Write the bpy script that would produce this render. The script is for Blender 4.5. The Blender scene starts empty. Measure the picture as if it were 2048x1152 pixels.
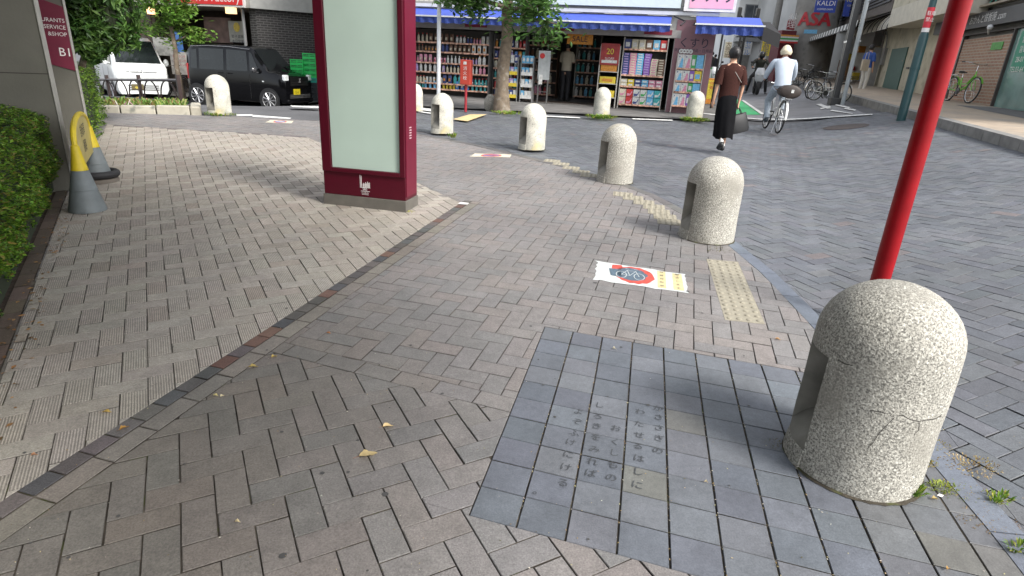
import bpy, bmesh, math, random
from mathutils import Vector, Matrix
R = math.radians
sc = bpy.context.scene
# ---------------- camera, world, sun, exposure ----------------
FPX = 1180.0; PITCH = R(20.75); ROLL = R(3.1); EYE = 1.4
cam = bpy.data.cameras.new('camera'); camo = bpy.data.objects.new('camera', cam)
sc.collection.objects.link(camo); sc.camera = camo
cam.sensor_width = 36; cam.lens = FPX / 2048 * 36; cam.clip_end = 600; cam.clip_start = .05
camo.location = (0, 0, EYE)
camo.matrix_world = Matrix.Translation((0, 0, EYE)) @ Matrix.Rotation(R(90) - PITCH, 4, 'X') @ Matrix.Rotation(ROLL, 4, 'Z')
w = bpy.data.worlds.new('World'); sc.world = w; w.use_nodes = True
SUN_EL, SUN_AZ = 44, 128          # azimuth clockwise from +Y
nt = w.node_tree; bg = nt.nodes['Background']; sky = nt.nodes.new('ShaderNodeTexSky')
sky.sky_type = 'NISHITA'; sky.sun_disc = False; sky.sun_elevation = R(SUN_EL); sky.sun_rotation = R(SUN_AZ)
sky.air_density = 1.0; sky.dust_density = 2.0; sky.ozone_density = 1.0
hs = nt.nodes.new('ShaderNodeHueSaturation'); hs.inputs['Saturation'].default_value = .3   # overcast: cloud-grey sky
nt.links.new(sky.outputs[0], hs.inputs['Color']); nt.links.new(hs.outputs[0], bg.inputs[0]); bg.inputs[1].default_value = .15
sl = bpy.data.lights.new('sun', 'SUN'); sl.energy = 2.0; sl.angle = R(17); sl.color = (1, .96, .9)
so = bpy.data.objects.new('sun', sl); sc.collection.objects.link(so)
sd = Vector((math.sin(R(SUN_AZ)) * math.cos(R(SUN_EL)), math.cos(R(SUN_AZ)) * math.cos(R(SUN_EL)), math.sin(R(SUN_EL))))
so.rotation_euler = sd.to_track_quat('Z', 'Y').to_euler(); so.location = (8, -8, 30)
vs = sc.view_settings; vs.view_transform = 'Standard'; vs.look = 'None'; vs.exposure = 1.25; vs.gamma = 1; vs.use_curve_mapping = False

# ---------------- terrain and pixel-to-ground survey helpers ----------------
def sm(t):
    t = max(0, min(1, t)); return t * t * (3 - 2 * t)
def T(x, y):
    return .026 * y + .5 * sm((x - .3 * y - 1) / 4) - .75 * sm((-x - 2.5) / 5.5) * sm((y - 12) / 7)
def ray(x, y):
    X = x - 1024; Y = y - 576
    v = -X * math.sin(ROLL) + Y * math.cos(ROLL); u = X * math.cos(ROLL) + Y * math.sin(ROLL)
    return Vector((u, FPX * math.cos(PITCH) - v * math.sin(PITCH), -(v * math.cos(PITCH) + FPX * math.sin(PITCH))))
def G(px, py, dz=0):
    d = ray(px, py); d = d / d.y; k = 0
    while k < 150 and EYE + k * d.z > T(k * d.x, k) + dz: k += .2
    a, b = k - .2, k
    for _ in range(30):
        m = (a + b) / 2
        if EYE + m * d.z < T(m * d.x, m) + dz: b = m
        else: a = m
    return Vector((a * d.x, a, T(a * d.x, a) + dz))
def AT(px, py, Y):
    d = ray(px, py); d = d / d.y
    return Vector((Y * d.x, Y, EYE + Y * d.z))
def PH(px, py, o, rot, off=0):
    """where the sight line meets a facade plane through o (local x along it); returns local (x, z)"""
    d = ray(px, py); n = Vector((-math.sin(rot), math.cos(rot), 0)); e = Vector((math.cos(rot), math.sin(rot), 0))
    c = Vector(o) + n * off; t = (c - Vector((0, 0, EYE))).dot(n) / d.dot(n)
    p = Vector((0, 0, EYE)) + d * t - Vector(o)
    return p.dot(e), p.z

# ---------------- materials ----------------
MC = {}
def pm(name, col, rough=.6, metal=0., var=.12, scale=6., bump=0., bscale=80., spec=.5, attr=False, coat=0., spk=None, trans=0., alpha=1., emit=None):
    if name in MC: return MC[name]
    m = bpy.data.materials.new(name); m.use_nodes = True; n = m.node_tree.nodes; L = m.node_tree.links; b = n['Principled BSDF']
    b.inputs['Roughness'].default_value = rough; b.inputs['Metallic'].default_value = metal
    b.inputs['Specular IOR Level'].default_value = spec; b.inputs['Coat Weight'].default_value = coat
    b.inputs['Transmission Weight'].default_value = trans; b.inputs['Alpha'].default_value = alpha
    tc = n.new('ShaderNodeTexCoord')
    base = n.new('ShaderNodeRGB'); base.outputs[0].default_value = (*col, 1); src = base.outputs[0]
    if attr:
        a = n.new('ShaderNodeAttribute'); a.attribute_name = 'Col'; src = a.outputs[0]
    nz = n.new('ShaderNodeTexNoise'); nz.inputs['Scale'].default_value = scale; nz.inputs['Detail'].default_value = 6
    L.new(tc.outputs['Object'], nz.inputs['Vector'])
    mr = n.new('ShaderNodeMapRange'); mr.inputs[1].default_value = .3; mr.inputs[2].default_value = .7
    mr.inputs[3].default_value = 1 - var; mr.inputs[4].default_value = 1 + var; L.new(nz.outputs[0], mr.inputs[0])
    mx = n.new('ShaderNodeMix'); mx.data_type = 'RGBA'; mx.blend_type = 'MULTIPLY'; mx.inputs[0].default_value = 1
    L.new(src, mx.inputs[6]); L.new(mr.outputs[0], mx.inputs[7]); out = mx.outputs[2]
    if spk:
        for (sc_, lo, hi, c2) in spk:
            s = n.new('ShaderNodeTexNoise'); s.inputs['Scale'].default_value = sc_; s.inputs['Detail'].default_value = 3
            L.new(tc.outputs['Object'], s.inputs['Vector'])
            r2 = n.new('ShaderNodeMapRange'); r2.inputs[1].default_value = lo; r2.inputs[2].default_value = hi; L.new(s.outputs[0], r2.inputs[0])
            m2 = n.new('ShaderNodeMix'); m2.data_type = 'RGBA'; L.new(r2.outputs[0], m2.inputs[0]); L.new(out, m2.inputs[6]); m2.inputs[7].default_value = (*c2, 1)
            out = m2.outputs[2]
    L.new(out, b.inputs['Base Color'])
    if emit:
        b.inputs['Emission Color'].default_value = (*col, 1); b.inputs['Emission Strength'].default_value = emit
    if bump:
        bz = n.new('ShaderNodeTexNoise'); bz.inputs['Scale'].default_value = bscale; bz.inputs['Detail'].default_value = 4
        L.new(tc.outputs['Object'], bz.inputs['Vector']); bp = n.new('ShaderNodeBump'); bp.inputs['Strength'].default_value = bump
        bp.inputs['Distance'].default_value = .004; L.new(bz.outputs[0], bp.inputs['Height']); L.new(bp.outputs[0], b.inputs['Normal'])
    MC[name] = m; return m
def brick_mat(name, c1, c2, mortar, bw, bh, ms=.012, rough=.8, off=.5):
    if name in MC: return MC[name]
    m = pm(name, c1, rough); n = m.node_tree.nodes; L = m.node_tree.links; b = n['Principled BSDF']
    uv = n.new('ShaderNodeUVMap'); t = n.new('ShaderNodeTexBrick'); t.offset = off
    t.inputs['Color1'].default_value = (*c1, 1); t.inputs['Color2'].default_value = (*c2, 1); t.inputs['Mortar'].default_value = (*mortar, 1)
    t.inputs['Scale'].default_value = 1; t.inputs['Brick Width'].default_value = bw; t.inputs['Row Height'].default_value = bh; t.inputs['Mortar Size'].default_value = ms
    L.new(uv.outputs[0], t.inputs[0]); L.new(t.outputs[0], b.inputs['Base Color'])
    bp = n.new('ShaderNodeBump'); bp.inputs['Strength'].default_value = .6; bp.inputs['Distance'].default_value = .01; bp.invert = True
    L.new(t.outputs[1], bp.inputs['Height']); L.new(bp.outputs[0], b.inputs['Normal']); return m
def groove_mat(name):
    m = pm(name, (1, 1, 1), .85, var=.2, scale=220, attr=True); n = m.node_tree.nodes; L = m.node_tree.links; b = n['Principled BSDF']
    uv = n.new('ShaderNodeUVMap'); wv = n.new('ShaderNodeTexWave'); wv.inputs['Scale'].default_value = 32; wv.inputs['Distortion'].default_value = 1.5; wv.inputs['Detail'].default_value = 2
    wv.inputs['Detail Scale'].default_value = 3
    L.new(uv.outputs[0], wv.inputs[0]); src = b.inputs['Base Color'].links[0].from_socket
    mr = n.new('ShaderNodeMapRange'); mr.inputs[3].default_value = .66; mr.inputs[4].default_value = 1.2; L.new(wv.outputs[1], mr.inputs[0])
    mx = n.new('ShaderNodeMix'); mx.data_type = 'RGBA'; mx.blend_type = 'MULTIPLY'; mx.inputs[0].default_value = 1
    L.new(src, mx.inputs[6]); L.new(mr.outputs[0], mx.inputs[7]); L.new(mx.outputs[2], b.inputs['Base Color'])
    bp = n.new('ShaderNodeBump'); bp.inputs['Strength'].default_value = .5; bp.inputs['Distance'].default_value = .003
    L.new(wv.outputs[1], bp.inputs['Height']); L.new(bp.outputs[0], b.inputs['Normal']); return m
def leaf_mat(name):
    m = pm(name, (1, 1, 1), .45, var=.15, scale=3, attr=True, spec=.4); b = m.node_tree.nodes['Principled BSDF']
    n = m.node_tree.nodes; L = m.node_tree.links
    tr = n.new('ShaderNodeBsdfTranslucent'); ms = n.new('ShaderNodeMixShader'); ms.inputs[0].default_value = .3
    L.new(b.inputs['Base Color'].links[0].from_socket, tr.inputs[0]); o = n['Material Output']
    L.new(b.outputs[0], ms.inputs[1]); L.new(tr.outputs[0], ms.inputs[2]); L.new(ms.outputs[0], o.inputs[0]); return m
def M(name, *a, **k): return pm(name, *a, **k)

# ---------------- mesh builder ----------------
TXC = {}
def glyphs(s):
    if s not in TXC:
        cu = bpy.data.curves.new('t', 'FONT'); cu.body = s; cu.align_x = 'CENTER'; cu.align_y = 'CENTER'; cu.size = 1; cu.resolution_u = 3
        o = bpy.data.objects.new('t', cu); sc.collection.objects.link(o)
        dg = bpy.context.evaluated_depsgraph_get(); dg.update(); me = bpy.data.meshes.new_from_object(o.evaluated_get(dg))
        TXC[s] = ([v.co.copy() for v in me.vertices], [list(p.vertices) for p in me.polygons])
        bpy.data.objects.remove(o); bpy.data.meshes.remove(me); bpy.data.curves.remove(cu)
    return TXC[s]
I4 = Matrix.Identity(4)
class MB:
    def __init__(s): s.V = []; s.F = []; s.M = []; s.C = []; s.U = []; s.X = I4; s.col = None; s.k = 0
    def v(s, p): s.V.append(tuple(s.X @ Vector(p))); return len(s.V) - 1
    def f(s, idx, m=None, uv=None): s.F.append(tuple(idx)); s.M.append(s.k if m is None else m); s.C.append(s.col); s.U.append(uv); return s
    def q(s, pts, m=None, uv=None): return s.f([s.v(p) for p in pts], m, uv)
    def wall(s, x0, x1, z0, z1, y=0, m=None, back=False):     # faces -y, uv in metres
        P = [(x0, y, z0), (x1, y, z0), (x1, y, z1), (x0, y, z1)]
        return s.q(P[::-1] if back else P, m, [(p[0], p[2]) for p in (P[::-1] if back else P)])
    def box(s, x0, x1, y0, y1, z0, z1, m=None):
        if x0 > x1: x0, x1 = x1, x0
        if y0 > y1: y0, y1 = y1, y0
        if z0 > z1: z0, z1 = z1, z0
        i = [s.v((x, y, z)) for z in (z0, z1) for y in (y0, y1) for x in (x0, x1)]
        c = [(x, y, z) for z in (z0, z1) for y in (y0, y1) for x in (x0, x1)]
        for q, ax in (((0, 2, 3, 1), 0), ((4, 5, 7, 6), 0), ((0, 1, 5, 4), 1), ((2, 6, 7, 3), 1), ((0, 4, 6, 2), 2), ((1, 3, 7, 5), 2)):
            s.f([i[k] for k in q], m, [((c[k][1], c[k][2]) if ax == 2 else (c[k][0], c[k][2]) if ax == 1 else (c[k][0], c[k][1])) for k in q])
        return s
    def tube(s, pts, r, n=8, m=None, side=None, cap=True):
        pts = [Vector(p) for p in pts]; N = len(pts)
        if not isinstance(r, (list, tuple)): r = [r] * N
        rings = []; u = None
        for i, p in enumerate(pts):
            d = (pts[min(i + 1, N - 1)] - pts[max(i - 1, 0)])
            if d.length < 1e-9: d = Vector((0, 0, 1))
            d.normalize()
            a = Vector(side) if side is not None else (u if u is not None else (Vector((0, 0, 1)) if abs(d.z) < .9 else Vector((1, 0, 0))))
            a = (a - d * a.dot(d)); a = a.normalized() if a.length > 1e-6 else Vector((1, 0, 0)); u = a; b = d.cross(a)
            rx, ry = r[i] if isinstance(r[i], tuple) else (r[i], r[i])
            rings.append([s.v(p + a * rx * math.cos(2 * math.pi * k / n) + b * ry * math.sin(2 * math.pi * k / n)) for k in range(n)])
        for A, B in zip(rings, rings[1:]):
            for k in range(n): s.f((A[k], A[(k + 1) % n], B[(k + 1) % n], B[k]), m)
        if cap: s.f(rings[0][::-1], m); s.f(rings[-1], m)
        return s
    def cyl(s, p0, p1, r, n=12, m=None, r1=None): return s.tube([p0, p1], [r, r if r1 is None else r1], n, m)
    def lathe(s, prof, c=(0, 0, 0), n=24, m=None, axis='Z'):
        rings = []
        for r, z in prof:
            ring = []
            for k in range(n):
                a = 2 * math.pi * k / n; x, y = r * math.cos(a), r * math.sin(a)
                p = (c[0] + x, c[1] + y, c[2] + z) if axis == 'Z' else (c[0] + x, c[1] + z, c[2] + y)
                ring.append(s.v(p))
            rings.append(ring if axis == 'Z' else ring[::-1])
        for A, B in zip(rings, rings[1:]):
            for k in range(n): s.f((A[k], A[(k + 1) % n], B[(k + 1) % n], B[k]), m)
        s.f(rings[0][::-1], m); s.f(rings[-1], m); return s
    def sph(s, c, r, n=12, m=None):
        r = r if isinstance(r, (tuple, list)) else (r, r, r); h = n // 2; rings = []
        for i in range(1, h):
            t = math.pi * i / h
            rings.append([s.v((c[0] + r[0] * math.sin(t) * math.cos(2 * math.pi * k / n), c[1] + r[1] * math.sin(t) * math.sin(2 * math.pi * k / n), c[2] - r[2] * math.cos(t))) for k in range(n)])
        for A, B in zip(rings, rings[1:]):
            for k in range(n): s.f((A[k], A[(k + 1) % n], B[(k + 1) % n], B[k]), m)
        a = s.v((c[0], c[1], c[2] - r[2])); b = s.v((c[0], c[1], c[2] + r[2]))
        for k in range(n): s.f((a, rings[0][(k + 1) % n], rings[0][k]), m); s.f((b, rings[-1][k], rings[-1][(k + 1) % n]), m)
        return s
    def torus(s, c, R_, r, n=28, k=8, axis='Y', m=None):
        rings = []
        for i in range(n):
            a = 2 * math.pi * i / n; ring = []
            for j in range(k):
                b = 2 * math.pi * j / k; rr = R_ + r * math.cos(b); h = r * math.sin(b)
                p = (rr * math.cos(a), h, rr * math.sin(a)) if axis == 'Y' else (rr * math.cos(a), rr * math.sin(a), h)
                ring.append(s.v((c[0] + p[0], c[1] + p[1], c[2] + p[2])))
            rings.append(ring)
        for i in range(n):
            A, B = rings[i], rings[(i + 1) % n]
            for j in range(k): s.f((A[j], B[j], B[(j + 1) % k], A[(j + 1) % k]), m)
        return s
    def prism(s, poly, z0, z1, m=None):
        a = [s.v((*p[:2], z0)) for p in poly]; b = [s.v((*p[:2], z1)) for p in poly]; n = len(poly)
        s.f(a[::-1], m); s.f(b, m)
        for k in range(n): s.f((a[k], a[(k + 1) % n], b[(k + 1) % n], b[k]), m)
        return s
    def plate(s, poly, y0, y1, m=None):     # polygon in xz, thick in y
        a = [s.v((p[0], y0, p[1])) for p in poly]; b = [s.v((p[0], y1, p[1])) for p in poly]; n = len(poly)
        s.f(a, m); s.f(b[::-1], m)
        for k in range(n): s.f((a[k], b[k], b[(k + 1) % n], a[(k + 1) % n]), m)
        return s
    def text(s, t, size, X, m=None):        # X maps the text plane (x right, y up) into local space
        V, F = glyphs(t); o = s.X; s.X = o @ X @ Matrix.Scale(size, 4)
        i = [s.v(p) for p in V]; s.X = o
        for f in F: s.f([i[k] for k in f], m)
        return s
    def wtext(s, t, size, x, y, z, m=None, sx=1, rot=0, skew=0):  # on a wall facing -y, centred at x,z
        X = Matrix.Translation((x, y, z)) @ Matrix.Rotation(R(90), 4, 'X') @ Matrix.Rotation(R(rot), 4, 'Z') @ Matrix.Diagonal((sx, 1, 1, 1))
        return s.text(t, size, X, m)
    def build(s, name, mats, parent=None, smooth=35, bevel=0, loc=None):
        if not isinstance(mats, (list, tuple)): mats = [mats]
        me = bpy.data.meshes.new(name); me.from_pydata(s.V, [], s.F)
        for m in mats: me.materials.append(m)
        me.polygons.foreach_set('material_index', [min(k, len(mats) - 1) for k in s.M])
        if any(u for u in s.U):
            l = me.uv_layers.new(name='UVMap'); d = []
            for f, u in zip(s.F, s.U): d += [c for p in (u or [(0, 0)] * len(f)) for c in p]
            l.data.foreach_set('uv', d)
        if any(c for c in s.C):
            a = me.color_attributes.new('Col', 'FLOAT_COLOR', 'CORNER'); d = []
            for f, c in zip(s.F, s.C): d += list((*(c or (.5, .5, .5)), 1)) * len(f)
            a.data.foreach_set('color', d)
        me.update()
        if smooth:
            me.polygons.foreach_set('use_smooth', [True] * len(me.polygons)); me.set_sharp_from_angle(angle=R(smooth))
        o = bpy.data.objects.new(name, me); sc.collection.objects.link(o)
        if parent: o.parent = parent
        if loc: o.location = loc
        if bevel:
            b = o.modifiers.new('bevel', 'BEVEL'); b.width = bevel; b.segments = 2; b.limit_method = 'ANGLE'
        return o
def tag(o, label=None, cat=None, group=None, kind=None):
    if label: o['label'] = label
    if cat: o['category'] = cat
    if group: o['group'] = group
    if kind: o['kind'] = kind
    return o
def thing(name, label, cat, loc=(0, 0, 0), rz=0, group=None):
    o = bpy.data.objects.new(name, None); o.empty_display_size = .1; sc.collection.objects.link(o)
    o.location = loc; o.rotation_euler = (0, 0, rz); return tag(o, label, cat, group)
KIDS = {}
def dup(root, label=None, loc=None, rz=None):
    def cp(o, par):
        c = o.copy(); sc.collection.objects.link(c); c.parent = par
        for ch in [k for k in list(bpy.data.objects) if k.parent == o]: cp(ch, c)
        return c
    c = cp(root, None)
    if label: c['label'] = label
    if loc is not None: c.location = loc
    if rz is not None: c.rotation_euler = (0, 0, rz)
    return c
rnd = random.Random(7)
def jit(c, a, r=rnd):
    k = 1 + r.uniform(-a, a); return tuple(max(0, x * k * (1 + r.uniform(-a, a) * .25)) for x in c)
def clip(poly, a, b):           # keep left of a->b
    out = []; n = len(poly)
    side = lambda p: (b[0] - a[0]) * (p[1] - a[1]) - (b[1] - a[1]) * (p[0] - a[0])
    for i in range(n):
        p, q = poly[i], poly[(i + 1) % n]; sp, sq = side(p), side(q)
        if sp >= 0: out.append(p)
        if (sp >= 0) != (sq >= 0):
            t = sp / (sp - sq); out.append((p[0] + (q[0] - p[0]) * t, p[1] + (q[1] - p[1]) * t))
    return out
def clip_in(poly, conv):
    for i in range(len(conv)):
        if len(poly) < 3: return []
        poly = clip(poly, conv[i], conv[(i + 1) % len(conv)])
    return poly if len(poly) > 2 else []
def clip_out(poly, conv):
    if not clip_in(poly, conv): return [poly]
    out = []
    for i in range(len(conv)):
        a, b = conv[i], conv[(i + 1) % len(conv)]
        o = clip(poly, b, a)
        if len(o) > 2: out.append(o)
        poly = clip(poly, a, b)
        if len(poly) < 3: break
    return out
def area(p): return .5 * sum(p[i][0] * p[(i + 1) % len(p)][1] - p[(i + 1) % len(p)][0] * p[i][1] for i in range(len(p)))
def herring(mb, conv, holes, ang, org, w, gap, colf, z=0, mats=(0, 0), noise=.0012, bev=True, seed=1):
    """lay a herringbone of 2:1 pavers, each a raised face with a lowered, darker rim, cut to a convex area"""
    r = random.Random(seed); ca, sa = math.cos(ang), math.sin(ang)
    loc = [((x - org[0]) * ca + (y - org[1]) * sa, -(x - org[0]) * sa + (y - org[1]) * ca) for x, y in conv]
    i0, i1 = int(min(p[0] for p in loc) / w) - 2, int(max(p[0] for p in loc) / w) + 2
    j0, j1 = int(min(p[1] for p in loc) / w) - 2, int(max(p[1] for p in loc) / w) + 2
    for i in range(i0, i1):
        for j in range(j0, j1):
            c = (i - j) % 4
            if c == 0: x0, x1, y0, y1, t = i * w, (i + 2) * w, j * w, (j + 1) * w, 0
            elif c == 3: x0, x1, y0, y1, t = i * w, (i + 1) * w, j * w, (j + 2) * w, 1
            else: continue
            g = gap / 2 * r.uniform(.6, 1.5); ro = r.uniform(-.008, .008); cx, cy = (x0 + x1) / 2, (y0 + y1) / 2
            P = [(x0 + g, y0 + g), (x1 - g, y0 + g), (x1 - g, y1 - g), (x0 + g, y1 - g)]
            P = [(cx + (x - cx) * 1 - (y - cy) * ro, cy + (y - cy) + (x - cx) * ro) for x, y in P]
            P = [(org[0] + x * ca - y * sa, org[1] + x * sa + y * ca) for x, y in P]
            paver(mb, P, conv, holes, colf, t, z, mats, noise, bev, r, ang)
def paver(mb, P, conv, holes, colf, t, z, mats, noise, bev, r, ang):
    pcs = [clip_in(P, conv)] if conv else [P]
    for h in holes: pcs = [q for p in pcs if p for q in clip_out(p, h)]
    if not pcs: return
    cx = sum(p[0] for p in P) / 4; cy = sum(p[1] for p in P) / 4
    dz = r.uniform(-noise, noise); tx, ty = r.uniform(-noise, noise) * 6, r.uniform(-noise, noise) * 6
    col = colf(cx, cy, t, r); ou, ov = r.uniform(0, 9), r.uniform(0, 9)
    e = ang + (math.pi / 2 if t else 0); ce, se = math.cos(e), math.sin(e)
    for p in pcs:
        if len(p) < 3 or area(p) < 8e-5: continue
        mx_, my_ = sum(a[0] for a in p) / len(p), sum(a[1] for a in p) / len(p)
        zf = lambda x, y: T(x, y) + z + dz + (x - cx) * tx + (y - cy) * ty
        uvf = lambda x, y: ((-(x - cx) * se + (y - cy) * ce) + ou, ((x - cx) * ce + (y - cy) * se) + ov)
        if bev:
            s = .0022; ins = []
            for x, y in p:
                d = math.hypot(x - mx_, y - my_) or 1; k = max(0, 1 - s * 1.4 / d); ins.append((mx_ + (x - mx_) * k, my_ + (y - my_) * k))
            A = [mb.v((x, y, zf(x, y))) for x, y in ins]; B = [mb.v((x, y, zf(x, y) - .0025)) for x, y in p]
            mb.col = col; mb.f(A, mats[t], [uvf(*q) for q in ins]); n = len(p)
            mb.col = tuple(c * .8 for c in col)
            for k in range(n): mb.f((B[k], B[(k + 1) % n], A[(k + 1) % n], A[k]), mats[t], [uvf(*p[k]), uvf(*p[(k + 1) % n]), uvf(*ins[(k + 1) % n]), uvf(*ins[k])])
        else:
            mb.col = col; mb.f([mb.v((x, y, zf(x, y))) for x, y in p], mats[t], [uvf(*q) for q in p])
def sheet(x0, x1, y0, y1, dz, nx, ny):
    mb = MB(); g = [[mb.v((x0 + (x1 - x0) * i / nx, y0 + (y1 - y0) * j / ny, T(x0 + (x1 - x0) * i / nx, y0 + (y1 - y0) * j / ny) + dz)) for j in range(ny + 1)] for i in range(nx + 1)]
    for i in range(nx):
        for j in range(ny): mb.f((g[i][j], g[i + 1][j], g[i + 1][j + 1], g[i][j + 1]))
    return mb
def drape(mb, poly, dz, m=None, step=.5):  # a polygon laid on the terrain in small cells
    xs = [p[0] for p in poly]; ys = [p[1] for p in poly]; x = min(xs)
    while x < max(xs):
        y = min(ys)
        while y < max(ys):
            c = clip_in([(x, y), (x + step, y), (x + step, y + step), (x, y + step)], poly)
            if c and area(c) > 1e-6: mb.f([mb.v((a, b, T(a, b) + dz)) for a, b in c], m, [(a, b) for a, b in c])
            y += step
        x += step
    return mb
def ccw(p):
    p = [(a[0], a[1]) for a in p]; return p if area(p) > 0 else p[::-1]
def gp(*pts, dz=0): return ccw([G(*p, dz) for p in pts])
# ---------------- ground ----------------
asph = M('asphalt', (.09, .09, .095), .9, var=.25, scale=1.2, bump=.5, bscale=300, spk=[(260, .55, .7, (.14, .14, .145))])
tag(sheet(-60, 80, -6, 150, -.055, 140, 156).build('ground', asph), kind='structure')
# far hills of the plot rise no further; pavement outline (kerb side first)
KERB = [(1.35, -.6), (1.58, .6), (1.72, 1.55), (1.79, 2.3), (1.84, 3.15), (1.87, 4.0), (1.82, 4.85), (1.70, 5.5), (1.48, 6.35), (1.12, 7.05), (.62, 7.75), (.0, 8.42), (-.6, 9.08), (-1.45, 9.75), (-2.5, 10.35), (-3.6, 10.9)]
e1, e0 = G(480, 233), G(222, 226)
PAVE = KERB + [(e1.x, e1.y), (e0.x, e0.y), (-9, 9), (-6.5, 5), (-3.0, -.6)]
PAVE = ccw(PAVE)
def off(poly, i, d):
    a, b, c = Vector(poly[max(i - 1, 0)]), Vector(poly[i]), Vector(poly[min(i + 1, len(poly) - 1)])
    t = (c - a).normalized(); return (b.x - t.y * d, b.y + t.x * d)
KIN = [off(KERB, i, .105) for i in range(len(KERB))]
dirt = M('joint_dirt', (.07, .058, .045), 1, var=.4, scale=9, bump=.6, spk=[(5, .48, .62, (.028, .022, .016)), (9, .55, .68, (.15, .13, .105)), (13, .6, .7, (.06, .07, .02))])
bedp = MB(); drape(bedp, PAVE, -.0075, step=.4)
tag(bedp.build('pavement_bed', dirt), kind='structure')
paveM = M('paver', (1, 1, 1), .66, var=.26, scale=170, attr=True, bump=.6, bscale=260, spk=None)
_n = paveM.node_tree
def add_stain(mat, scale=1.1, lo=.72, hi=1.12, det=5):
    n = mat.node_tree.nodes; L = mat.node_tree.links; b = n['Principled BSDF']; src = b.inputs['Base Color'].links[0].from_socket
    tc = n.new('ShaderNodeTexCoord'); z = n.new('ShaderNodeTexNoise'); z.inputs['Scale'].default_value = scale; z.inputs['Detail'].default_value = det; z.inputs['Roughness'].default_value = .65
    L.new(tc.outputs['Object'], z.inputs[0]); mr = n.new('ShaderNodeMapRange'); mr.inputs[1].default_value = .3; mr.inputs[2].default_value = .7; mr.inputs[3].default_value = lo; mr.inputs[4].default_value = hi
    L.new(z.outputs[0], mr.inputs[0]); mx = n.new('ShaderNodeMix'); mx.data_type = 'RGBA'; mx.blend_type = 'MULTIPLY'; mx.inputs[0].default_value = 1
    L.new(src, mx.inputs[6]); L.new(mr.outputs[0], mx.inputs[7]); L.new(mx.outputs[2], b.inputs['Base Color'])
add_stain(paveM, 1.1, .8, 1.12); add_stain(paveM, 14, .85, 1.12); add_stain(paveM, 55, .9, 1.08)
groM = groove_mat('grooved_paver'); add_stain(groM, .8, .7, 1.15); add_stain(groM, 30, .85, 1.1)
# light zone polygon
S0, S1 = G(0, 1003), G(925, 403)
sdir = (S1 - S0).normalized(); nrm = Vector((-sdir.y, sdir.x, 0))
A0 = S0 - sdir * 1.2
hA, hB = G(132, 392), G(0, 748)
hdir = (hA - hB).normalized(); hB2 = hB - hdir * 1.3
l0, l1 = G(214, 249), G(640, 275); c2 = G(838, 367)
_d = sdir.x * hdir.y - sdir.y * hdir.x; _t = ((hB.x - S0.x) * hdir.y - (hB.y - S0.y) * hdir.x) / _d; X0 = S0 + sdir * (_t + .02)
LIGHT = ccw([(X0.x, X0.y), (S1.x, S1.y), (c2.x, c2.y), (l1.x, l1.y), (l0.x, l0.y), (hA.x, hA.y)])
def lcol(x, y, t, r):
    b = (.36, .325, .28) if not t else (.375, .337, .29)
    if r.random() < .06: b = (.34, .295, .25)
    return jit(b, .06, r)
lm = MB(); herring(lm, LIGHT, [], R(31), (-1.6, 2.3), .0985, .0032, lcol, 0, (0, 1), seed=3)
tag(lm.build('plaza_paving', [paveM, groM], smooth=0), kind='structure')
# dark edging strips: a row of small setts then a row of long pavers
def row(mb, a, b, d0, d1, L, colf, gap=.005, z=0, seed=1, conv=None, holes=()):
    r = random.Random(seed); a = Vector((a[0], a[1])); b = Vector((b[0], b[1])); t = (b - a).normalized(); n = Vector((t.y, -t.x)); s = 0; tot = (b - a).length
    while s < tot:
        l = L * r.uniform(.92, 1.08); e = min(s + l, tot)
        P = [a + t * (s + gap / 2) + n * (d1 - gap / 2), a + t * (e - gap / 2) + n * (d1 - gap / 2), a + t * (e - gap / 2) + n * (d0 + gap / 2), a + t * (s + gap / 2) + n * (d0 + gap / 2)]
        paver(mb, ccw([tuple(p) for p in P]), conv, list(holes), colf, 0, z, (0, 0), .0012, True, r, math.atan2(t.y, t.x)); s += l
sm_ = MB()
def scol(x, y, t, r): return jit(r.choice([(.10, .09, .085), (.12, .105, .1), (.085, .085, .085), (.15, .085, .065)]), .18, r)
row(sm_, A0, S1 + sdir * .05, 0, .074, .105, scol, seed=4)
row(sm_, c2, S1, -.001, .09, .2, lambda x, y, t, r: jit((.2, .18, .165), .12, r), seed=7, conv=None)
row(sm_, l1, c2, 0, .09, .2, lambda x, y, t, r: jit((.2, .18, .165), .12, r), seed=9)
row(sm_, l0, l1, 0, .09, .2, lambda x, y, t, r: jit((.12, .10, .10), .15, r), seed=6)
hn = Vector((hdir.y, -hdir.x, 0))
row(sm_, hB2 - hn * .09, hA - hn * .09 + hdir * .6, 0, .085, .2, lambda x, y, t, r: jit((.12, .09, .07), .2, r), seed=8)
tag(sm_.build('edging_setts', paveM, smooth=0), kind='structure')
strip_q = ccw([(A0.x, A0.y), ((S1 + sdir * .05).x, (S1 + sdir * .05).y), tuple((S1 + sdir * .05 - nrm * .168))[:2], tuple(A0 - nrm * .168)[:2]])
soil_q = ccw([tuple(hB2 - hn * 0)[:2], tuple(hA + hdir * .6)[:2], tuple(hA + hdir * .6 - hn * 3)[:2], tuple(hB2 - hn * 3)[:2]])
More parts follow.
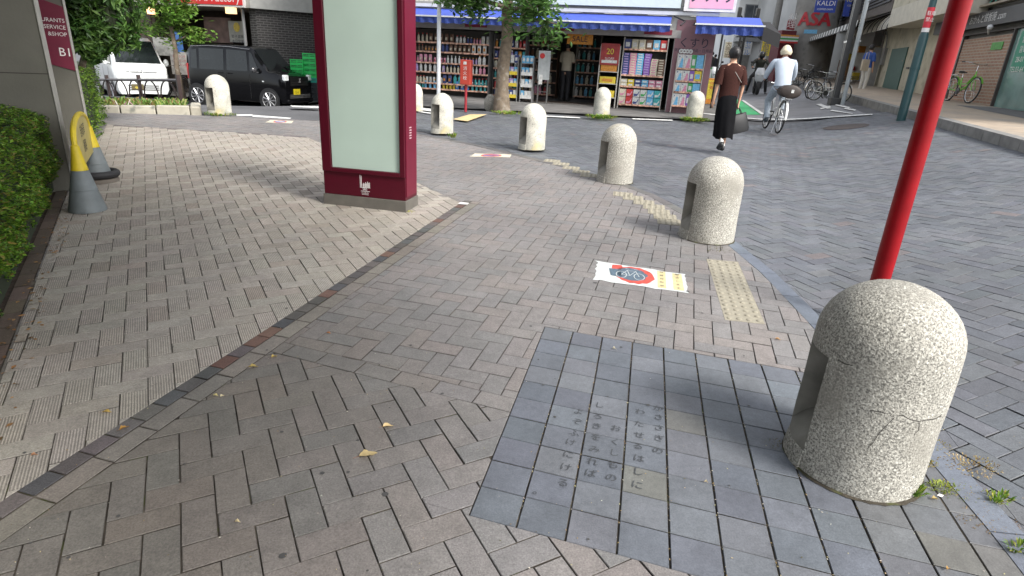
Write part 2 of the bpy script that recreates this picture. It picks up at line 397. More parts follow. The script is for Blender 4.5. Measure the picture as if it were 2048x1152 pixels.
# tile panel with the poem
TB = [G(937, 1030), G(1089, 653)]; TR = G(1347, 1139)
ty_ = (TB[1] - TB[0]) / 10; tx_ = (TR - TB[0]) / 4.06
tcor = [TB[0], TB[0] + tx_ * 13, TB[1] + tx_ * 13, TB[1]]
TILE = ccw([(p.x, p.y) for p in tcor])
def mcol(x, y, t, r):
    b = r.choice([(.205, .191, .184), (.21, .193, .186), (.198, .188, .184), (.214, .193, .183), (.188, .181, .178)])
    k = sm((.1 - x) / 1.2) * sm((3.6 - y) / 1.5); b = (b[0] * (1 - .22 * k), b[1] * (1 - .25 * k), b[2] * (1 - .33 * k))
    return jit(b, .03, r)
row(sm2 := MB(), A0, S1 + sdir * .05, .077, .165, .2, lambda x, y, t, r: jit((.2, .18, .155), .1, r), seed=5)
bl0, bl1 = Vector((-1.55, 2.64)), Vector((.6, 1.90))
bt = (bl1 - bl0).normalized(); bl0 = bl0 - bt * .5; bl1 = bl1 + bt * 3; bn = Vector((-bt.y, bt.x))
BAND = ccw([tuple(bl0), tuple(bl1), tuple(bl1 + bn * .104), tuple(bl0 + bn * .104)])
PIN = KIN + [p for p in PAVE if p not in KERB and tuple(p) not in KERB]
PIN = ccw(KIN + [(e1.x, e1.y), (e0.x, e0.y), (-9, 9), (-6.5, 5), (-3.0, -.6)])
NEAR = clip(PIN, tuple(bl0), tuple(bl1)); NEAR = clip(PIN, tuple(bl1), tuple(bl0))
MAIN = clip(PIN, tuple(bl0 + bn * .104), tuple(bl1 + bn * .104))
holes = [LIGHT, strip_q, TILE, soil_q]
# tactile plates, laid flush in the pavement
TAC = []
tq = [G(1413, 518), G(1476, 524), G(1530, 648), G(1450, 640)]
TAC.append(ccw([(p.x, p.y) for p in tq]))
tdir = R(-14); 
def rect(c, w_, l_, a):
    ca, sa = math.cos(a), math.sin(a); return ccw([(c[0] + x * ca - y * sa, c[1] + x * sa + y * ca) for x, y in ((-w_ / 2, -l_ / 2), (w_ / 2, -l_ / 2), (w_ / 2, l_ / 2), (-w_ / 2, l_ / 2))])
for px, py in ((1246, 389), (1266, 396), (1288, 405), (1308, 414), (1318, 424), (1330, 434), (1338, 444), (1104, 322), (1122, 328), (1142, 336), (1162, 344), (1178, 351)):
    g = G(px, py); TAC.append(rect(g, .21, .2, tdir + R(4)))
T0 = TAC[0]; holes2 = holes + [T0]
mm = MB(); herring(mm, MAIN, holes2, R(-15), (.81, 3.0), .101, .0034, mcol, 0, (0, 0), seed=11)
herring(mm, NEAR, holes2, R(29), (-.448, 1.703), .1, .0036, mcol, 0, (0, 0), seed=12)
row(mm, bl0, bl1, -.104, 0, .2, mcol, seed=13, conv=PIN, holes=holes)
mm.F += []; tag(mm.build('pavement', paveM, smooth=0), kind='structure')
tag(sm2.build('edging_pavers', paveM, smooth=0), kind='structure')
# square blue-grey tiles
tr_ = random.Random(21); tm = MB()
def tcol(i, j):
    b = tr_.choice([(.118, .13, .15), (.126, .137, .155), (.132, .14, .155), (.112, .122, .142)])
    if tr_.random() < .035: b = (.142, .142, .132)
    if i > 7: b = tuple(.55 * a + .45 * c for a, c in zip(b, (.125, .12, .115)))
    return jit(b, .07, tr_)
for i in range(13):
    for j in range(-1, 10):
        g = .0027; g2 = .0016
        if j == -1 and i < 99: continue
        P = [TB[0] + tx_ * (i + a) + ty_ * (j + b) for a, b in ((g / .155, g2 / .15), (1 - g / .155, g2 / .15), (1 - g / .155, 1 - g2 / .15), (g / .155, 1 - g2 / .15))]
        paver(tm, ccw([(p.x, p.y) for p in P]), PIN, [soil_q], lambda x, y, t, r: tcol(i, j), 0, -.001, (0, 0), .001, True, tr_, R(-12))
tileM = M('blue_tile', (1, 1, 1), .5, var=.17, scale=190, attr=True, bump=.25, bscale=200); add_stain(tileM, 5, .82, 1.18); add_stain(tileM, 40, .9, 1.08)
tileo = tag(tm.build('poem_tiles', tileM, smooth=0), kind='structure')
poem = [('かささぎの', [(935, 400), (938, 440), (938, 487), (940, 535), (935, 590)]), ('わたせるはしに', [(855, 415), (850, 470), (850, 520), (845, 570), (850, 625), (845, 685), (842, 745)]),
        ('おくしもの', [(745, 490), (742, 552), (738, 600), (733, 655), (725, 712)]), ('しろきをみれば', [(672, 385), (665, 435), (660, 480), (655, 530), (650, 585), (640, 640), (632, 692)]),
        ('よぞふけにける', [(577, 415), (572, 460), (558, 512), (542, 553), (532, 608), (520, 665), (508, 735)]), ('。', [(402, 775)])]
pe = MB(); tang = math.atan2(tx_.y, tx_.x)
for st, ps in poem:
    for ch, (x, y) in zip(st, ps):
        p = G(900 + x / 2.25, 640 + y / 2.25)
        pe.text(ch, .046, Matrix.Translation((p.x, p.y, T(p.x, p.y) + .0016)) @ Matrix.Rotation(tang, 4, 'Z') @ Matrix.Rotation(math.atan(.026), 4, 'X'))
tag(pe.build('engraved_poem', M('engraving', (.062, .066, .072), .9), smooth=0), kind='structure')
# kerb
kb = MB()
for i in range(len(KERB) - 1):
    a0, a1, b0, b1 = KERB[i], KERB[i + 1], KIN[i], KIN[i + 1]; n = max(1, round(math.dist(a0, a1) / .55)); near = a0[1] < 5.2
    for k in range(n):
        s, e = k / n + .004, (k + 1) / n - .004
        L_ = lambda p, q, t: (p[0] + (q[0] - p[0]) * t, p[1] + (q[1] - p[1]) * t)
        kb.col = jit((.13, .148, .18) if near else (.12, .115, .11), .1)
        top = [L_(a0, a1, s), L_(a0, a1, e), L_(b0, b1, e), L_(b0, b1, s)]
        A = [kb.v((x, y, T(x, y) + .001)) for x, y in top]; B = [kb.v((x, y, T(x, y) - .2)) for x, y in top]
        kb.f(A)
        for q in range(4): kb.f((B[q], B[(q + 1) % 4], A[(q + 1) % 4], A[q]))
tag(kb.build('kerb', tileM, smooth=0), kind='structure')
# paved road
ROADA = ccw([(1.3, -1), (9, -1), (10, 8), (9, 14.6), (-2, 14.3), (-4.6, 12.2), (-3, 10)])
def rcol(x, y, t, r):
    b = r.choice([(.112, .119, .132), (.122, .129, .142), (.104, .111, .124), (.124, .13, .139)])
    if r.random() < .012: b = (.15, .13, .13)
    return jit(b, .09, r)
KR = ccw(KERB + [(-3.6, 9), (-2, 3), (0, -.6)])
rm = MB(); near = clip(ROADA, (9, 6), (-4, 6)); far_ = clip(ROADA, (-4, 6), (9, 6))
herring(rm, clip(ROADA, (12, 6.5), (-6, 6.5)), [KR], R(24), (2.7, 3.7), .105, .0042, rcol, -.03, (0, 0), noise=.0015, seed=31)
herring(rm, clip(ROADA, (-6, 6.5), (12, 6.5)), [KR], R(24), (2.7, 3.7), .105, .004, rcol, -.03, (0, 0), noise=.0015, bev=False, seed=32)
roadM = M('road_paver', (1, 1, 1), .58, var=.24, scale=150, attr=True, bump=.5, bscale=220); add_stain(roadM, .9, .78, 1.18); add_stain(roadM, 45, .88, 1.1); add_stain(roadM, 9, .88, 1.1)
tag(rm.build('road', roadM, smooth=0), kind='structure')
bedr = MB(); drape(bedr, ROADA, -.0375, step=.5); tag(bedr.build('road_bed', M('road_dirt', (.075, .075, .075), 1, var=.5, scale=3)), kind='structure')
# soil of the planting strip
so_ = MB(); drape(so_, clip_in([tuple(hB2 - hn * .09)[:2], tuple(hA + hdir * .6 - hn * .09)[:2], tuple(hA + hdir * 6 - hn * 3)[:2], tuple(hB2 - hn * 3)[:2]][::1] if area([tuple(hB2 - hn * .09)[:2], tuple(hA + hdir * .6 - hn * .09)[:2], tuple(hA + hdir * 6 - hn * 3)[:2], tuple(hB2 - hn * 3)[:2]]) > 0 else [tuple(hB2 - hn * 3)[:2], tuple(hA + hdir * 6 - hn * 3)[:2], tuple(hA + hdir * .6 - hn * .09)[:2], tuple(hB2 - hn * .09)[:2]], [(-20, -5), (5, -5), (5, 30), (-20, 30)]), -.006, step=.4)
tag(so_.build('soil', M('soil', (.045, .03, .02), 1, var=.5, scale=30, bump=1, bscale=60)), kind='structure')
# tactile plates
yel = M('tactile_yellow', (.29, .265, .205), .8, var=.15, scale=30, bump=.2)
tp = MB()
def domes(mb, q, nu, nv, dz):
    A, B, C, D = [Vector(p) for p in q]
    mb.prism([(0, 0)] * 3, 0, 0) if 0 else None
    top = [(p[0], p[1]) for p in q]; a = [mb.v((x, y, T(x, y) + dz)) for x, y in top]; b = [mb.v((x, y, T(x, y) - .01)) for x, y in top]; mb.f(a)
    for k in range(4): mb.f((b[k], b[(k + 1) % 4], a[(k + 1) % 4], a[k]))
    for i in range(nu):
        for j in range(nv):
            u, v = (i + .5) / nu, (j + .5) / nv; p = (A * (1 - u) + B * u) * (1 - v) + (D * (1 - u) + C * u) * v; z = T(p.x, p.y) + dz
            mb.lathe([(.0165, -.001), (.0155, .0025), (.011, .005), (.004, .006)], (p.x, p.y, z), 8)
q0 = [(p.x, p.y) for p in (tq[3], tq[2], tq[1], tq[0])]
domes(tp, q0, 4, 17, .001)
tag(tp.build('tactile_strip', yel, smooth=40), kind='structure')
tp = MB()
for q in TAC[1:]: domes(tp, q, 4, 4, .0035)
tag(tp.build('tactile_blocks', yel, smooth=40), kind='structure')
# far ground surfaces
def patch(name, pts, mat, dz): return tag(drape(MB(), gp(*pts), dz, step=.6).build(name, mat), kind='structure')
white = M('road_paint', (.62, .62, .6), .8, var=.3, scale=12)
apronM = M('apron_concrete', (.14, .135, .13), .9, var=.25, scale=3, bump=.3)
ap = ccw([(-3.4, 14.5), (5.2, 14.9), (6.2, 19.5), (-9, 26), (-9, 21)])
tag(drape(MB(), ap, -.012, step=.5).build('shop_apron', apronM), kind='structure')
patch('road_light_patch', [(1405, 229), (1745, 228), (1700, 212), (1600, 170), (1545, 170), (1470, 190)], M('light_asphalt', (.2, .2, .21), .9, var=.15, scale=2), -.024)
patch('cycle_lane', [(1446, 226), (1522, 228), (1482, 200), (1458, 190), (1440, 205)], M('green_paint', (.05, .36, .14), .8, var=.12, scale=10), -.018)
for pts in ([(1405, 227), (1745, 229), (1745, 227), (1405, 225)], [(1522, 228), (1530, 228), (1488, 200), (1483, 200)], [(1060, 231), (1160, 236), (1160, 234), (1060, 229)], [(1265, 238), (1345, 241), (1345, 239), (1265, 236)],
            [(836, 214), (862, 217), (862, 222), (836, 219)], [(836, 221), (862, 225), (862, 227), (836, 223)], [(472, 230), (505, 230), (507, 233), (474, 233)], [(505, 231), (545, 234), (583, 237), (580, 239), (505, 235)],
            [(1632, 208), (1642, 207), (1664, 216), (1654, 217)], [(1640, 216), (1660, 211), (1662, 213), (1642, 218)], [(1672, 208), (1700, 214), (1698, 216), (1670, 210)], [(1664, 219), (1706, 226), (1704, 227), (1660, 221)], [(1690, 215), (1712, 219), (1710, 221), (1688, 217)],
            [(580, 212), (640, 214), (640, 217), (586, 215)]):
    patch('road_marking', pts, white, .012 if pts[0][0] < 700 else -.005)
patch('guide_paving', [(905, 239), (940, 229), (974, 229), (935, 243)], M('guide_paint', (.55, .43, .22), .8, var=.15), .006)
# ---------------- granite bollards ----------------
gran = M('speckled_granite', (.45, .43, .375), .75, var=.14, scale=4, bump=.8, bscale=130, spk=[(150, .44, .62, (.13, .125, .11)), (300, .5, .66, (.2, .19, .165)), (110, .56, .66, (.62, .6, .53)), (3.6, .5, .72, (.25, .235, .2)), (1.9, .62, .8, (.46, .39, .24))])
cement_shaded = M('niche_cement_shaded', (.24, .23, .20), .9, var=.3, scale=7, bump=.5, spk=[(3, .5, .7, (.12, .11, .09))])  # darker than the shaft: recess shade put into the niche colour
for m_ in (gran, cement_shaded):
    n_ = m_.node_tree.nodes; l_ = m_.node_tree.links; tc_n = [q for q in n_ if q.type == 'TEX_COORD'][0]; oi = n_.new('ShaderNodeObjectInfo'); va = n_.new('ShaderNodeVectorMath'); va.operation = 'ADD'; mu = n_.new('ShaderNodeMath'); mu.operation = 'MULTIPLY'; mu.inputs[1].default_value = 37
    tg = [k.to_socket for k in tc_n.outputs['Object'].links]; l_.new(oi.outputs['Random'], mu.inputs[0]); l_.new(tc_n.outputs['Object'], va.inputs[0]); l_.new(mu.outputs[0], va.inputs[1]); [l_.new(va.outputs[0], t_) for t_ in tg]
def bollard_mesh(name, mats, RR=.215, HH=.68, face=0., lo=.08, hi=.46, niche=True, hw=.085):
    mb = MB(); dome = .21; th = []
    N = 72; e = math.asin(hw / RR)
    for k in range(N):
        a = 2 * math.pi * k / N
        if min(a, 2 * math.pi - a) > e + .02: th.append((a, 0))
    for a in (-e, -e / 2, 0, e / 2, e): th.append((a, 1))
    th += [(-e - .004, 0), (e + .004, 0)]; th.sort(key=lambda t: t[0] % (2 * math.pi) if t[0] >= 0 else t[0] + 2 * math.pi)
    zs = [(0, 0), (.02, 0), (.05, 0), (lo, 0), (.12, 1), (.17, 1), (.22, 1), (.28, 1), (.34, 1), (.4, 1), (hi, 1), (hi + .003, 0)]
    zs += [(HH - dome + dome * math.sin(t), 0) for t in [i * math.pi / 2 / 11 for i in range(0, 11)] if HH - dome + dome * math.sin(t) > hi + .01]
    r_ = random.Random(5); rings = []
    for z, inn in zs:
        rad = RR * (1 + .015 * (1 - z / HH)) if z < HH - dome else RR * math.sqrt(max(0, 1 - ((z - HH + dome) / dome) ** 2))
        ring = []
        for a, ni in th:
            r = rad * (1 + .004 * math.sin(5 * a + z * 20))
            if niche and ni and inn:
                d = .155 * sm((z - .10) / .2) + .01
                r = min(r, (RR - d) / math.cos(a))
            if niche and ni and not inn and z <= lo: r = rad + .012 * (1 - z / lo)
            ring.append(mb.v((r * math.cos(a + face), r * math.sin(a + face), z)))
        rings.append((ring, z, inn))
    n = len(th)
    for (A, z, i1), (B, z2, i2) in zip(rings, rings[1:]):
        for k in range(n):
            ni = th[k][1] and th[(k + 1) % n][1] and niche and (i1 or i2) or (niche and (th[k][1] or th[(k + 1) % n][1]) and i1 and i2)
            mb.f((A[k], A[(k + 1) % n], B[(k + 1) % n], B[k]), 1 if ni else 0)
    mb.f([i for i in rings[-1][0]]); return mb
def bollard(px, py, label, face, RR=.215, HH=.68, niche=True, tiltx=0, mat=gran):
    g = G(px, py); t = thing('stone_bollard', label, 'bollard', (g.x, g.y, g.z - .005), 0, 'domed stone bollards along the pavement edge')
    t.rotation_euler = (tiltx, 0, 0)
    bollard_mesh('b', None, RR, HH, R(face), niche=niche).build('shaft', [mat, cement_shaded], t, smooth=38)
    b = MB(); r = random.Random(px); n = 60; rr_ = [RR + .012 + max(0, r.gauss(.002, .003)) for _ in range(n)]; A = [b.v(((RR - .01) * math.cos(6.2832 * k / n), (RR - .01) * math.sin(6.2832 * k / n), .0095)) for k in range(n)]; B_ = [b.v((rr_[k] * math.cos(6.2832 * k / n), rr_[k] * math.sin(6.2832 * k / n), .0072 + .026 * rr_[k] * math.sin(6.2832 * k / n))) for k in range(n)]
    [b.f((A[k], B_[k], B_[(k + 1) % n], A[(k + 1) % n])) for k in range(n)]; b.build('dirt_shade_ring', M('foot_dirt_shade', (.05, .042, .03), 1, var=.5, scale=20, bump=.8, spk=[(9, .52, .64, (.07, .08, .02))]), t, smooth=0); return t  # dirt and moss ring, added as painted contact shade at the foot
grF = M('pale_granite', (.52, .5, .43), .8, var=.2, scale=7, bump=.4, spk=[(60, .55, .65, (.3, .29, .26)), (4, .52, .66, (.3, .3, .25)), (2.6, .58, .7, (.55, .47, .25))])
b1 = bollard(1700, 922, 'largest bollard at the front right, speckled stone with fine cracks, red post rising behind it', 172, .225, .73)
crack = MB()
def crackline(pts, w_=.0016):
    for (a0, z0), (a1, z1) in zip(pts, pts[1:]):
        r = .2278
        P = [(r * math.cos(a), r * math.sin(a), z) for a, z in ((a0, z0 - w_), (a1, z1 - w_), (a1, z1 + w_), (a0, z0 + w_))]
        if abs(a1 - a0) < abs(z1 - z0) * 4: P = [(r * math.cos(a), r * math.sin(a), z) for a, z in ((a0 - w_ * 4, z0), (a0 + w_ * 4, z0), (a1 + w_ * 4, z1), (a1 - w_ * 4, z1))]
        crack.q(P)
def crack_(pts, w_=.0016):
    global crack
    crack = MB(); crackline(pts, w_); crack.build('crack', M('crack_dark', (.05, .045, .04), 1), b1, smooth=0)
crack_([(R(238), .345), (R(246), .35), (R(254), .343), (R(262), .352), (R(268), .34), (R(276), .333), (R(284), .338), (R(292), .336), (R(300), .342)])
crack_([(R(277), .330), (R(279), .30), (R(276), .285), (R(278), .26)])
crack_([(R(256), .339), (R(252), .30), (R(249), .27), (R(247), .23), (R(244), .20)], .001)
crack_([(R(204), .475), (R(210), .472), (R(217), .478)])
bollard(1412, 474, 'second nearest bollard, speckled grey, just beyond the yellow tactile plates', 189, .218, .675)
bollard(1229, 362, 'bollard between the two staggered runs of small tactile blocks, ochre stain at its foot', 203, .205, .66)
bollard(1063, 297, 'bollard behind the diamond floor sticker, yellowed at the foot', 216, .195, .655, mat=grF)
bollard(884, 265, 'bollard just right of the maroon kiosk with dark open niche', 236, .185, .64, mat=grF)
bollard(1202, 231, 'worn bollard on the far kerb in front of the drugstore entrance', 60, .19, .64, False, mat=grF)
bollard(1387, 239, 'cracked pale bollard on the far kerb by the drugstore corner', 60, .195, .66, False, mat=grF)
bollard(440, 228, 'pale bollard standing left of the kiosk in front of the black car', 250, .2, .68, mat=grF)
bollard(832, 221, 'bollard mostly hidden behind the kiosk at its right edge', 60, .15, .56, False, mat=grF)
# ---------------- red post ----------------
redp = M('red_paint', (.25, .0008, .005), .42, var=.16, scale=9, coat=.0, spec=.25)
gp_ = G(1737, 640); tag(MB().lathe([(.07, 0), (.07, .012), (.05, .014), (.05, 3.3), (.04, 3.31)], (gp_.x, gp_.y, gp_.z - .01), 32).build('red_post', redp), 'tall plain red steel post rising behind the nearest bollard', 'post')
# ---------------- kiosk ----------------
k0, k1 = G(648, 407), G(812, 425); krot = math.atan2(k1.y - k0.y, k1.x - k0.x); kw = (k1 - k0).length
kt = thing('sign_kiosk', 'tall maroon totem with blank frosted panel on a grey plinth', 'sign totem', (k0.x, k0.y, k0.z), krot)
def KP(x, y, off=0): return PH(x, y, k0, krot, off)
maroon = M('maroon_metal', (.07, .0025, .011), .4, var=.05, scale=12, spec=.3); maroonLit = M('maroon_lit_side', (.13, .005, .022), .38, var=.08, scale=7, spec=.35)  # side gets a brighter copy of the maroon, painting the light on it
dkp = M('plinth_grey', (.12, .11, .095), .6, var=.15, scale=9)
D = .30; z1 = KP(700, 392)[1]; z2 = KP(700, 346)[1]; zt = 2.65
x0, zg = KP(665, 332); x1, _ = KP(797, 341)
kx0 = .008; kx1 = kw - .008
MB().box(0, kw, 0, D, -.03, z1).build('plinth', dkp, kt, bevel=.003)
b = MB(); b.box(kx0, kx1, .012, D - .012, z1 + .002, z2 - .003); b.build('lower_panel', maroon, kt, bevel=.002)
b = MB(); fx = .035
b.box(kx0, x0 - .012, -.004, D - .01, z2, zt); b.box(x1 + .012, kx1, -.004, D - .01, z2, zt); b.box(x0 - .012, x1 + .012, -.004, D - .01, z2, zg - .012); b.box(x0 - .012, x1 + .012, -.004, D - .01, 2.5, zt)
b.build('frame', maroon, kt, bevel=.003)
b = MB(); b.box(kx1 + .001, kx1 + .006, .03, D - .03, z1 + .03, zt - .02)
for i in range(5): b.box(kx1 + .006, kx1 + .010, .10, .145, .62 + i * .022, .629 + i * .022, 1)
b.build('side_panel', [maroonLit, M('louvre_pale', (.55, .35, .38), .5)], kt)
glass = M('frosted_glass', (.46, .57, .50), .12, var=.08, scale=1.2, spec=.6, coat=.5)
b = MB(); b.box(x0 - .01, x1 + .01, .02, .03, zg - .01, 2.51); b.build('frosted_panel', glass, kt)
b = MB()
for i in range(2): b.box(x0 - .02 + i * (x1 - x0 + .028), x0 - .012 + i * (x1 - x0 + .028), .005, .015, zg, 2.5)
b.build('panel_seal', M('seal_black', (.03, .008, .012), .6), kt)
wh = M('sign_white', (.75, .72, .7), .6, var=.03)
lx, lz = KP(729, 381, 0); b = MB(); yy = .0105
for i, (h_, o) in enumerate([(.105, 0), (.098, .011), (.03, .026), (.036, .034), (.03, .044), (.045, .052), (.034, .061), (.05, .070), (.04, .079), (.044, .088)]):
    b.box(lx - .045 + o, lx - .045 + o + .0045, yy - .001, yy + .001, lz + .028, lz + .028 + h_)
b.box(lx - .047, lx + .05, yy - .001, yy + .001, lz + .022, lz + .026); b.wtext('SBS', .03, lx, yy - .001, lz + .008); b.box(lx - .04, lx + .045, yy - .001, yy + .001, lz - .011, lz - .008)
b.wtext('CARO', .02, lx, yy - .001, lz - .026, sx=1.2); b.box(lx - .03, lx + .035, yy - .001, yy + .001, lz - .040, lz - .038)
b.build('logo', wh, kt, smooth=0)
# ---------------- cones with arch sign ----------------
grey = M('cone_grey', (.15, .17, .175), .55, var=.12, scale=14, bump=.1); yelp = M('cone_yellow', (.62, .47, .02), .5, var=.12, scale=14)
def cone(px, py, label, h=.52):
    g = G(px, py); t = thing('traffic_cone', label, 'traffic cone', g, 0, 'grey and yellow cones carrying the arched sign')
    MB().lathe([(.134, 0), (.132, .015), (.093, .17), (.097, .172), (.092, .18), (.06, .32), (.058, .322)], n=32).build('cone_body', grey, t)
    MB().lathe([(.060, .3235), (.036, .45), (.037, .452), (.034, .47), (.028, h - .01), (.012, h)], n=32).build('cone_top', yelp, t); return t, g
c1, g1 = cone(176, 420, 'nearer grey cone with yellow top standing by the hedge')
c2_, g2 = cone(198, 362, 'farther grey cone with yellow top set in a black ring weight')
tag(MB().torus((g2.x, g2.y, g2.z + .075), .155, .033, 32, 10, axis='Z').build('ring_weight', M('black_rubber', (.02, .02, .022), .7)), 'black rubber ring weight around the farther cone', 'cone weight')
tag(MB().lathe([(.17, 0), (.165, .035), (.13, .04)], (g2.x, g2.y, g2.z), 28).build('concrete_disc', M('base_brown', (.14, .12, .1), .9, var=.2)), 'round concrete disc under the farther cone', 'concrete disc')
d = (g2 - g1); L_ = d.length; ar = math.atan2(d.y, d.x)
at = thing('arch_sign', 'yellow arched plastic sign board bridging the tops of the two cones', 'sign', (g1.x, g1.y, (g1.z + g2.z) / 2 + .42), ar)
arc = [(L_ / 2 - (L_ / 2 + .0) * math.cos(a), .0, .02 + .24 * math.sin(a) ** .6 if 0 < a < math.pi else .02) for a in [math.pi * i / 20 for i in range(21)]]
MB().tube(arc, .021, 10).build('arch_frame', yelp, at)
poly = [(x, z) for x, _, z in arc][1:-1]; b = MB(); b.plate([(poly[0][0], -.12)] + poly + [(poly[-1][0], -.12)], -.008, .008); b.build('board', M('board_amber', (.42, .34, .08), .4, var=.1, scale=9), at)
b = MB()
for i, s in enumerate(['自転車', '通路']): b.wtext(s, .11, L_ / 2, -.0095, .13 - i * .13)
b.build('board_lettering', M('ink', (.03, .03, .03), .6), at, smooth=0)
# ---------------- leaves helper ----------------
def leaves(mb, pos, size, cols, r, up=.5, long=2.0, out=None, center=None):
    for p in pos:
        if center is not None: n = (Vector(p) - Vector(center)).normalized()
        elif out is not None: n = Vector(out)
        else: n = Vector((0, 0, 1))
        n = (n + Vector((r.gauss(0, .55), r.gauss(0, .55), r.gauss(0, .55) + up))).normalized()
        a = n.cross(Vector((r.gauss(0, 1), r.gauss(0, 1), r.gauss(0, 1)))).normalized(); b_ = n.cross(a)
        s = size * r.uniform(.6, 1.3); l = s * long / 2; w_ = s / 2; p = Vector(p)
        mb.col = jit(r.choice(cols), .25, r)
        i = [mb.v(p - a * l), mb.v(p - a * l * .1 + b_ * w_), mb.v(p + a * l + n * l * -.25), mb.v(p - a * l * .1 - b_ * w_)]
        mb.f((i[0], i[1], i[2])); mb.f((i[0], i[2], i[3]))
leafM = leaf_mat('leaf')
bark = M('bark', (.16, .125, .09), .95, var=.35, scale=9, bump=1, bscale=28, spk=[(7, .55, .68, (.24, .21, .17))])
shadeM = M('foliage_shade', (.02, .028, .012), 1)  # near-black solid core, paints the shade inside the foliage
# near hedge
hd = thing('clipped_hedge', 'bright green clipped hedge at the left foreground beside the paving', 'hedge')
HA = Vector((hA.x, hA.y, 0)) - hn * .16 + hdir * .3; HB = Vector((hB.x, hB.y, 0)) - hn * .16 - hdir * 1.0
hl = (HA - HB).length; r = random.Random(4); pos = []; pos2 = []
hh = .7
def bumpf(u, v): return .03 * math.sin(u * 5.1 + v * 3) + .025 * math.sin(u * 11.7 + 2) + .02 * math.sin(u * 23 + v * 9)
for k in range(46000):
    u = r.uniform(0, hl); 
    if r.random() < .42:
        z = r.uniform(.03, hh); o = .17 * (1 - abs(z / hh - .55) * 1.3) + bumpf(u, z * 6) * .8 - abs(r.gauss(0, .04))
    else:
        o = -r.uniform(-.14, 1.3); z = hh + bumpf(u, o * 4) * .6 + .03 - abs(r.gauss(0, .03)) - max(0, o) ** 2 * 4; pos2.append(1)
    p = HB + hdir * u + hn * o; pos.append((p.x, p.y, T(p.x, p.y) + z))
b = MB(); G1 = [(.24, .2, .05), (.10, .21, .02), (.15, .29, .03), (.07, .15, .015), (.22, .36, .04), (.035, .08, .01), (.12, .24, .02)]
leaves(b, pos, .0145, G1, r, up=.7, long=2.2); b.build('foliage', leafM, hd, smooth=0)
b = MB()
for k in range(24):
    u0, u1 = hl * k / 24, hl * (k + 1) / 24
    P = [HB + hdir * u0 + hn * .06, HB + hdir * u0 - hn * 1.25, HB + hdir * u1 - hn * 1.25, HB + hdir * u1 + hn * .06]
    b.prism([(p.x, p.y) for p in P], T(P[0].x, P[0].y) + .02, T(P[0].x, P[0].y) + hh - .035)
b.build('shade_core', shadeM, hd)
# ---------------- concrete fins of the building ----------------
conc = M('board_concrete', (.135, .13, .108), .85, var=.18, scale=1.6, bump=.4, bscale=40, spk=[(3, .58, .75, (.12, .115, .1))])
concLit = M('concrete_lit_end', (.36, .35, .32), .8, var=.15, scale=6)  # same concrete painted paler where light strikes the fin ends
w1 = G(147, 380); w2 = G(181, 290); fo = -hn                    # fins run back from the plaza
frot = math.atan2(hn.y, hn.x)
fins = []
for i, (wp, lab) in enumerate(((w1, 'nearer bare concrete fin wall behind the hedge, horizontal joint and tie holes'), (w2, 'farther concrete fin wall carrying the maroon directory sign'))):
    t = thing('concrete_wall', lab, 'wall', wp, frot)
    MB().box(-4, 0, .0, .22, -.1, 4.2).build('wall_slab', conc, t, bevel=.004)
    MB().box(.0008, .012, -.012, .235, -.1, 4.2).build('lit_end', concLit, t, bevel=.003)
    b = MB()
    for z in ((.82, 1.0) if i == 0 else (.0,)):
        pass
    b.box(-4, -.002, -.0015, .001, .985, .992)
    for hx, hz in ([(-.62, .62), (-.35, .33), (-.62, .33), (-.9, .5), (-.72, 1.3), (-.35, 1.3)] if i == 0 else [(-.35, .8), (-.35, .35)]):
        b.lathe([(.018, -.0015), (.0, -.0018)], (hx, 0, hz), 12, axis='Y')
    b.build('joints', M('joint_dark', (.045, .04, .035), 1), t, smooth=0)
    fins.append(t)
def FP(x, y, off=-.006): return PH(x, y, w2, frot, off)
sg = thing('directory_sign', 'maroon slanted directory sign with white letters B1 on the farther concrete fin', 'sign', w2, frot)
P = [FP(70, -8), FP(97, 124), FP(151, 142), FP(128, 14)]
ex = -.0
P = [(P[0][0] - .5, P[0][1] + .16), (P[1][0] - .5, P[1][1] + .13), (ex, FP(151, 142)[1]), (ex, FP(129, 14)[1])]
b = MB(); b.plate(P, -.010, -.003); b.build('sign_face', M('sign_maroon', (.14, .008, .03), .5), sg)
b = MB()
for s, px, py, sz in (('RESTAURANTS', 137, 42, .06), ('&SERVICE', 139, 56, .06), ('&SHOP', 143, 70, .06), ('B1', 149, 106, .13)):
    x, z = FP(px, py); gv = glyphs(s)[0]; wd = max(v.x for v in gv) - min(v.x for v in gv)
    b.wtext(s, sz, min(x, -.015) - wd * sz / 2 * .95, -.0125, z, sx=.95, rot=-1.5)
b.build('lettering', wh, sg, smooth=0)
# ---------------- far hedge and evergreen beyond the fins ----------------
def bush(name, label, cat, c, rad, n, size, cols, seed, long=2.2, core=True, group=None, up=.4):
    t = thing(name, label, cat, (0, 0, 0), group=group); r = random.Random(seed); pos = []
    lob = [(Vector((r.gauss(0, .45) * rad[0], r.gauss(0, .45) * rad[1], r.gauss(0, .42) * rad[2])), r.uniform(.35, .6)) for _ in range(26)]
    for k in range(n):
        o, s = r.choice(lob); v = Vector((r.gauss(0, 1), r.gauss(0, 1), r.gauss(0, 1))).normalized() * r.uniform(.75, 1.05) * s
        pos.append((c[0] + o.x + v.x * rad[0], c[1] + o.y + v.y * rad[1], c[2] + o.z + v.z * rad[2]))
    b = MB(); leaves(b, pos, size, cols, r, up=up, long=long, center=c); b.build('foliage', leafM, t, smooth=0)
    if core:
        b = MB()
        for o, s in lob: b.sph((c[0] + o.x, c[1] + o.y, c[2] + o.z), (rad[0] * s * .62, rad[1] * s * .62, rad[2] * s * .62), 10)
        b.build('inner_shade', shadeM, t)
    return t
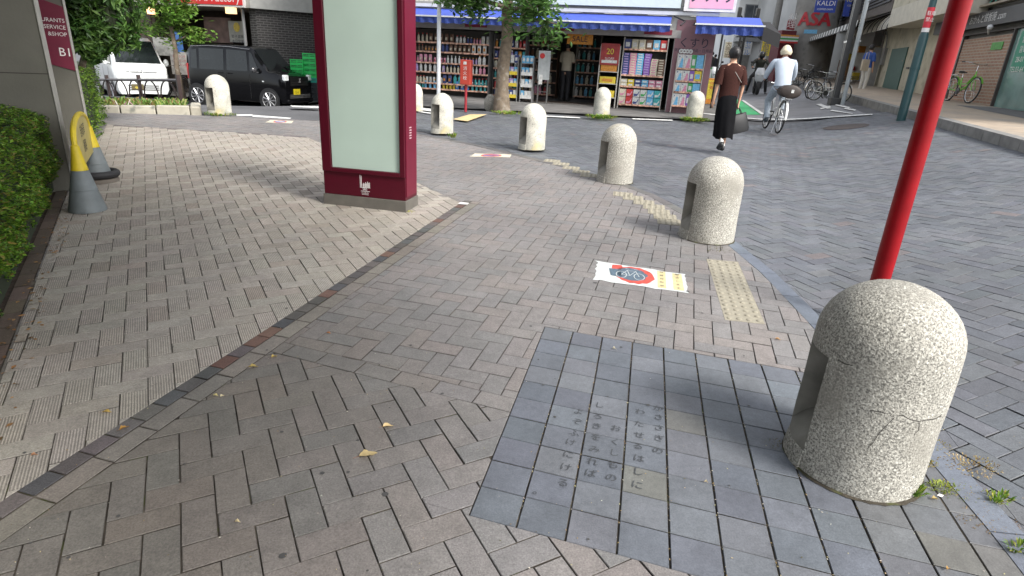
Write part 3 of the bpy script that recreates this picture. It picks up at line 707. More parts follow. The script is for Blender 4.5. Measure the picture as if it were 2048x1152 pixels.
h2a, h2b = G(192, 281), G(219, 233); h2 = (h2a + h2b) / 2 - hn * .46; hl2 = (h2b - h2a).length / 2 + .1
t = thing('clipped_hedge', 'low clipped hedge beyond the concrete fins under the evergreen', 'hedge'); r = random.Random(9); pos = []
G3 = [(.10, .19, .02), (.15, .27, .03), (.06, .12, .015), (.2, .32, .04)]
for k in range(9000):
    v = [r.uniform(-1, 1) for _ in range(3)]; ax = r.choice((0, 1, 1, 2, 2)); v[ax] = 1 if v[ax] > 0 or ax == 2 else -1
    p = h2 + hdir * v[0] * hl2 + hn * v[1] * (.42 + .04 * math.sin(v[0] * 9)); z = (v[2] + 1) / 2 * .82 + .03 * math.sin(v[0] * 7 + v[1] * 4) - abs(r.gauss(0, .02))
    pos.append((p.x + r.gauss(0, .02), p.y + r.gauss(0, .02), T(p.x, p.y) + max(.02, z)))
b = MB(); leaves(b, pos, .022, G3, r, up=.5, long=1.9); b.build('foliage', leafM, t, smooth=0)
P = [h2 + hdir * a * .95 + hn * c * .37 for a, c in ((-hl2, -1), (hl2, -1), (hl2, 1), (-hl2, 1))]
MB().prism(ccw([(p.x, p.y) for p in P]), T(h2.x, h2.y), T(h2.x, h2.y) + .76).build('shade_core', shadeM, t)
ev = AT(188, 5, 8.9); ev2 = AT(180, 72, 8.7); G2 = [(.05, .12, .02), (.035, .09, .015), (.08, .17, .03), (.12, .22, .05), (.025, .06, .012)]
bt_ = bush('evergreen_shrub', 'tall dense evergreen shrub with narrow glossy leaves beside the concrete fins', 'shrub', (ev.x, ev.y, ev.z + .2), (.44, .55, .72), 8500, .042, G2, 8, 3.2)
pos = []; r = random.Random(19)
for k in range(3200): v = Vector((r.gauss(0, 1), r.gauss(0, 1), r.gauss(0, 1))).normalized() * r.uniform(.5, 1.05); pos.append((ev2.x + v.x * .27 * (1 + .5 * v.z), ev2.y + v.y * .3, ev2.z + v.z * .34))
b = MB(); leaves(b, pos, .042, G2, r, up=.4, long=3.2, center=tuple(ev2)); b.build('lower_foliage', leafM, bt_, smooth=0)
MB().tube([(h2.x, h2.y, T(h2.x, h2.y)), (ev2.x, ev2.y, ev2.z), (ev.x, ev.y, ev.z)], [.05, .04, .03], 8).build('trunk', bark, bt_)
# ---------------- street trees ----------------
def tree(name, label, base, h, r0, crown, n, size, cols, seed, lean=(0, 0), limbs=9, long=2.4, limb0=.35, first=None):
    t = thing(name, label, 'tree', base, 0, 'street trees'); r = random.Random(seed); b = MB(); top = Vector((lean[0], lean[1], h))
    pts = [(top * (k / 8)) + Vector((r.gauss(0, .02), r.gauss(0, .02), 0)) * (k > 0) for k in range(9)]; pts[0] = Vector((0, 0, -.03))
    b.tube(pts, [r0 * (1.35 if k == 0 else 1 - .07 * k) for k in range(9)], 14)
    tips = []
    for k in range(limbs):
        f = limb0 + (1 - limb0) * (k + r.random()) / limbs; p = top * f; a = k * 2.4 + r.random(); 
        if first and k < len(first): p = top * first[k][0]; a = first[k][1]
        l = crown[0] * r.uniform(.7, 1.05); lo_ = first and k < len(first); e = p + Vector((math.cos(a) * l, math.sin(a) * l, l * (r.uniform(-.05, .12) if lo_ else r.uniform(.25, .7)))); m_ = (p + e) / 2 + Vector((0, 0, .06))
        rr = r0 * .35; b.tube([p, m_, e], [rr, rr * .6, rr * .25], 7)
        for q in range(5):
            s = p.lerp(e, r.uniform(.35, 1)); d_ = Vector((r.gauss(0, 1), r.gauss(0, 1), r.gauss(.1, .7))).normalized() * r.uniform(.2, .5) * crown[0]
            b.tube([s, s + d_], [rr * .25, rr * .1], 5); tips.append(s + d_); tips.append(s + d_ * .6)
        tips.append(e)
    b.build('trunk', bark, t); b = MB(); pos = []
    for k in range(n):
        o = r.choice(tips); v = Vector((r.gauss(0, 1), r.gauss(0, 1), r.gauss(0, .7))) * crown[1] * .36; pos.append(o + v)
    leaves(b, pos, size, cols, r, up=.3, long=long); b.build('crown', leafM, t, smooth=0); return t
tb = G(1003, 222)
G5 = [(.09, .19, .04), (.06, .14, .03), (.13, .25, .06), (.04, .09, .02)]
tree('street_tree', 'mottled bark street tree in front of the drugstore entrance', tb, 4.2, .16, (1.25, .5), 5200, .075, G5, 3, lean=(.05, .1), limbs=9, limb0=.58, first=[(.46, R(-20)), (.52, R(195)), (.5, R(-60)), (.56, R(215))])
lt = G(367, 201)
G6 = [(.14, .28, .04), (.19, .34, .06), (.09, .2, .03), (.24, .38, .08)]
tree('street_tree', 'young bright green street tree between the white van and black car', lt, 4.0, .085, (.8, .5), 4200, .075, G6, 5, lean=(-.15, 0), limbs=11, limb0=.42)
kt2 = AT(668, 200, 17.5); kt2 = Vector((kt2.x, kt2.y, T(kt2.x, kt2.y)))
tree('street_tree', 'street tree mostly hidden behind the maroon kiosk, twigs at its upper left', kt2, 4.6, .15, (1.9, .5), 3600, .07, G5, 12, limbs=12, limb0=.62)
tree('street_tree', 'unseen tree added behind the viewpoint so its crown shades the paving', Vector((1.9, -1.9, T(1.9, -1.9))), 4.9, .13, (1.8, .6), 12000, .085, G5, 22, lean=(-1.5, 3.4), limbs=17, limb0=.62)  # unseen tree, added and leaned so its crown darkens the left paving
# ---------------- weeds, leaves, stickers ----------------
def weed(px, py, n, s, label, seed, cols=None, rad=.05, hgt=.06, cat='weed'):
    g = G(px, py); r = random.Random(seed); b = MB(); cols = cols or [(.14, .26, .03), (.22, .3, .04), (.09, .18, .02), (.3, .3, .06)]
    for k in range(n):
        a = r.uniform(0, 6.28); d = r.random() ** .6 * rad; p = Vector((g.x + math.cos(a) * d * 1.2, g.y + math.sin(a) * d * .8, 0)); p.z = T(p.x, p.y) - .004
        b.col = jit(r.choice(cols), .2, r); q = p + Vector((math.cos(a) * s * r.uniform(.2, 1), math.sin(a) * s * r.uniform(.2, 1), hgt * r.uniform(.3, 1))); m_ = (p + q) / 2 + Vector((0, 0, s * .3))
        w_ = Vector((-math.sin(a), math.cos(a), 0)) * s * .16
        i = [b.v(p), b.v(m_ - w_), b.v(q), b.v(m_ + w_)]; b.f(i)
    return tag(b.build('weed_tuft', leafM, smooth=0), label, cat, 'weeds growing in the paving joints')
weed(1815, 985, 110, .035, 'bright green weed tuft at the right foot of the nearest bollard', 1, rad=.04)
weed(1850, 925, 90, .014, 'yellowish moss tuft on the kerb stones right of the nearest bollard', 2, [(.35, .25, .06), (.3, .3, .05)], .035, .012)
weed(1885, 975, 150, .014, 'green moss streak in the joint right of the nearest bollard', 3, [(.2, .26, .03), (.26, .3, .05)], .045, .014)
weed(1995, 1000, 50, .026, 'small green weed in the gutter at the right edge', 4, rad=.03, hgt=.04)
weed(1203, 237, 260, .12, 'grass tuft around the foot of the bollard at the shop entrance', 5, rad=.28, hgt=.09)
weed(1390, 242, 260, .12, 'grass tuft around the foot of the bollard at the shop corner', 6, rad=.28, hgt=.09)
weed(905, 276, 30, .07, 'thin weed at the right foot of the bollard next to the kiosk', 7, rad=.05, hgt=.1)
weed(1018, 228, 150, .1, 'weeds around the trunk of the tree in front of the drugstore', 8, rad=.3, hgt=.06)
weed(440, 231, 120, .08, 'weeds at the foot of the bollard left of the kiosk', 9, rad=.22, hgt=.06)
weed(820, 424, 26, .02, 'little yellow green weed at the front corner of the kiosk plinth', 10, [(.4, .4, .04)], .03, .015)
weed(1440, 500, 40, .02, 'dirt and moss along the foot of the second nearest bollard', 11, [(.12, .1, .05), (.15, .16, .05)], .1, .008)
weed(2040, 1100, 40, .025, 'weed at the right bottom corner of the gutter', 12, rad=.03, hgt=.03)
weed(1940, 930, 240, .016, 'dry leaf litter in the gutter beside the kerb', 13, [(.3, .2, .07), (.2, .13, .05), (.45, .35, .15)], .09, .008, 'leaf litter')
weed(1925, 985, 120, .012, 'dry brown and green crumbs along the kerb joint at lower right', 14, [(.3, .2, .07), (.2, .26, .04), (.4, .3, .1)], .08, .008, 'leaf litter')
weed(1975, 1040, 120, .012, 'brown litter along the kerb joint near the bottom right corner', 15, [(.25, .15, .06), (.35, .25, .1)], .08, .006, 'leaf litter')
weed(1870, 890, 90, .012, 'yellow moss where the kerb meets the nearest bollard', 16, [(.3, .26, .05), (.38, .28, .08)], .05, .008)
weed(1560, 890, 90, .01, 'dry moss line at the left foot of the nearest bollard', 17, [(.12, .1, .05), (.16, .15, .05)], .05, .006)
def fallen(px, py, s_, a, label, col=(.62, .48, .24), seed=1):
    s = s_ * 1.3; g = G(px, py); r = random.Random(seed); b = MB(); b.col = jit(col, .1, r); n = 9; X = Matrix.Translation((g.x, g.y, g.z + .004)) @ Matrix.Rotation(R(a), 4, 'Z'); b.X = X
    top = []; 
    for k in range(n + 1):
        u = k / n; wd = s * .30 * math.sin(math.pi * u ** .8) * r.uniform(.85, 1.1); top.append((u * s - s / 2, wd, .004 * math.sin(u * 5) + .006 * abs(wd / s)))
    mid = [b.v((x, 0, z * .3)) for x, _, z in top]; up = [b.v((x, y, z + .006 * r.random())) for x, y, z in top]; dn = [b.v((x, -y, z + .005)) for x, y, z in top]
    for k in range(n): b.f((mid[k], mid[k + 1], up[k + 1], up[k])); b.f((dn[k], dn[k + 1], mid[k + 1], mid[k]))
    b.col = (.3, .12, .06); b.tube([(-s / 2, 0, .002), (-s * .85, -s * .12, .004)], s * .012, 4)
    return tag(b.build('fallen_leaf', leafM, smooth=60), label, 'fallen leaf', 'dry leaves fallen on the pavement')
fallen(737, 911, .052, 25, 'largest dry cream leaf with a pointed tip on the pavers')
fallen(777, 854, .034, 20, 'rounded cream leaf above the largest one', seed=2)
fallen(507, 735, .03, 15, 'small yellow leaf near the bend of the paving pattern', (.5, .38, .12), 3)
fallen(549, 715, .022, 50, 'tiny yellow leaf on the band of pavers', (.5, .36, .1), 4)
fallen(432, 793, .016, 0, 'left one of a pair of tiny pale leaves', (.65, .55, .25), 5)
fallen(445, 794, .013, 60, 'right one of a pair of tiny pale leaves', (.7, .62, .4), 6)
fallen(249, 858, .026, 55, 'orange leaf lying across the dark setts', (.5, .26, .06), 7)
fallen(215, 826, .026, 10, 'yellow leaf on the pale grooved paving near the setts', (.5, .36, .1), 8)
fallen(658, 668, .016, 0, 'tiny orange leaf above the paver band', (.5, .22, .08), 9)
fallen(1556, 680, .022, -20, 'orange leaf between the tactile strip and the nearest bollard', (.55, .32, .14), 10)
fallen(1229, 699, .016, 0, 'pale round petal on the blue tiles', (.7, .62, .45), 11)
fallen(476, 1046, .012, 0, 'tiny cream petal near the bottom edge', (.6, .5, .3), 12)
fallen(1412, 966, .01, 0, 'tiny cream petal in a joint of the blue tiles', (.6, .5, .3), 13)
fallen(1870, 1000, .02, 0, 'yellow curled leaf in the joint by the kerb', (.5, .36, .1), 14)
fallen(8, 308, .05, 0, 'orange leaf caught on top of the hedge', (.5, .2, .05), 15).location = (0, 0, .5)
fallen(70, 912, .014, 30, 'small reddish leaf on the pale paving at lower left', (.4, .2, .1), 16)
fallen(1895, 1140, .014, 30, 'small orange leaf near the bottom right corner', (.5, .3, .1), 17)
lit = MB(); r = random.Random(77)
for k in range(260):
    p = HB + hdir * r.uniform(0, hl) + hn * r.uniform(.12, .26); lit.col = jit(r.choice([(.25, .13, .05), (.35, .2, .08), (.12, .08, .04)]), .3, r); a = r.uniform(0, 6.28); s = r.uniform(.006, .018); z = T(p.x, p.y) + r.uniform(.0, .012)
    c_, s_ = math.cos(a) * s, math.sin(a) * s; lit.q([(p.x - c_, p.y - s_, z), (p.x + s_ * .5, p.y - c_ * .5, z + .003), (p.x + c_, p.y + s_, z), (p.x - s_ * .5, p.y + c_ * .5, z)])
tag(lit.build('leaf_litter', leafM, smooth=0), 'brown leaf litter on the soil strip under the near hedge', 'leaf litter', kind='stuff')
crumb = MB(); r = random.Random(78)
for k in range(900):
    p = G(r.uniform(-50, 2048), r.uniform(420, 1150)); 
    if r.random() < .5: p = TB[0] + tx_ * (r.randint(1, 8) + r.uniform(-.02, .02)) + ty_ * r.uniform(0, 10); 
    crumb.col = jit(r.choice([(.5, .42, .22), (.3, .2, .08), (.6, .55, .45), (.12, .1, .05)]), .3, r); a = r.uniform(0, 6.28); s = r.uniform(.0012, .0045); z = T(p.x, p.y) + .003
    c_, s_ = math.cos(a) * s, math.sin(a) * s; crumb.q([(p.x - c_, p.y - s_, z), (p.x + s_ * .5, p.y - c_ * .5, z), (p.x + c_, p.y + s_, z), (p.x - s_ * .5, p.y + c_ * .5, z)])
tag(crumb.build('litter_crumbs', leafM, smooth=0), 'tiny crumbs of dry leaf scattered over the paving', 'leaf crumbs', kind='stuff')
gum = MB(); r = random.Random(79)
for px, py, s in ((566, 1112, .011), (771, 989, .011), (645, 947, .008), (1190, 566, .014), (1375, 583, .012)) + tuple((r.uniform(0, 1500), r.uniform(430, 1150), r.uniform(.003, .008)) for _ in range(45)):
    g = G(px, py); n = 14; gum.f([gum.v((g.x + s * math.cos(6.283 * k / n) * r.uniform(.85, 1.15), g.y + s * math.sin(6.283 * k / n) * r.uniform(.85, 1.15), g.z + .0022)) for k in range(n)])
tag(gum.build('gum_marks', M('gum_dark', (.06, .058, .056), .7), smooth=0), kind='structure')
# floor stickers
def sticker(name, label, q, parts):
    q = [G(*p) for p in q]; t = thing(name, label, 'floor sticker', (0, 0, 0))
    def pos(u, v, dz): 
        p = (q[0] * (1 - u) + q[1] * u) * (1 - v) + (q[3] * (1 - u) + q[2] * u) * v; return (p.x, p.y, T(p.x, p.y) + dz)
    for k, (nm, mat, polys) in enumerate(parts):
        b = MB()
        for pl in polys: b.f([b.v(pos(u, v, .0018 + .0006 * k)) for u, v in pl])
        b.build(nm, mat, t, smooth=0)
    return t, pos
def rag(u0, u1, v0, v1, seed, a=.03):
    r = random.Random(seed); n = 9; P = [(u0 + (u1 - u0) * k / n, v0 + r.uniform(0, a)) for k in range(n)] + [(u1 - r.uniform(0, a * .4), v0 + (v1 - v0) * k / n) for k in range(n)] + [(u1 - (u1 - u0) * k / n, v1 - r.uniform(0, a)) for k in range(n)] + [(u0 + r.uniform(0, a), v1 - (v1 - v0) * k / n) for k in range(n)]
    return P
ell = lambda cu, cv, ru, rv, n=28, s=0, a=0.: [(cu + ru * math.cos(6.2832 * k / n) * (1 + a * math.sin(k * 2.3 + s)), cv + rv * math.sin(6.2832 * k / n) * (1 + a * math.cos(k * 3.1 + s))) for k in range(n)]
stW = M('sticker_white', (.58, .61, .6), .6, var=.12, scale=30); stR = M('sticker_red', (.5, .07, .05), .6, var=.25, scale=40); stB = M('sticker_navy', (.08, .12, .16), .6, var=.3, scale=40); stY = M('sticker_cream', (.6, .5, .27), .6, var=.15, scale=30)
st1, ps = sticker('floor_sticker', 'worn white sticker with bicycle emblem in a red ring beside the tactile strip', [(1190, 521), (1372, 549), (1378, 588), (1181, 559)],
    [('backing', stW, [rag(0, 1, 0, 1, 3, .05)]), ('text_panel', stY, [[(.69, .06), (.78, .05), (.78, .92), (.69, .93)], [(.85, .06), (.95, .05), (.96, .9), (.85, .92)]]), ('ring', stR, [ell(.45, .48, .21, .42, a=.05), [(.2, .1), (.3, .05), (.34, .3), (.2, .35)]]), ('ring_centre', stB, [ell(.42, .46, .16, .32, a=.08, s=2), [(.17, .32), (.3, .28), (.32, .7), (.2, .66)]])])
b = MB()
def pline(b, pos, pts, w_, dz=.0045):
    for a, c in zip(pts, pts[1:]):
        A, C = Vector(pos(*a, dz)), Vector(pos(*c, dz)); d_ = (C - A).normalized(); nn = Vector((-d_.y, d_.x, 0)) * w_; b.q([A - nn, C - nn, C + nn, A + nn])
for cu in (.31, .50): pline(b, ps, ell(cu, .55, .055, .16, 18) + [ell(cu, .55, .055, .16, 18)[0]], .0022)
pline(b, ps, [(.31, .55), (.37, .3), (.46, .3), (.40, .55), (.31, .55)], .002); pline(b, ps, [(.37, .3), (.40, .55)], .002); pline(b, ps, [(.46, .3), (.50, .55)], .002); pline(b, ps, [(.44, .2), (.48, .2)], .003); pline(b, ps, [(.35, .22), (.39, .22)], .003)
b.build('bicycle_emblem', stW, st1, smooth=0)
b = MB(); an = math.atan2(*(lambda v: (v.y, v.x))(G(1372, 549) - G(1190, 521)))
for i, (s, u) in enumerate((('撤去します', .90), ('放置自転車', .735))):
    for j, ch in enumerate(s):
        p = ps(u, .12 + j * .175, .0045); b.text(ch, .03, Matrix.Translation(p) @ Matrix.Rotation(an, 4, 'Z'))
b.build('lettering', M('sticker_ink', (.05, .08, .09), .6), st1, smooth=0)
for i, (q, lab) in enumerate((([(948, 307), (1024, 309), (1020, 315), (937, 313)], 'cream diamond sticker with red and blue emblem before the fourth bollard'), ([(540, 240), (588, 242), (583, 247), (530, 245)], 'faded sticker with red and blue emblem left of the kiosk'))):
    s_, p_ = sticker('floor_sticker', lab, q, [('backing', M('sticker_pale', (.6, .54, .42), .6, var=.1), [rag(0, 1, 0, 1, 5 + i, .05)]), ('ring', stR, [ell(.5, .5, .26, .42)]), ('ring_centre', M('sticker_blue', (.16, .2, .42), .6), [ell(.5, .5, .2, .3)])])
    b = MB(); pline(b, p_, [(.3, .35), (.7, .7)], .02); pline(b, p_, [(.42, .3), (.6, .4)], .012); b.build('emblem_bar', stW if i else stR, s_, smooth=0)
g = G(927, 407); tag(MB().prism([(g.x - .05, g.y - .03), (g.x + .04, g.y - .04), (g.x + .05, g.y + .02), (g.x - .03, g.y + .04)], g.z + .001, g.z + .004).build('survey_plate', wh), 'small white survey plate at the corner of the paving strip', 'plate')
g = G(1880, 992); b = MB(); b.prism([(g.x - .012, g.y), (g.x, g.y - .008), (g.x + .014, g.y + .002), (g.x + .002, g.y + .009)], g.z + .001, g.z + .003); tag(b.build('paper_scrap', wh), 'scrap of white paper on the tiles right of the nearest bollard', 'litter')
# ---------------- drugstore ----------------
S_ = G(1333, 223); srot = R(-13)
st = thing('drugstore_building', 'corner drugstore with long blue awning and white sign band above crowded shelves', 'shop', S_, srot)
def SP(x, y, off=0): return PH(x, y, S_, srot, off)
xl = SP(690, 195)[0]; zf0 = SP(1340, 76)[1]; zf1 = SP(1340, 62)[1] + .02
cream = M('cream_panel', (.5, .49, .46), .7, var=.08); dark = M('shop_dark', (.03, .028, .026), .8, var=.3, scale=4); whp = M('white_panel', (.62, .63, .64), .5, var=.05)
greyM = M('grey_metal', (.25, .25, .25), .5, var=.1); tileW = brick_mat('white_wall_tile', (.55, .53, .48), (.6, .57, .52), (.25, .23, .2), .15, .15, .008, .4, 0)
XR = SP(1408, 222)[0]; zt0 = SP(1340, 33, 0)[1]; zt1 = SP(1340, 26)[1]; zt2 = SP(1340, 18)[1]; H_ = 8.5; DP = 5.0
b = MB(); b.box(xl, XR, DP, DP + .2, -.3, zf1); b.box(xl - .2, xl, 0, DP, -.5, zf1); b.box(XR - .12, XR, .05, DP, -.3, zf1); b.box(-.05, .10, .0, .25, -.3, zf1, 1); b.box(xl, XR, .01, DP + .2, zf1, zt0 + .02, 1); b.box(xl, XR, .02, .3, -.6, .02)
b.build('wall', [M('shop_interior', (.17, .155, .14), .8, var=.1), cream], st)
b = MB(); b.box(xl, XR - .13, .3, DP, .0, .03); b.build('shop_floor', M('shop_floor_brown', (.11, .08, .06), .4, var=.1), st)
b = MB(); b.box(xl, XR, .03, DP, zf1 - .02, zf1 - .002); b.build('ceiling', M('ceiling_grey', (.3, .29, .27), .8), st)
b = MB(); b.box(xl, .1, -.02, .02, zf0, zf1); b.build('fascia', M('fascia_grey', (.38, .36, .35), .5), st)
b = MB()
for a, c in ((930, 974), (1108, 1148), (1288, 1344)): b.box(SP(a, 68)[0], SP(c, 68)[0], -.028, -.021, zf0 + (zf1 - zf0) * .35, zf1)
b.build('fascia_stripe', M('stripe_maroon', (.25, .03, .06), .5), st)
b = MB(); b.box(xl, XR, -.12, .02, zt0 + .03, zt1 + .03); b.build('trim', whp, st); b = MB(); b.box(xl, XR, -.04, .02, zt1 + .035, zt2); b.build('trim_band', greyM, st)
xs = SP(965, 10)[0]; xp = SP(1362, 10)[0]
b = MB(); b.wall(xl, xs + 1, zt2, H_, .0); b.q([(xl, 0, H_), (XR, 0, H_), (XR, DP, H_), (xl, DP, H_)]); b.q([(xl, DP, zt2), (xl, 0, zt2), (xl, 0, H_), (xl, DP, H_)]); b.wall(xs + 1, XR, zt2, H_, .0); b.q([(XR, 0, zt0), (XR, DP, zt0), (XR, DP, H_), (XR, 0, H_)], uv=[(0, 0), (5, 0), (5, 5), (0, 5)])
b.build('upper_wall', tileW, st)
b = MB(); b.box(xs, xp, -.16, -.005, zt2 + .01, zt2 + 1.4); b.build('sign_panel', M('sign_pale', (.58, .66, .66), .4, var=.04), st)
b = MB(); b.box(xp + .08, XR + .35, -.2, -.005, zt2 - .05, zt2 + 1.3); b.build('pink_sign', [M('sign_rim', (.7, .68, .68), .5)], st)
b = MB(); b.box(xp + .2, XR + .28, -.21, -.201, zt2 + .02, zt2 + 1.2); pk = b.build('pink_sign_face', M('sign_pink', (.75, .38, .52), .5, var=.03), st)
ink = M('ink_navy', (.02, .02, .05), .5); b = MB(); b.wtext('クスリ', .5, (xp + XR) / 2 + .24, -.213, zt2 + .33, sx=.75); b.build('pink_sign_lettering', ink, st, smooth=0)
# blue awnings
blue = M('awning_blue', (.05, .09, .42), .6, var=.12, scale=5); blueD = M('awning_valance', (.03, .06, .26), .7, var=.25, scale=6)
def awning(name, x0, x1, y0, y1, za, zb, vh, mats, parent, folds=True, bar=.03, seg=14):
    b = MB(); n = seg
    for k in range(n):
        a, c = x0 + (x1 - x0) * k / n, x0 + (x1 - x0) * (k + 1) / n
        b.q([(a, y1, zb), (c, y1, zb), (c, y0, za), (a, y0, za)]); b.q([(a, y1, zb - .02), (a, y0, za - .02), (c, y0, za - .02), (c, y1, zb - .02)], 1)
    for xx in (x0, x1): b.q([(xx, y1, zb - .02), (xx, y1, zb), (xx, y0, za), (xx, y0, za - .02)], 1)
    r = random.Random(3); m_ = int(abs(x1 - x0) / .05) + 2; pr = None
    for k in range(m_ + 1):
        x = x0 + (x1 - x0) * k / m_; y = y1 + .004 + .022 * math.sin(k * 1.3) + r.uniform(-.01, .01); d = vh + .008 * math.sin(k * .9) + r.uniform(0, .01)
        cur = [(x, y1, zb - .02), (x, y, zb - vh * .5), (x, y * 1 + .01, zb - d)]
        if pr:
            b.q([pr[1], cur[1], cur[0], pr[0]], 1); b.q([pr[2], cur[2], cur[1], pr[1]], 1)
        pr = cur
    o = b.build(name, mats, parent, smooth=60); b = MB(); b.box(x0 - .03, x1 + .03, y1 - .03, y1 + .012, zb - .015, zb + .02); b.build('front_bar', whp, o); return o
P1 = .9; zaw = zt0 + .0; zb_ = SP(1345, 50, -P1)[1]; vb = zb_ - SP(1345, 64, -P1)[1]
awning('awning', xl, SP(1343, 40)[0], -.02, -P1, zaw, zb_, vb, [blue, blueD], st)
awning('awning', XR - .55, XR + .95, -.15, -1.15, zaw + .02, SP(1450, 50, -1.15)[1], .2, [blue, blueD], st, seg=6)
b = MB(); za_k = SP(1450, 50, -1.15)[1]; P_ = [(XR + .955, -1.15, za_k), (XR + 1.45, -.5, za_k - .12), (XR + 1.3, .6, zaw), (XR + .9, .6, zaw)]; i1 = [b.v(p) for p in P_]; i2 = [b.v((p[0], p[1], p[2] - .3)) for p in P_]; b.f(i1); b.f(i2[::-1]); [b.f((i2[k], i2[(k + 1) % 4], i1[(k + 1) % 4], i1[k])) for k in range(4)]; b.build('awning_side', M('awning_black', (.012, .012, .014), .8), st, smooth=0)
b = MB(); b.tube([(SP(1348, 40)[0], -.1, zt0), (.15, -.5, zb_ + .12), (.05, -P1, zb_)], .02, 6); b.tube([(.5, -.1, zt0 - .05), (.35, -.5, zb_ + .05), (XR - .5, -1.1, zb_)], .02, 6); b.build('awning_arm', M('black_metal', (.02, .02, .02), .4), st)
# corner pink brown panel with writing
za_, zb2 = SP(1375, 66)[1], SP(1375, 113)[1]; xa, xb = SP(1347, 90)[0] + .02, XR - .01
b = MB(); b.box(xa, xb, -.012, .1, -.1, za_ + .3); b.build('corner_wall', M('corner_plum', (.30, .16, .18), .6, var=.06), st)
b = MB(); b.wtext('くすり', .26, (xa + xb) / 2, -.015, SP(1375, 87)[1]); b.wtext('医薬品・化粧品・日用品', .085, (xa + xb) / 2, -.015, SP(1375, 101)[1]); b.build('corner_lettering', ink, st, smooth=0)
# shelves and goods ----------------------------------------------------------
shelfM = M('shelf_white', (.5, .48, .44), .5, var=.08); shelfG = M('shelf_grey', (.12, .12, .12), .5)
gcols = {'white': (.6, .6, .58), 'blue': (.08, .2, .5), 'green': (.06, .35, .1), 'red': (.5, .04, .04), 'pink': (.6, .25, .35), 'purple': (.22, .1, .4), 'teal': (.05, .35, .36), 'yellow': (.65, .5, .05), 'orange': (.6, .25, .04), 'brown': (.15, .08, .05), 'navy': (.04, .06, .2), 'sky blue': (.15, .42, .65), 'cream': (.6, .55, .42), 'lilac': (.4, .3, .55)}
gm = {k: M('pack_' + k.replace(' ', '_'), v, .4, var=.25, scale=25) for k, v in gcols.items()}; lblM = gm['white']
def bottle_mesh(kind, c):
    b = MB(); r = .03
    if kind == 0: b.lathe([(r, 0), (r, .12), (r * .9, .13), (r * .4, .155), (r * .4, .17)], n=8, m=0); b.lathe([(r * .5, .1701), (r * .5, .2)], n=8, m=1)
    elif kind == 1: b.tube([(0, 0, 0), (0, 0, .13), (0, 0, .16), (.0, 0, .18)], [(.035, .022), (.038, .022), (.02, .015), (.012, .012)], 8, 0, side=(1, 0, 0)); b.box(-.012, .03, -.01, .01, .181, .205, 1)
    else: b.tube([(0, 0, 0), (0, 0, .015), (0, 0, .15), (0, 0, .18)], [(.035, .02), (.042, .026), (.04, .02), (.036, .003)], 8, 0, side=(1, 0, 0)); b.box(-.02, .02, -.0285, -.021, .05, .11, 1)
    return b
protos = {}
def good(kind, c, c2, label, loc, rz, s=1.0, group='bottles and pouches on the drugstore wall shelves'):
    key = (kind, c, c2)
    if key not in protos:
        nm = ('round_bottle', 'pump_bottle', 'refill_pouch')[kind]
        o = bottle_mesh(kind, c).build(nm, [gm[c], gm[c2]]); protos[key] = o
    else:
        o = protos[key].copy(); sc.collection.objects.link(o)
    o.location = loc; o.rotation_euler = (0, 0, rz); o.scale = (s, s, s); tag(o, label, ('bottle', 'bottle', 'pouch')[kind], group); return o
Mroot = Matrix.Translation(S_) @ Matrix.Rotation(srot, 4, 'Z')
def shelfunit(name, label, x0, x1, y0, y1, zs, mat, parent=None, back=True, top=None):
    t = thing(name, label, 'shelf unit', Mroot @ Vector((x0, y0, 0)), srot, 'shelving of the drugstore'); w_ = x1 - x0; d_ = y1 - y0; tp_ = top or zs[-1] + .35
    MB().box(-.02, 0, 0, d_, 0, tp_).build('side_panel', mat, t); MB().box(w_, w_ + .02, 0, d_, 0, tp_).build('side_panel', mat, t)
    if back: b = MB(); b.box(0, w_, d_ - .02, d_, .0, tp_); b.build('back_panel', M('shelf_back', (.07, .065, .06), .7), t)
    for z in zs: b = MB(); b.box(.001, w_ - .001, 0, d_ - .021, z - .02, z); b.box(.001, w_ - .001, -.012, -.001, z - .03, z + .012, 1); b.build('shelf', [mat, M('price_rail', (.6, .35, .25), .5, var=.8, scale=14)], t)
    return t
rows_px = [189, 168, 146, 127, 105, 86]
xw0, xw1 = SP(790, 190)[0], SP(974, 190)[0]
zs = [SP(905, y, .02)[1] for y in rows_px]; zs[0] = .2
shelfunit('wall_shelving', 'long dark six tier shelving of bottles along the left of the drugstore front', xw0, xw1, .02, .42, zs, shelfG, top=zf0 - .02)
xm0, xm1 = SP(976, 190)[0], SP(1082, 190)[0]
r = random.Random(50); cl = list(gcols); cnt = 0
rown = ['bottom', 'second', 'third', 'fourth', 'fifth', 'top']
pal = [['blue', 'sky blue', 'green', 'pink', 'red', 'teal', 'yellow'], ['cream', 'white', 'sky blue', 'navy', 'teal'], ['white', 'lilac', 'pink', 'cream', 'red'], ['pink', 'teal', 'lilac', 'orange', 'white'], ['navy', 'white', 'brown', 'lilac', 'red'], ['brown', 'cream', 'pink', 'white', 'navy']]
extra = MB()
for ri, z in enumerate(zs):
    x = xw0 + .05; run = 0
    while x < xw1 - .04:
        if run <= 0: run = r.randint(2, 5); c = r.choice(pal[ri]); c2 = r.choice(['white', 'red', 'cream', 'blue', 'orange']); k = r.choice((0, 1, 2)); s = r.uniform(.75, 1.35)
        p = Mroot @ Vector((x, .10, z + .0))
        good(k, c, c2, '%s %s with %s cap on the %s shelf of the drugstore wall' % (c, ('round bottle', 'pump bottle', 'refill pouch')[k], c2, rown[ri]), p, srot, s); cnt += 1
        x += .088 * s * (1.25 if k == 2 else 1.1) + .012; run -= 1
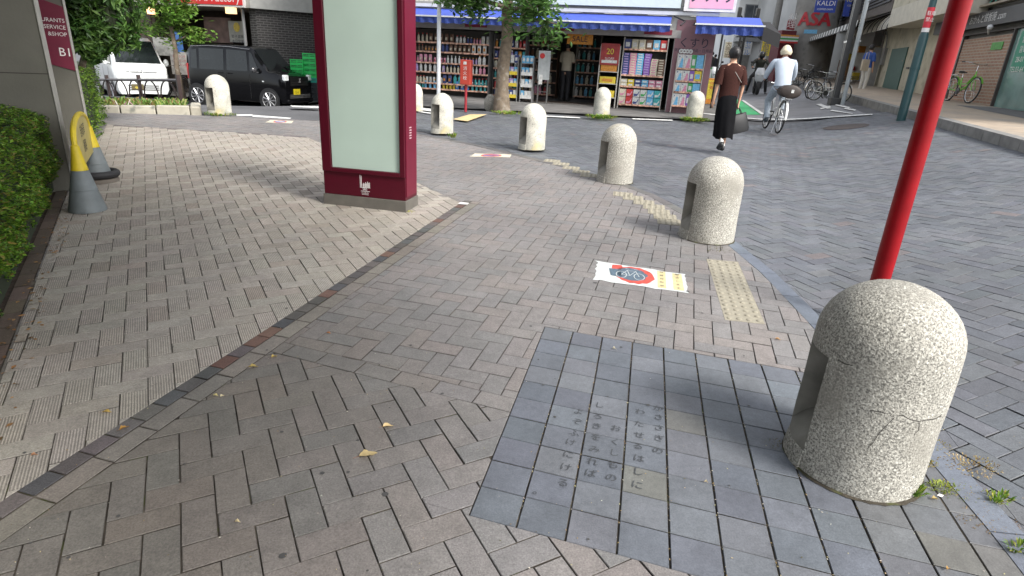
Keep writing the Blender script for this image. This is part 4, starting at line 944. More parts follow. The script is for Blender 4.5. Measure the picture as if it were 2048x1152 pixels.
# middle lower gondola with more goods (between tree and entrance)
zs2 = [SP(1030, y, .3)[1] for y in (200, 178, 158, 138, 118, 96)]; zs2[0] = .12
shelfunit('gondola_shelving', 'narrow shelving of small goods behind the street tree at the entrance', SP(985, 190, .3)[0], SP(1046, 190, .3)[0], .3, .7, zs2, shelfG)
for ri, z in enumerate(zs2):
    x = SP(985, 190, .3)[0] + .05
    while x < SP(1046, 190, .3)[0] - .03:
        c = r.choice(cl); k = r.choice((0, 2)); good(k, c, 'white', 'small %s %s on the %s shelf behind the street tree' % (c, ('bottle', 'bottle', 'pouch')[k], rown[ri]), Mroot @ Vector((x, .36, z)), srot, 1.1, 'goods on the shelving behind the street tree'); x += .115
# interior shelving
for i, (a, c, y0) in enumerate(((1150, 1196, 2.2), (1048, 1112, 2.0))):
    x0_, x1_ = SP(a, 150, y0)[0], SP(c, 150, y0)[0]; zz = [.15, .5, .85, 1.2, 1.55]
    shelfunit('interior_shelving', ['white shelving inside the drugstore right of the shopper', 'brown lit shelving inside the drugstore left of the shopper'][i], x0_, x1_, y0, y0 + .4, zz, shelfM if i == 0 else gm['brown'])
    for ri, z in enumerate(zz):
        x = x0_ + .06
        while x < x1_ - .05:
            c = r.choice(['white', 'cream', 'teal', 'sky blue'] if i == 0 else ['pink', 'brown', 'cream', 'red']); good(r.choice((0, 1)), c, 'white', '%s bottle on the %s inside shelf %s of the shopper' % (c, rown[ri], ('right', 'left')[i]), Mroot @ Vector((x, y0 + .1, z)), srot, 1.3, 'bottles on shelves inside the drugstore'); x += .15
# boxes of tissue etc
def carton(name, label, x, y, z, w_, d_, h_, c, c2='white', kind='box', group='packs on the right shelves of the drugstore', art=0):
    t = MB(); t.box(-w_ / 2, w_ / 2, 0, d_, 0, h_, 0); 
    if art == 1: t.plate([(-w_ * .4, h_ * .1), (w_ * .1, h_ * .15), (w_ * .4, h_ * .6), (w_ * .4, h_ * .85), (w_ * .1, h_ * .4), (-w_ * .4, h_ * .45)], -.004, -.001, 1)
    elif art == 2: t.plate([(-w_ * .3, h_ * .05), (w_ * .35, h_ * .05), (w_ * .3, h_ * .7), (w_ * .05, h_ * .75), (-w_ * .1, h_ * .4)], -.004, -.001, 1); t.plate([(-w_ * .35, h_ * .78), (-w_ * .22, h_ * .78), (-w_ * .22, h_ * .9), (-w_ * .35, h_ * .9)], -.004, -.001, 2)
    else: t.box(-w_ * .35, w_ * .3, -.003, -.0005, h_ * .25, h_ * .7, 1)
    o = t.build(name, [gm[c], gm[c2], gm['navy']], bevel=.006 if h_ > .1 else 0); o.location = Mroot @ Vector((x, y, z)); o.rotation_euler = (0, 0, srot); return tag(o, label, kind, group)
xr0, xr1 = SP(1238, 190)[0], SP(1322, 190)[0]; zr = [SP(1280, y, -.05)[1] for y in (209, 174, 151, 99)]; zr[0] = .12
shelfunit('promotion_shelving', 'cream shelving of tissue cartons beside the white corner post', xr0, xr1, -.05, .35, zr, shelfM, top=zf0 - .02)
colsT = ['navy', 'pink', 'sky blue', 'purple', 'cream', 'brown']; wd = (xr1 - xr0) / 6; top_ = zr[3] - .04 - zr[2]
for i, c in enumerate(colsT):
    n = 9 if i < 4 else 7; h_ = top_ / 10
    for j in range(n): carton('tissue_box', '%s tissue box, number %d from the bottom of its column' % (c, j + 1), xr0 + wd * (i + .5) + rnd.uniform(-.008, .008), -.03, zr[2] + j * (h_ + .001), wd * .92, .3, h_, c, ('lilac', 'cream', 'white', 'lilac', 'pink', 'cream')[i], 'tissue box', 'stacked tissue boxes on the drugstore shelf')
for i in range(6):
    c = ['cream', 'yellow', 'navy', 'sky blue', 'pink', 'pink'][i]; h_ = (zr[2] - zr[1] - .06) / 3
    for j in range(2): carton('towel_pack', '%s pack, %s layer, column %d of the second promotion shelf' % (c, ('lower', 'upper')[j], i + 1), xr0 + wd * (i + .5), -.03, zr[1] + j * (h_ + .02), wd * .9, .3, h_ + .01, c, 'white')
for i, (c, c2) in enumerate((('cream', 'pink'), ('red', 'pink'), ('white', 'navy'), ('white', 'green'), ('sky blue', 'white'), ('teal', 'white'))):
    h_ = (zr[1] - zr[0] - .08) / 2
    for j in range(2): carton('soft_pack', '%s and %s soft pack, %s layer of the bottom shelf' % (c, c2, ('lower', 'upper')[j]), xr0 + wd * (i + .5), -.04, zr[0] + j * (h_ + .01), wd * .93, .3, h_, c, c2, 'pack', art=1)
for i, (c, w_) in enumerate((('navy', .2), ('cream', .22), ('cream', .2), ('brown', .22), ('sky blue', .14), ('red', .12))): carton('carton', '%s carton on the top shelf, place %d from the left' % (c, i + 1), xr0 + wd * (i + .5), -.02, zr[3], wd * .9, .3, min(.24, zf0 - zr[3] - .03), c, 'white', 'carton')
# corner rack of nappy packs
xk0, xk1 = SP(1341, 190)[0] + .06, SP(1398, 190, -.2)[0]; zk = [SP(1370, y, -.2)[1] for y in (208, 184, 162, 137)]; zk[0] = .18
shelfunit('corner_rack', 'white wire rack of big soft packs in front of the plum corner wall', xk0, xk1, -.25, -.03, zk, shelfM, top=zk[3] + .36, back=False)
wk = (xk1 - xk0)
for j, z in enumerate(zk):
    h_ = ((zk[j + 1] if j < 3 else zk[3] + .38) - z) - .05
    for i, (c, c2, u, w_) in enumerate((('white', 'sky blue', .13, .25), ('white', 'pink', .39, .25), (('green', 'yellow')[0] if j % 2 else 'purple', 'white', .61, .17), (('sky blue', 'yellow')[j % 2 == 0], 'sky blue', .84, .27))):
        carton('paper_roll_pack', '%s and %s soft pack, %s tier of the corner rack' % (c, c2, ('bottom', 'second', 'third', 'top')[j]), xk0 + wk * u, -.24, z, wk * w_, .18, h_, c, c2, 'pack', 'packs on the white corner rack', art=2 if i < 2 else 0)
for i in range(4):
    o = MB().torus((0, 0, .045), .035, .022, 14, 6, axis='Y').build('paper_roll', gm['white']); p = Mroot @ Vector((xk0 + wk * (.08 + .12 * i), -.22, zk[3] + .36)); o.location = p; o.rotation_euler = (0, 0, srot); tag(o, 'white paper roll on top of the corner rack, one of four in a row', 'roll', 'paper rolls on top of the corner rack')
# promo poster stand with the 20 sign
xq0, xq1 = SP(1196, 150, -.1)[0], SP(1236, 150, -.1)[0]
t = thing('promotion_rack', 'narrow rack with red discount poster left of the tissue shelving', 'display rack', Mroot @ Vector((xq0, -.1, 0)), srot); W_ = xq1 - xq0
b = MB(); [b.box(x, x + .02, 0, .3, 0, SP(1200, 90)[1]) for x in (0, W_ - .02)]; [b.box(.021, W_ - .021, 0, .3, z, z + .02) for z in (.25, .6, .9, 1.15)]; b.build('rack_frame', shelfM, t)
zp0, zp1 = SP(1215, 130)[1], SP(1215, 87)[1]; b = MB(); b.box(.02, W_ - .02, -.03, -.015, zp0, zp1); b.build('poster', M('poster_red', (.3, .03, .03), .5, var=.3, scale=9), t)
b = MB(); b.wtext('20', .2, W_ / 2, -.033, zp1 - .2); b.build('poster_number', gm['yellow'], t, smooth=0)
b = MB(); b.wtext('%OFF', .1, W_ / 2, -.033, zp1 - .38); b.box(.06, W_ - .06, -.036, -.031, zp0 + .05, zp0 + .12, 0); b.build('poster_text', gm['white'], t, smooth=0)
for i, (c, z) in enumerate((('yellow', .27), ('yellow', .62), ('orange', .92), ('blue', 1.17))): carton('bargain_box', '%s box on tier %d of the discount rack' % (c, i + 1), xq0 + W_ / 2, -.09, z, W_ * .8, .25, .17, c, 'orange', 'box', 'boxes on the discount rack')
# sale banner, panels and standee at the entrance
z_ = SP(1160, 76, .3)[1]; x_ = SP(1160, 78, .3)[0]; t = thing('sale_banner', 'orange SALE banner hanging at the top of the entrance', 'banner', Mroot @ Vector((x_, .3, z_)), srot)
MB().box(-.35, .35, 0, .01, -.16, .1).build('cloth', gm['orange'], t); b = MB(); b.wtext('SALE', .2, 0, -.003, -.03); b.build('lettering', ink, t, smooth=0)
xs_, zs_ = SP(1085, 200, -.3); t = thing('display_stand', 'pale promotional stand with a round red badge at the entrance', 'display stand', Mroot @ Vector((xs_, -.3, 0)), srot)
b = MB(); b.box(-.18, .14, 0, .04, .62, 1.35); b.build('board', M('stand_pale', (.4, .42, .42), .5, var=.2, scale=6), t); b = MB(); b.plate(ell(-.08, 1.22, .07, .07, 20), -.006, -.001); b.build('badge', gm['red'], t); b = MB(); b.box(-.17, -.13, .01, .03, 0, .62); b.box(.09, .13, .01, .03, 0, .62); b.box(-.17, .13, .01, .03, .3, .32); b.build('legs', M('steel', (.5, .5, .5), .3, 1.), t)
b = MB(); b.box(-.14, -.04, -.02, -.005, .5, .75); b.build('leaflet_holder', gm['white'], t)
# yellow edged racks right of the tree
for i, px in enumerate((1020, 1050)):
    xs_ = SP(px, 200, -.25)[0]; t = thing('goods_rack', ['small rack with yellow price strips just right of the street tree trunk', 'narrow silver rack of hanging white packs near the entrance'][i], 'display rack', Mroot @ Vector((xs_, -.25, 0)), srot); W_ = .34
    b = MB(); [b.box(x, x + .015, 0, .25, 0, 1.15) for x in (-W_ / 2, W_ / 2)]; [b.box(-W_ / 2 + .016, W_ / 2 - .001, 0, .25, z, z + .015) for z in (.1, .4, .7, 1.0)]; b.build('rack_frame', greyM, t)
    for z in (.1, .4, .7): b = MB(); b.box(-W_ / 2 + .02, W_ / 2 - .005, -.012, -.002, z, z + .09); b.build('price_strip', gm['yellow' if i == 0 else 'white'], t)
    for z in (.115, .415, .715, 1.015):
        for k in range(3): c = r.choice(('sky blue', 'lilac', 'navy', 'white') if i == 0 else ('white', 'white', 'sky blue')); carton('small_pack', '%s small pack on the %s rack' % (c, ('yellow stripped', 'silver')[i]), xs_ - .1 + .11 * k, -.22, z, .095, .12, .19, c, 'white', 'pack', 'small packs on the entrance racks')
# red box on post, white pole, stone
g = G(931, 222); t = thing('red_utility_box', 'red metal box on a red post in front of the bottle shelves', 'utility box', g, srot); redb = M('box_red', (.42, .05, .03), .5, var=.15, scale=5)
MB().cyl((0, 0, -.02), (0, 0, .58), .03, 12).build('post', M('post_red', (.3, .02, .03), .5), t); MB().box(-.12, .12, -.09, .09, .56, 1.08).build('box_body', redb, t, bevel=.015); b = MB(); b.wtext('消', .09, 0, -.093, .9); b.wtext('火', .09, 0, -.093, .8); b.wtext('栓', .09, 0, -.093, .7); b.box(-.04, .03, -.095, -.091, .98, 1.04); b.build('lettering', gm['white'], t, smooth=0)
g = G(877, 216); t = thing('white_pole', 'white steel pole with a clamped cable box in front of the blue awning', 'pole', g, srot); b = MB(); b.cyl((0, 0, -.05), (0, 0, 4.6), .045, 14); b.build('shaft', M('pole_white', (.62, .64, .66), .4), t)
b = MB(); b.tube([(-.09, 0, 3.6), (-.13, 0, 3.2), (-.09, 0, 2.7), (-.08, 0, 2.3)], .02, 8); b.box(-.12, -.05, -.03, .03, 2.2, 2.6); b.tube([(.07, 0, 3.5), (.09, 0, 3), (.06, 0, 2.7)], .012, 6); b.build('cable_box', greyM, t); b = MB(); [b.lathe([(.05, z), (.055, z + .005), (.055, z + .04), (.05, z + .045)], n=14) for z in (2.45, 2.75)]; b.build('clamp', greyM, t)
g = G(980, 218); b = MB(); b.sph((0, 0, .12), (.15, .12, .22), 12); o = b.build('boundary_stone', gran); o.location = g; tag(o, 'small rough stone left of the street tree trunk', 'stone')
# people helper -------------------------------------------------------------
skinM = M('skin', (.52, .30, .2), .55, var=.06, scale=20); hairB = M('hair_black', (.012, .01, .01), .5, var=.3, scale=40)
def body(name, J, rad, E, mat, parent, sub=1):
    me = bpy.data.meshes.new(name); ks = list(J); ix = {k: i for i, k in enumerate(ks)}
    me.from_pydata([J[k] for k in ks], [(ix[a], ix[c]) for a, c in E], []); o = bpy.data.objects.new('tmp', me); sc.collection.objects.link(o)
    md = o.modifiers.new('s', 'SKIN'); md.use_smooth_shade = True
    for k in ks:
        v = me.skin_vertices[0].data[ix[k]]; rr = rad[k]; v.radius = rr if isinstance(rr, tuple) else (rr, rr); v.use_root = (k == 'pelvis')
    s2 = o.modifiers.new('u', 'SUBSURF'); s2.levels = sub; s2.render_levels = sub
    dg = bpy.context.evaluated_depsgraph_get(); dg.update(); m2 = bpy.data.meshes.new_from_object(o.evaluated_get(dg)); bpy.data.objects.remove(o); m2.name = name
    m2.materials.clear(); m2.materials.append(mat); b_ = bpy.data.objects.new(name, m2); sc.collection.objects.link(b_); b_.parent = parent; return b_
def person(label, loc, rz, pose, H=1.6, top=None, bottom=None, shoes=(.02, .02, .02), hair=None, hairstyle='short', fingers=True, sleeves='short', skirt=False, bun=False, group=None, name='person'):
    """pose: joint overrides in a figure 1.0 tall facing +y"""
    t = thing(name, label, 'person', loc, rz, group); S = H
    B = dict(pelvis=(0, 0, .53), waist=(0, .0, .61), chest=(0, 0, .72), neckb=(0, 0, .82), neck=(0, .005, .86), head=(0, .012, .91), crown=(0, .008, .965),
             shl=(-.10, 0, .81), ell=(-.125, -.01, .64), wrl=(-.12, .03, .5), hal=(-.12, .035, .455), shr=(.10, 0, .81), elr=(.125, -.01, .64), wrr=(.12, .03, .5), har=(.12, .035, .455),
             hil=(-.05, 0, .50), knl=(-.052, .01, .28), anl=(-.052, -.01, .045), tol=(-.056, .075, .018), hir=(.05, 0, .50), knr=(.052, .01, .28), anr=(.052, -.01, .045), tor=(.056, .075, .018))
    B.update(pose or {}); V = {k: Vector(v) * S for k, v in B.items()}
    rad = dict(pelvis=(.062, .05), waist=(.05, .04), chest=(.062, .045), neckb=(.035, .03), neck=.026, head=(.040, .048), crown=(.030, .036), shl=.030, ell=.020, wrl=.014, hal=(.017, .010), shr=.030, elr=.020, wrr=.014, har=(.017, .010), hil=.048, knl=.031, anl=.02, tol=.016, hir=.048, knr=.031, anr=.02, tor=.016)
    E = [('pelvis', 'waist'), ('waist', 'chest'), ('chest', 'neckb'), ('neckb', 'neck'), ('neck', 'head'), ('head', 'crown'), ('neckb', 'shl'), ('shl', 'ell'), ('ell', 'wrl'), ('wrl', 'hal'), ('neckb', 'shr'), ('shr', 'elr'), ('elr', 'wrr'), ('wrr', 'har'), ('pelvis', 'hil'), ('hil', 'knl'), ('knl', 'anl'), ('anl', 'tol'), ('pelvis', 'hir'), ('hir', 'knr'), ('knr', 'anr'), ('anr', 'tor')]
    if fingers:
        for s in 'lr':
            h = V['ha' + s]; d = (h - V['wr' + s]).normalized(); ax = Vector((0, 1, 0)) - d * d.y; ax = ax.normalized() if ax.length > .1 else Vector((1, 0, 0)); side = d.cross(ax)
            for q in range(4):
                o = ax * (.0155 - q * .0105) * S; ln = (.018, .021, .019, .015)[q] * S; k1, k2 = 'f%s%da' % (s, q), 'f%s%db' % (s, q)
                V[k1] = h + o + d * ln + side * .002 * S; V[k2] = V[k1] + d * ln * .8 + side * ln * .5; rad[k1] = .0046; rad[k2] = .0038; E += [('ha' + s, k1), (k1, k2)]
            k1, k2 = 'f%sta' % s, 'f%stb' % s; m_ = (h + V['wr' + s]) / 2; V[k1] = m_ + ax * .024 * S + d * .006 * S; V[k2] = V[k1] + d * .018 * S + side * .006 * S; rad[k1] = .0055; rad[k2] = .0045; E += [('ha' + s, k1), (k1, k2)]
    rad = {k: (tuple(x * S for x in v) if isinstance(v, tuple) else v * S) for k, v in rad.items()}
    body('body', {k: tuple(v) for k, v in V.items()}, rad, E, skinM, t)
    hd_ = V['head']; up = (V['crown'] - V['neck']).normalized()
    b = MB()   # face: nose, eyes, ears, mouth
    f = Vector((0, 1, 0)) - up * up.y; f.normalize(); sx = f.cross(up); c = hd_ + up * .012 * S
    b.tube([c + f * .046 * S + up * .01 * S, c + f * .060 * S - up * .012 * S, c + f * .048 * S - up * .014 * S], [.004 * S, .008 * S, .003 * S], 6)
    for s in (-1, 1): b.sph(c + sx * s * .047 * S - up * .004 * S, (.006 * S, .012 * S, .017 * S), 8)
    b.build('ears_and_nose', skinM, t); b = MB()
    for s in (-1, 1): b.sph(c + sx * s * .018 * S + f * .047 * S + up * .008 * S, .0055 * S, 6)
    b.build('eyes', M('eye_dark', (.02, .015, .01), .3), t); b = MB(); b.tube([c + f * .05 * S - up * .028 * S + sx * a * .016 * S for a in (-1, 0, 1)], [.002 * S, .004 * S, .002 * S], 6); b.build('mouth', M('lips', (.4, .13, .11), .5), t)
    if hair is not None:
        b = MB(); cc = hd_ + up * .028 * S - f * .012 * S; n = 20; r_ = random.Random(3)
        for k in range(n + 1): pass
        rings = []
        for i in range(9):
            ph = math.pi * .5 - i * (math.pi * .5 + (.75 if hairstyle == 'bob' else .8)) / 8; ring = []
            for k in range(n):
                a = 2 * math.pi * k / n; fr = math.sin(a)      # a=90deg is the face
                cut = fr > .45 and ph < .05
                rr = (.056 + (.006 if hairstyle == 'bob' and ph < .2 else 0)) * S * (1 + .05 * math.sin(k * 2.7 + i * 1.9)); rr *= .86 if cut else 1
                y = math.cos(ph) * rr * fr * 1.12; x = math.cos(ph) * rr * math.cos(a); z = math.sin(ph) * rr * 1.18
                if ph < 0 and hairstyle == 'bob': x, y = x * 1.12 + 0, y * 1.1
                ring.append(b.v(cc + sx * x + f * y + up * (z if not cut else max(z, .0))))
            rings.append(ring)
        for A, B_ in zip(rings, rings[1:]):
            for k in range(n): b.f((A[k], B_[k], B_[(k + 1) % n], A[(k + 1) % n]))
        if bun: b.sph(cc - f * .05 * S - up * .002 * S, (.026 * S, .024 * S, .03 * S), 10)
        b.build('hair', hair, t, smooth=60)
    if top is not None:
        b = MB(); k = 1.0; sl = .6 if sleeves == 'short' else 1.0
        P = V['pelvis']; b.tube([P.lerp(V['waist'], -.1), P.lerp(V['waist'], .3), V['waist'], V['chest'], V['chest'].lerp(V['neckb'], .55), V['neckb'], V['neckb'].lerp(V['neck'], .25), V['neckb'].lerp(V['neck'], .75)], [tuple(q * S for q in w_) for w_ in ((.098, .072), (.098, .072), (.094, .068), (.108, .074), (.118, .072), (.100, .062), (.058, .054), (.036, .040))], 20, side=(1, 0, 0))
        for s in 'lr':
            a, e, w_ = V['sh' + s], V['el' + s], V['wr' + s]; inn = a.lerp(V['neckb'], .4); pts = [inn, a, a.lerp(e, .18), a.lerp(e, .45), a.lerp(e, .7), a.lerp(e, .95)]; rs = [.030, .029, .036, .041, .042, .043]
            if sleeves == 'long': pts = pts[:5] + [e, e.lerp(w_, .5), e.lerp(w_, .95)]; rs = [.03, .029, .036, .037, .036, .033, .028, .023]
            b.tube(pts, [q * S for q in rs], 12)
        b.build('top', top, t, smooth=70)
    if bottom is not None and not skirt:
        b = MB(); b.tube([V['waist'].lerp(V['pelvis'], .3), V['pelvis'], V['pelvis'] - Vector((0, 0, .035 * S)) if 'seat' not in (pose or {}) else V['pelvis'].lerp((V['hil'] + V['hir']) / 2, 1.2)], [tuple(q * S for q in w_) for w_ in ((.078, .056), (.09, .068), (.08, .06))], 18, side=(1, 0, 0))
        for s in 'lr': b.tube([V['hi' + s] + Vector((0, 0, .01 * S)), V['hi' + s].lerp(V['kn' + s], .5), V['kn' + s], V['kn' + s].lerp(V['an' + s], .5), V['kn' + s].lerp(V['an' + s], .95)], [q * S for q in (.056, .05, .042, .036, .033)], 14)
        b.build('trousers', bottom, t, smooth=70)
    if skirt:
        b = MB(); m_ = (V['anl'] + V['anr']) / 2; hem = Vector((m_.x * .6, m_.y * .5, .145 * S)); P = V['pelvis']; rings = []; prof = [(0, .078, .056), (.12, .094, .072), (.35, .1, .08), (.6, .1, .085), (.85, .092, .09), (1, .09, .098)]
        st0 = V['waist'].lerp(P, .2)
        for u, rx, ry in prof:
            c_ = st0.lerp(Vector((hem.x, hem.y, hem.z)), u); n = 36; ring = []
            for q in range(n):
                a = 2 * math.pi * q / n; fo = 1 + .07 * u * math.sin(a * 7 + 1); ring.append(b.v((c_.x + math.cos(a) * rx * S * fo, c_.y + math.sin(a) * ry * S * fo - .02 * S * u * (math.sin(a) < -.6), c_.z + .012 * S * u * math.sin(a * 3))))
            rings.append(ring)
        for A, B_ in zip(rings, rings[1:]):
            for q in range(36): b.f((A[q], B_[q], B_[(q + 1) % 36], A[(q + 1) % 36]))
        b.build('skirt', bottom, t, smooth=70)
    shm = M('shoe_%02d%02d' % (int(shoes[0] * 99), int(shoes[2] * 99)), shoes, .5)
    for s in 'lr':
        a, o = V['an' + s], V['to' + s]; d = (o - a); b = MB(); dn = Vector((0, 0, 0)); b.tube([a - d * .28 + Vector((0, 0, -.012 * S)), a + Vector((0, 0, -.008 * S)), a.lerp(o, .5) , o, o + d * .18], [tuple(q * S for q in w_) for w_ in ((.016, .02), (.026, .032), (.025, .024), (.025, .016), (.012, .010))], 12, side=(1, 0, 0)); b.build('shoe', shm, t, smooth=70)
    t['fig'] = S; return t, V
def dropfig(t):
    del t['fig']
# shopper inside
p = Mroot @ Vector((SP(1130, 175, 1.1)[0], 1.1, .03)); t, V = person('shopper in a beige shirt seen from behind inside the drugstore entrance', p, srot + R(-20), dict(ell=(-.12, .02, .66), wrl=(-.09, .13, .66), hal=(-.08, .165, .67), elr=(.12, .02, .66), wrr=(.09, .13, .68), har=(.08, .165, .69)), 1.62, M('shirt_beige', (.35, .31, .24), .8), M('trousers_black', (.015, .015, .018), .8), hair=hairB); dropfig(t)
# ---------------- bicycles ----------------
blk = M('black_paint', (.015, .015, .016), .4); chrome = M('chrome', (.55, .55, .55), .25, 1.); tyreM = M('tyre', (.02, .02, .02), .8); 
def wheel(nm, x, parent, R_=.32, z=None, rimm=None):
    z = R_ if z is None else z; b = MB(); b.torus((x, 0, z), R_ - .035, .010, 32, 6, axis='Y'); b.cyl((x, -.04, z), (x, .04, z), .02, 8)
    for k in range(16):
        a = 2 * math.pi * k / 16; b.tube([(x, .02 * (-1) ** k, z), (x + (R_ - .035) * math.cos(a), 0, z + (R_ - .035) * math.sin(a))], .0022, 3, cap=False)
    w_ = b.build(nm, rimm or chrome, parent); MB().torus((x, 0, z), R_ - .016, .019, 36, 8, axis='Y').build('tyre', tyreM, w_); return w_
def bike(label, loc, rz, col, basket=None, rear=None, step=True, saddle=blk, group='bicycles parked along the shops', steer=0, lean=0, carrier=True):
    t = thing('bicycle', label, 'bicycle', loc, rz, group); t.rotation_euler = (lean, 0, rz); m = col
    wheel('wheel', -.52, t); wheel('wheel', .55, t)
    bb = (-.06, 0, .28); st_ = (-.2, 0, .72); hs = (.38, 0, .78); hb = (.42, 0, .62)
    b = MB(); b.tube([bb, (-.17, 0, .62)], .017, 8); b.tube([(-.17, 0, .6), st_], .012, 8, 1)
    if step: b.tube([(.41, 0, .66), (.2, 0, .42), bb], .018, 8); b.tube([(.40, 0, .72), (.15, 0, .48), (-.12, 0, .46)], .014, 8)
    else: b.tube([hb, bb], .018, 8); b.tube([(-.16, 0, .6), (.39, 0, .7)], .016, 8)
    for s in (-.045, .045): b.tube([bb, (-.52, s, .32)], .010, 6); b.tube([(-.17, 0, .55), (-.52, s, .32)], .008, 6); b.tube([(.44, s * .4, .56), (.46, s, .5), (.55, s, .32)], .010, 6)
    b.tube([hb, hs], .017, 8); b.build('frame', [m, chrome], t)
    b = MB(); b.tube([(.36, 0, .78), (.35, 0, .92)], .011, 8); b.tube([(.1, -.28, .98), (.22, -.26, .985), (.35, -.14, .96), (.36, 0, .94), (.35, .14, .96), (.22, .26, .985), (.1, .28, .98)], .010, 8); hb_ = b.build('handlebar', chrome, t)
    b = MB(); [b.tube([(.2, s * .263, .985), (.08, s * .282, .98)], .015, 8) for s in (-1, 1)]; b.build('grips', blk, hb_)
    b = MB(); b.tube([(-.33, 0, .755), (-.26, 0, .765), (-.18, 0, .755), (-.06, 0, .75)], [(.07, .02), (.085, .03), (.05, .022), (.018, .012)], 12, side=(0, 1, 0)); b.build('saddle', saddle, t)
    b = MB(); 
    for x, a0, a1 in ((-.52, 20, 200), (.55, 30, 185)):
        P = [(x + .345 * math.cos(R(a)), 0, .32 + .345 * math.sin(R(a))) for a in range(a0, a1, 15)]; b.tube(P, [(.022, .004)] * len(P), 6, side=(0, 1, 0))
    b.build('mudguards', col if col is not blk else chrome, t)
    b = MB(); b.cyl((bb[0], -.05, .28), (bb[0], -.035, .28), .09, 16); b.tube([(bb[0], -.07, .28), (bb[0] + .1, -.07, .16)], .008, 6); b.tube([(bb[0], .07, .28), (bb[0] - .1, .07, .4)], .008, 6); b.box(bb[0] + .06, bb[0] + .14, -.15, -.07, .15, .17); b.box(bb[0] - .14, bb[0] - .06, .07, .15, .39, .41); b.build('crank', blk, t)
    if carrier: b = MB(); b.box(-.75, -.32, -.06, -.045, .68, .692); b.box(-.75, -.32, .045, .06, .68, .692); [b.box(x, x + .012, -.044, .044, .68, .690) for x in (-.75, -.6, -.45, -.33)]; [b.tube([(-.68, s, .68), (-.53, s * 1.0, .34)], .006, 5) for s in (-.05, .05)]; b.build('rear_carrier', chrome if col is not blk else blk, t)
    b = MB(); b.tube([(-.5, .07, .3), (-.6, .13, .01)], .008, 6); b.build('kickstand', chrome, t)
    if basket: basketmesh(.46, .86, .62, basket, t)
    if rear: basketmesh(-.72, -.36, .70, rear, t, .24)
    return t
def basketmesh(x0, x1, z, mat, t, h=.24):
    b = MB(); w0, w1 = .13, .17
    for k in range(5):
        u = k / 4; ww = w0 + (w1 - w0) * u; zz = z + h * u; a, c = x0 + .03 * (1 - u), x1 - .05 * (1 - u); P = [(a, -ww, zz), (c, -ww, zz), (c, ww, zz), (a, ww, zz), (a, -ww, zz)]
        b.tube(P, .004 if k < 4 else .007, 4, cap=False)
    for k in range(9):
        u = k / 8
        for s in (-1, 1): b.tube([(x0 + .03 + (x1 - x0 - .08) * u, s * w0, z), (x0 + (x1 - x0) * u, s * w1, z + h)], .003, 3, cap=False)
        for xx0, xx1 in ((x0 + .03, x0), (x1 - .05, x1)): b.tube([(xx0, -w0 + 2 * w0 * u, z), (xx1, -w1 + 2 * w1 * u, z + h)], .003, 3, cap=False)
    b.box(x0 + .03, x1 - .05, -w0, w0, z - .004, z + .002); b.build('basket', mat, t)
# ---------------- right side street: kerb, sidewalk, facades ----------------
RO_ = Vector((12.55, 18.5, 0)); RO_.z = T(12.55, 18.5); rrot = R(90 - 16)
# local x runs away along the street, local -y runs into the buildings
def RP(x, y, off=0): return PH(x, y, RO_, rrot, off)
def RW(x, y, z=0): 
    v = Matrix.Rotation(rrot, 4, 'Z') @ Vector((x, y, 0)); return Vector((RO_.x + v.x, RO_.y + v.y, z))
SW = 2.75
def rpoly(x0, x1, y0, y1): return ccw([(p.x, p.y) for p in (RW(x0, y0), RW(x1, y0), RW(x1, y1), RW(x0, y1))])
b = MB(); drape(b, rpoly(-12, 46, -1, SW - .13), .115, step=.8); tag(b.build('sidewalk', M('sidewalk_beige', (.36, .29, .22), .85, var=.12, scale=6, bump=.3, spk=[(1.2, .5, .75, (.28, .25, .21))]), smooth=0), kind='structure')
b = MB(); drape(b, rpoly(-12, -3.6, -1, 1.0), .119, step=.8); tag(b.build('sidewalk_patch', M('sidewalk_grey', (.13, .125, .125), .9, var=.15)), kind='structure')
b = MB(); kt_ = M('kerb_stone', (.21, .205, .195), .9, var=.2, scale=6, bump=.4)
for k in range(96):
    xa_, xb_2 = -12 + k * .6, -12 + (k + 1) * .6 - .012; c = [RW(xa_, SW - .13), RW(xb_2, SW - .13), RW(xb_2, SW), RW(xa_, SW)]; 
    top = [b.v((p.x, p.y, T(p.x, p.y) + .125)) for p in c]; bot = [b.v((p.x, p.y, T(p.x, p.y) - .2)) for p in c]; b.col = jit((.26, .25, .24), .08); b.f(top[::-1] if area([(p.x, p.y) for p in c]) < 0 else top, 0)
    for q in range(4): b.f((bot[q], bot[(q + 1) % 4], top[(q + 1) % 4], top[q]), 0)
tag(b.build('sidewalk_kerb', kt_, smooth=0), kind='structure')
ROT_IN = Matrix.Rotation(rrot, 4, 'Z')
def bldg(name, label, cat='building', x=0):
    o = thing(name, label, cat, RO_, rrot); return o
# helper: facade geometry mirrored so that it faces +y (the street); use boxes with y<=0 behind the facade
def fbox(b, x0, x1, y0, y1, z0, z1, m=None): return b.box(x0, x1, y0, y1, z0, z1, m)
def fwall(b, x0, x1, z0, z1, y, m=None):
    P = [(x1, y, z0), (x0, y, z0), (x0, y, z1), (x1, y, z1)]; return b.q(P, m, [(p[0], p[2]) for p in P])
def ftext(b, s, size, x, y, z, m=None, sx=1, rot=0):
    X = Matrix.Translation((x, y, z)) @ Matrix.Rotation(R(180), 4, 'Z') @ Matrix.Rotation(R(90), 4, 'X') @ Matrix.Rotation(R(rot), 4, 'Z') @ Matrix.Diagonal((sx, 1, 1, 1)); return b.text(s, size, X, m)
gB = .1   # sidewalk height over terrain near origin
def zter(x): p = RW(x, 0); return T(p.x, p.y) - RO_.z + .11
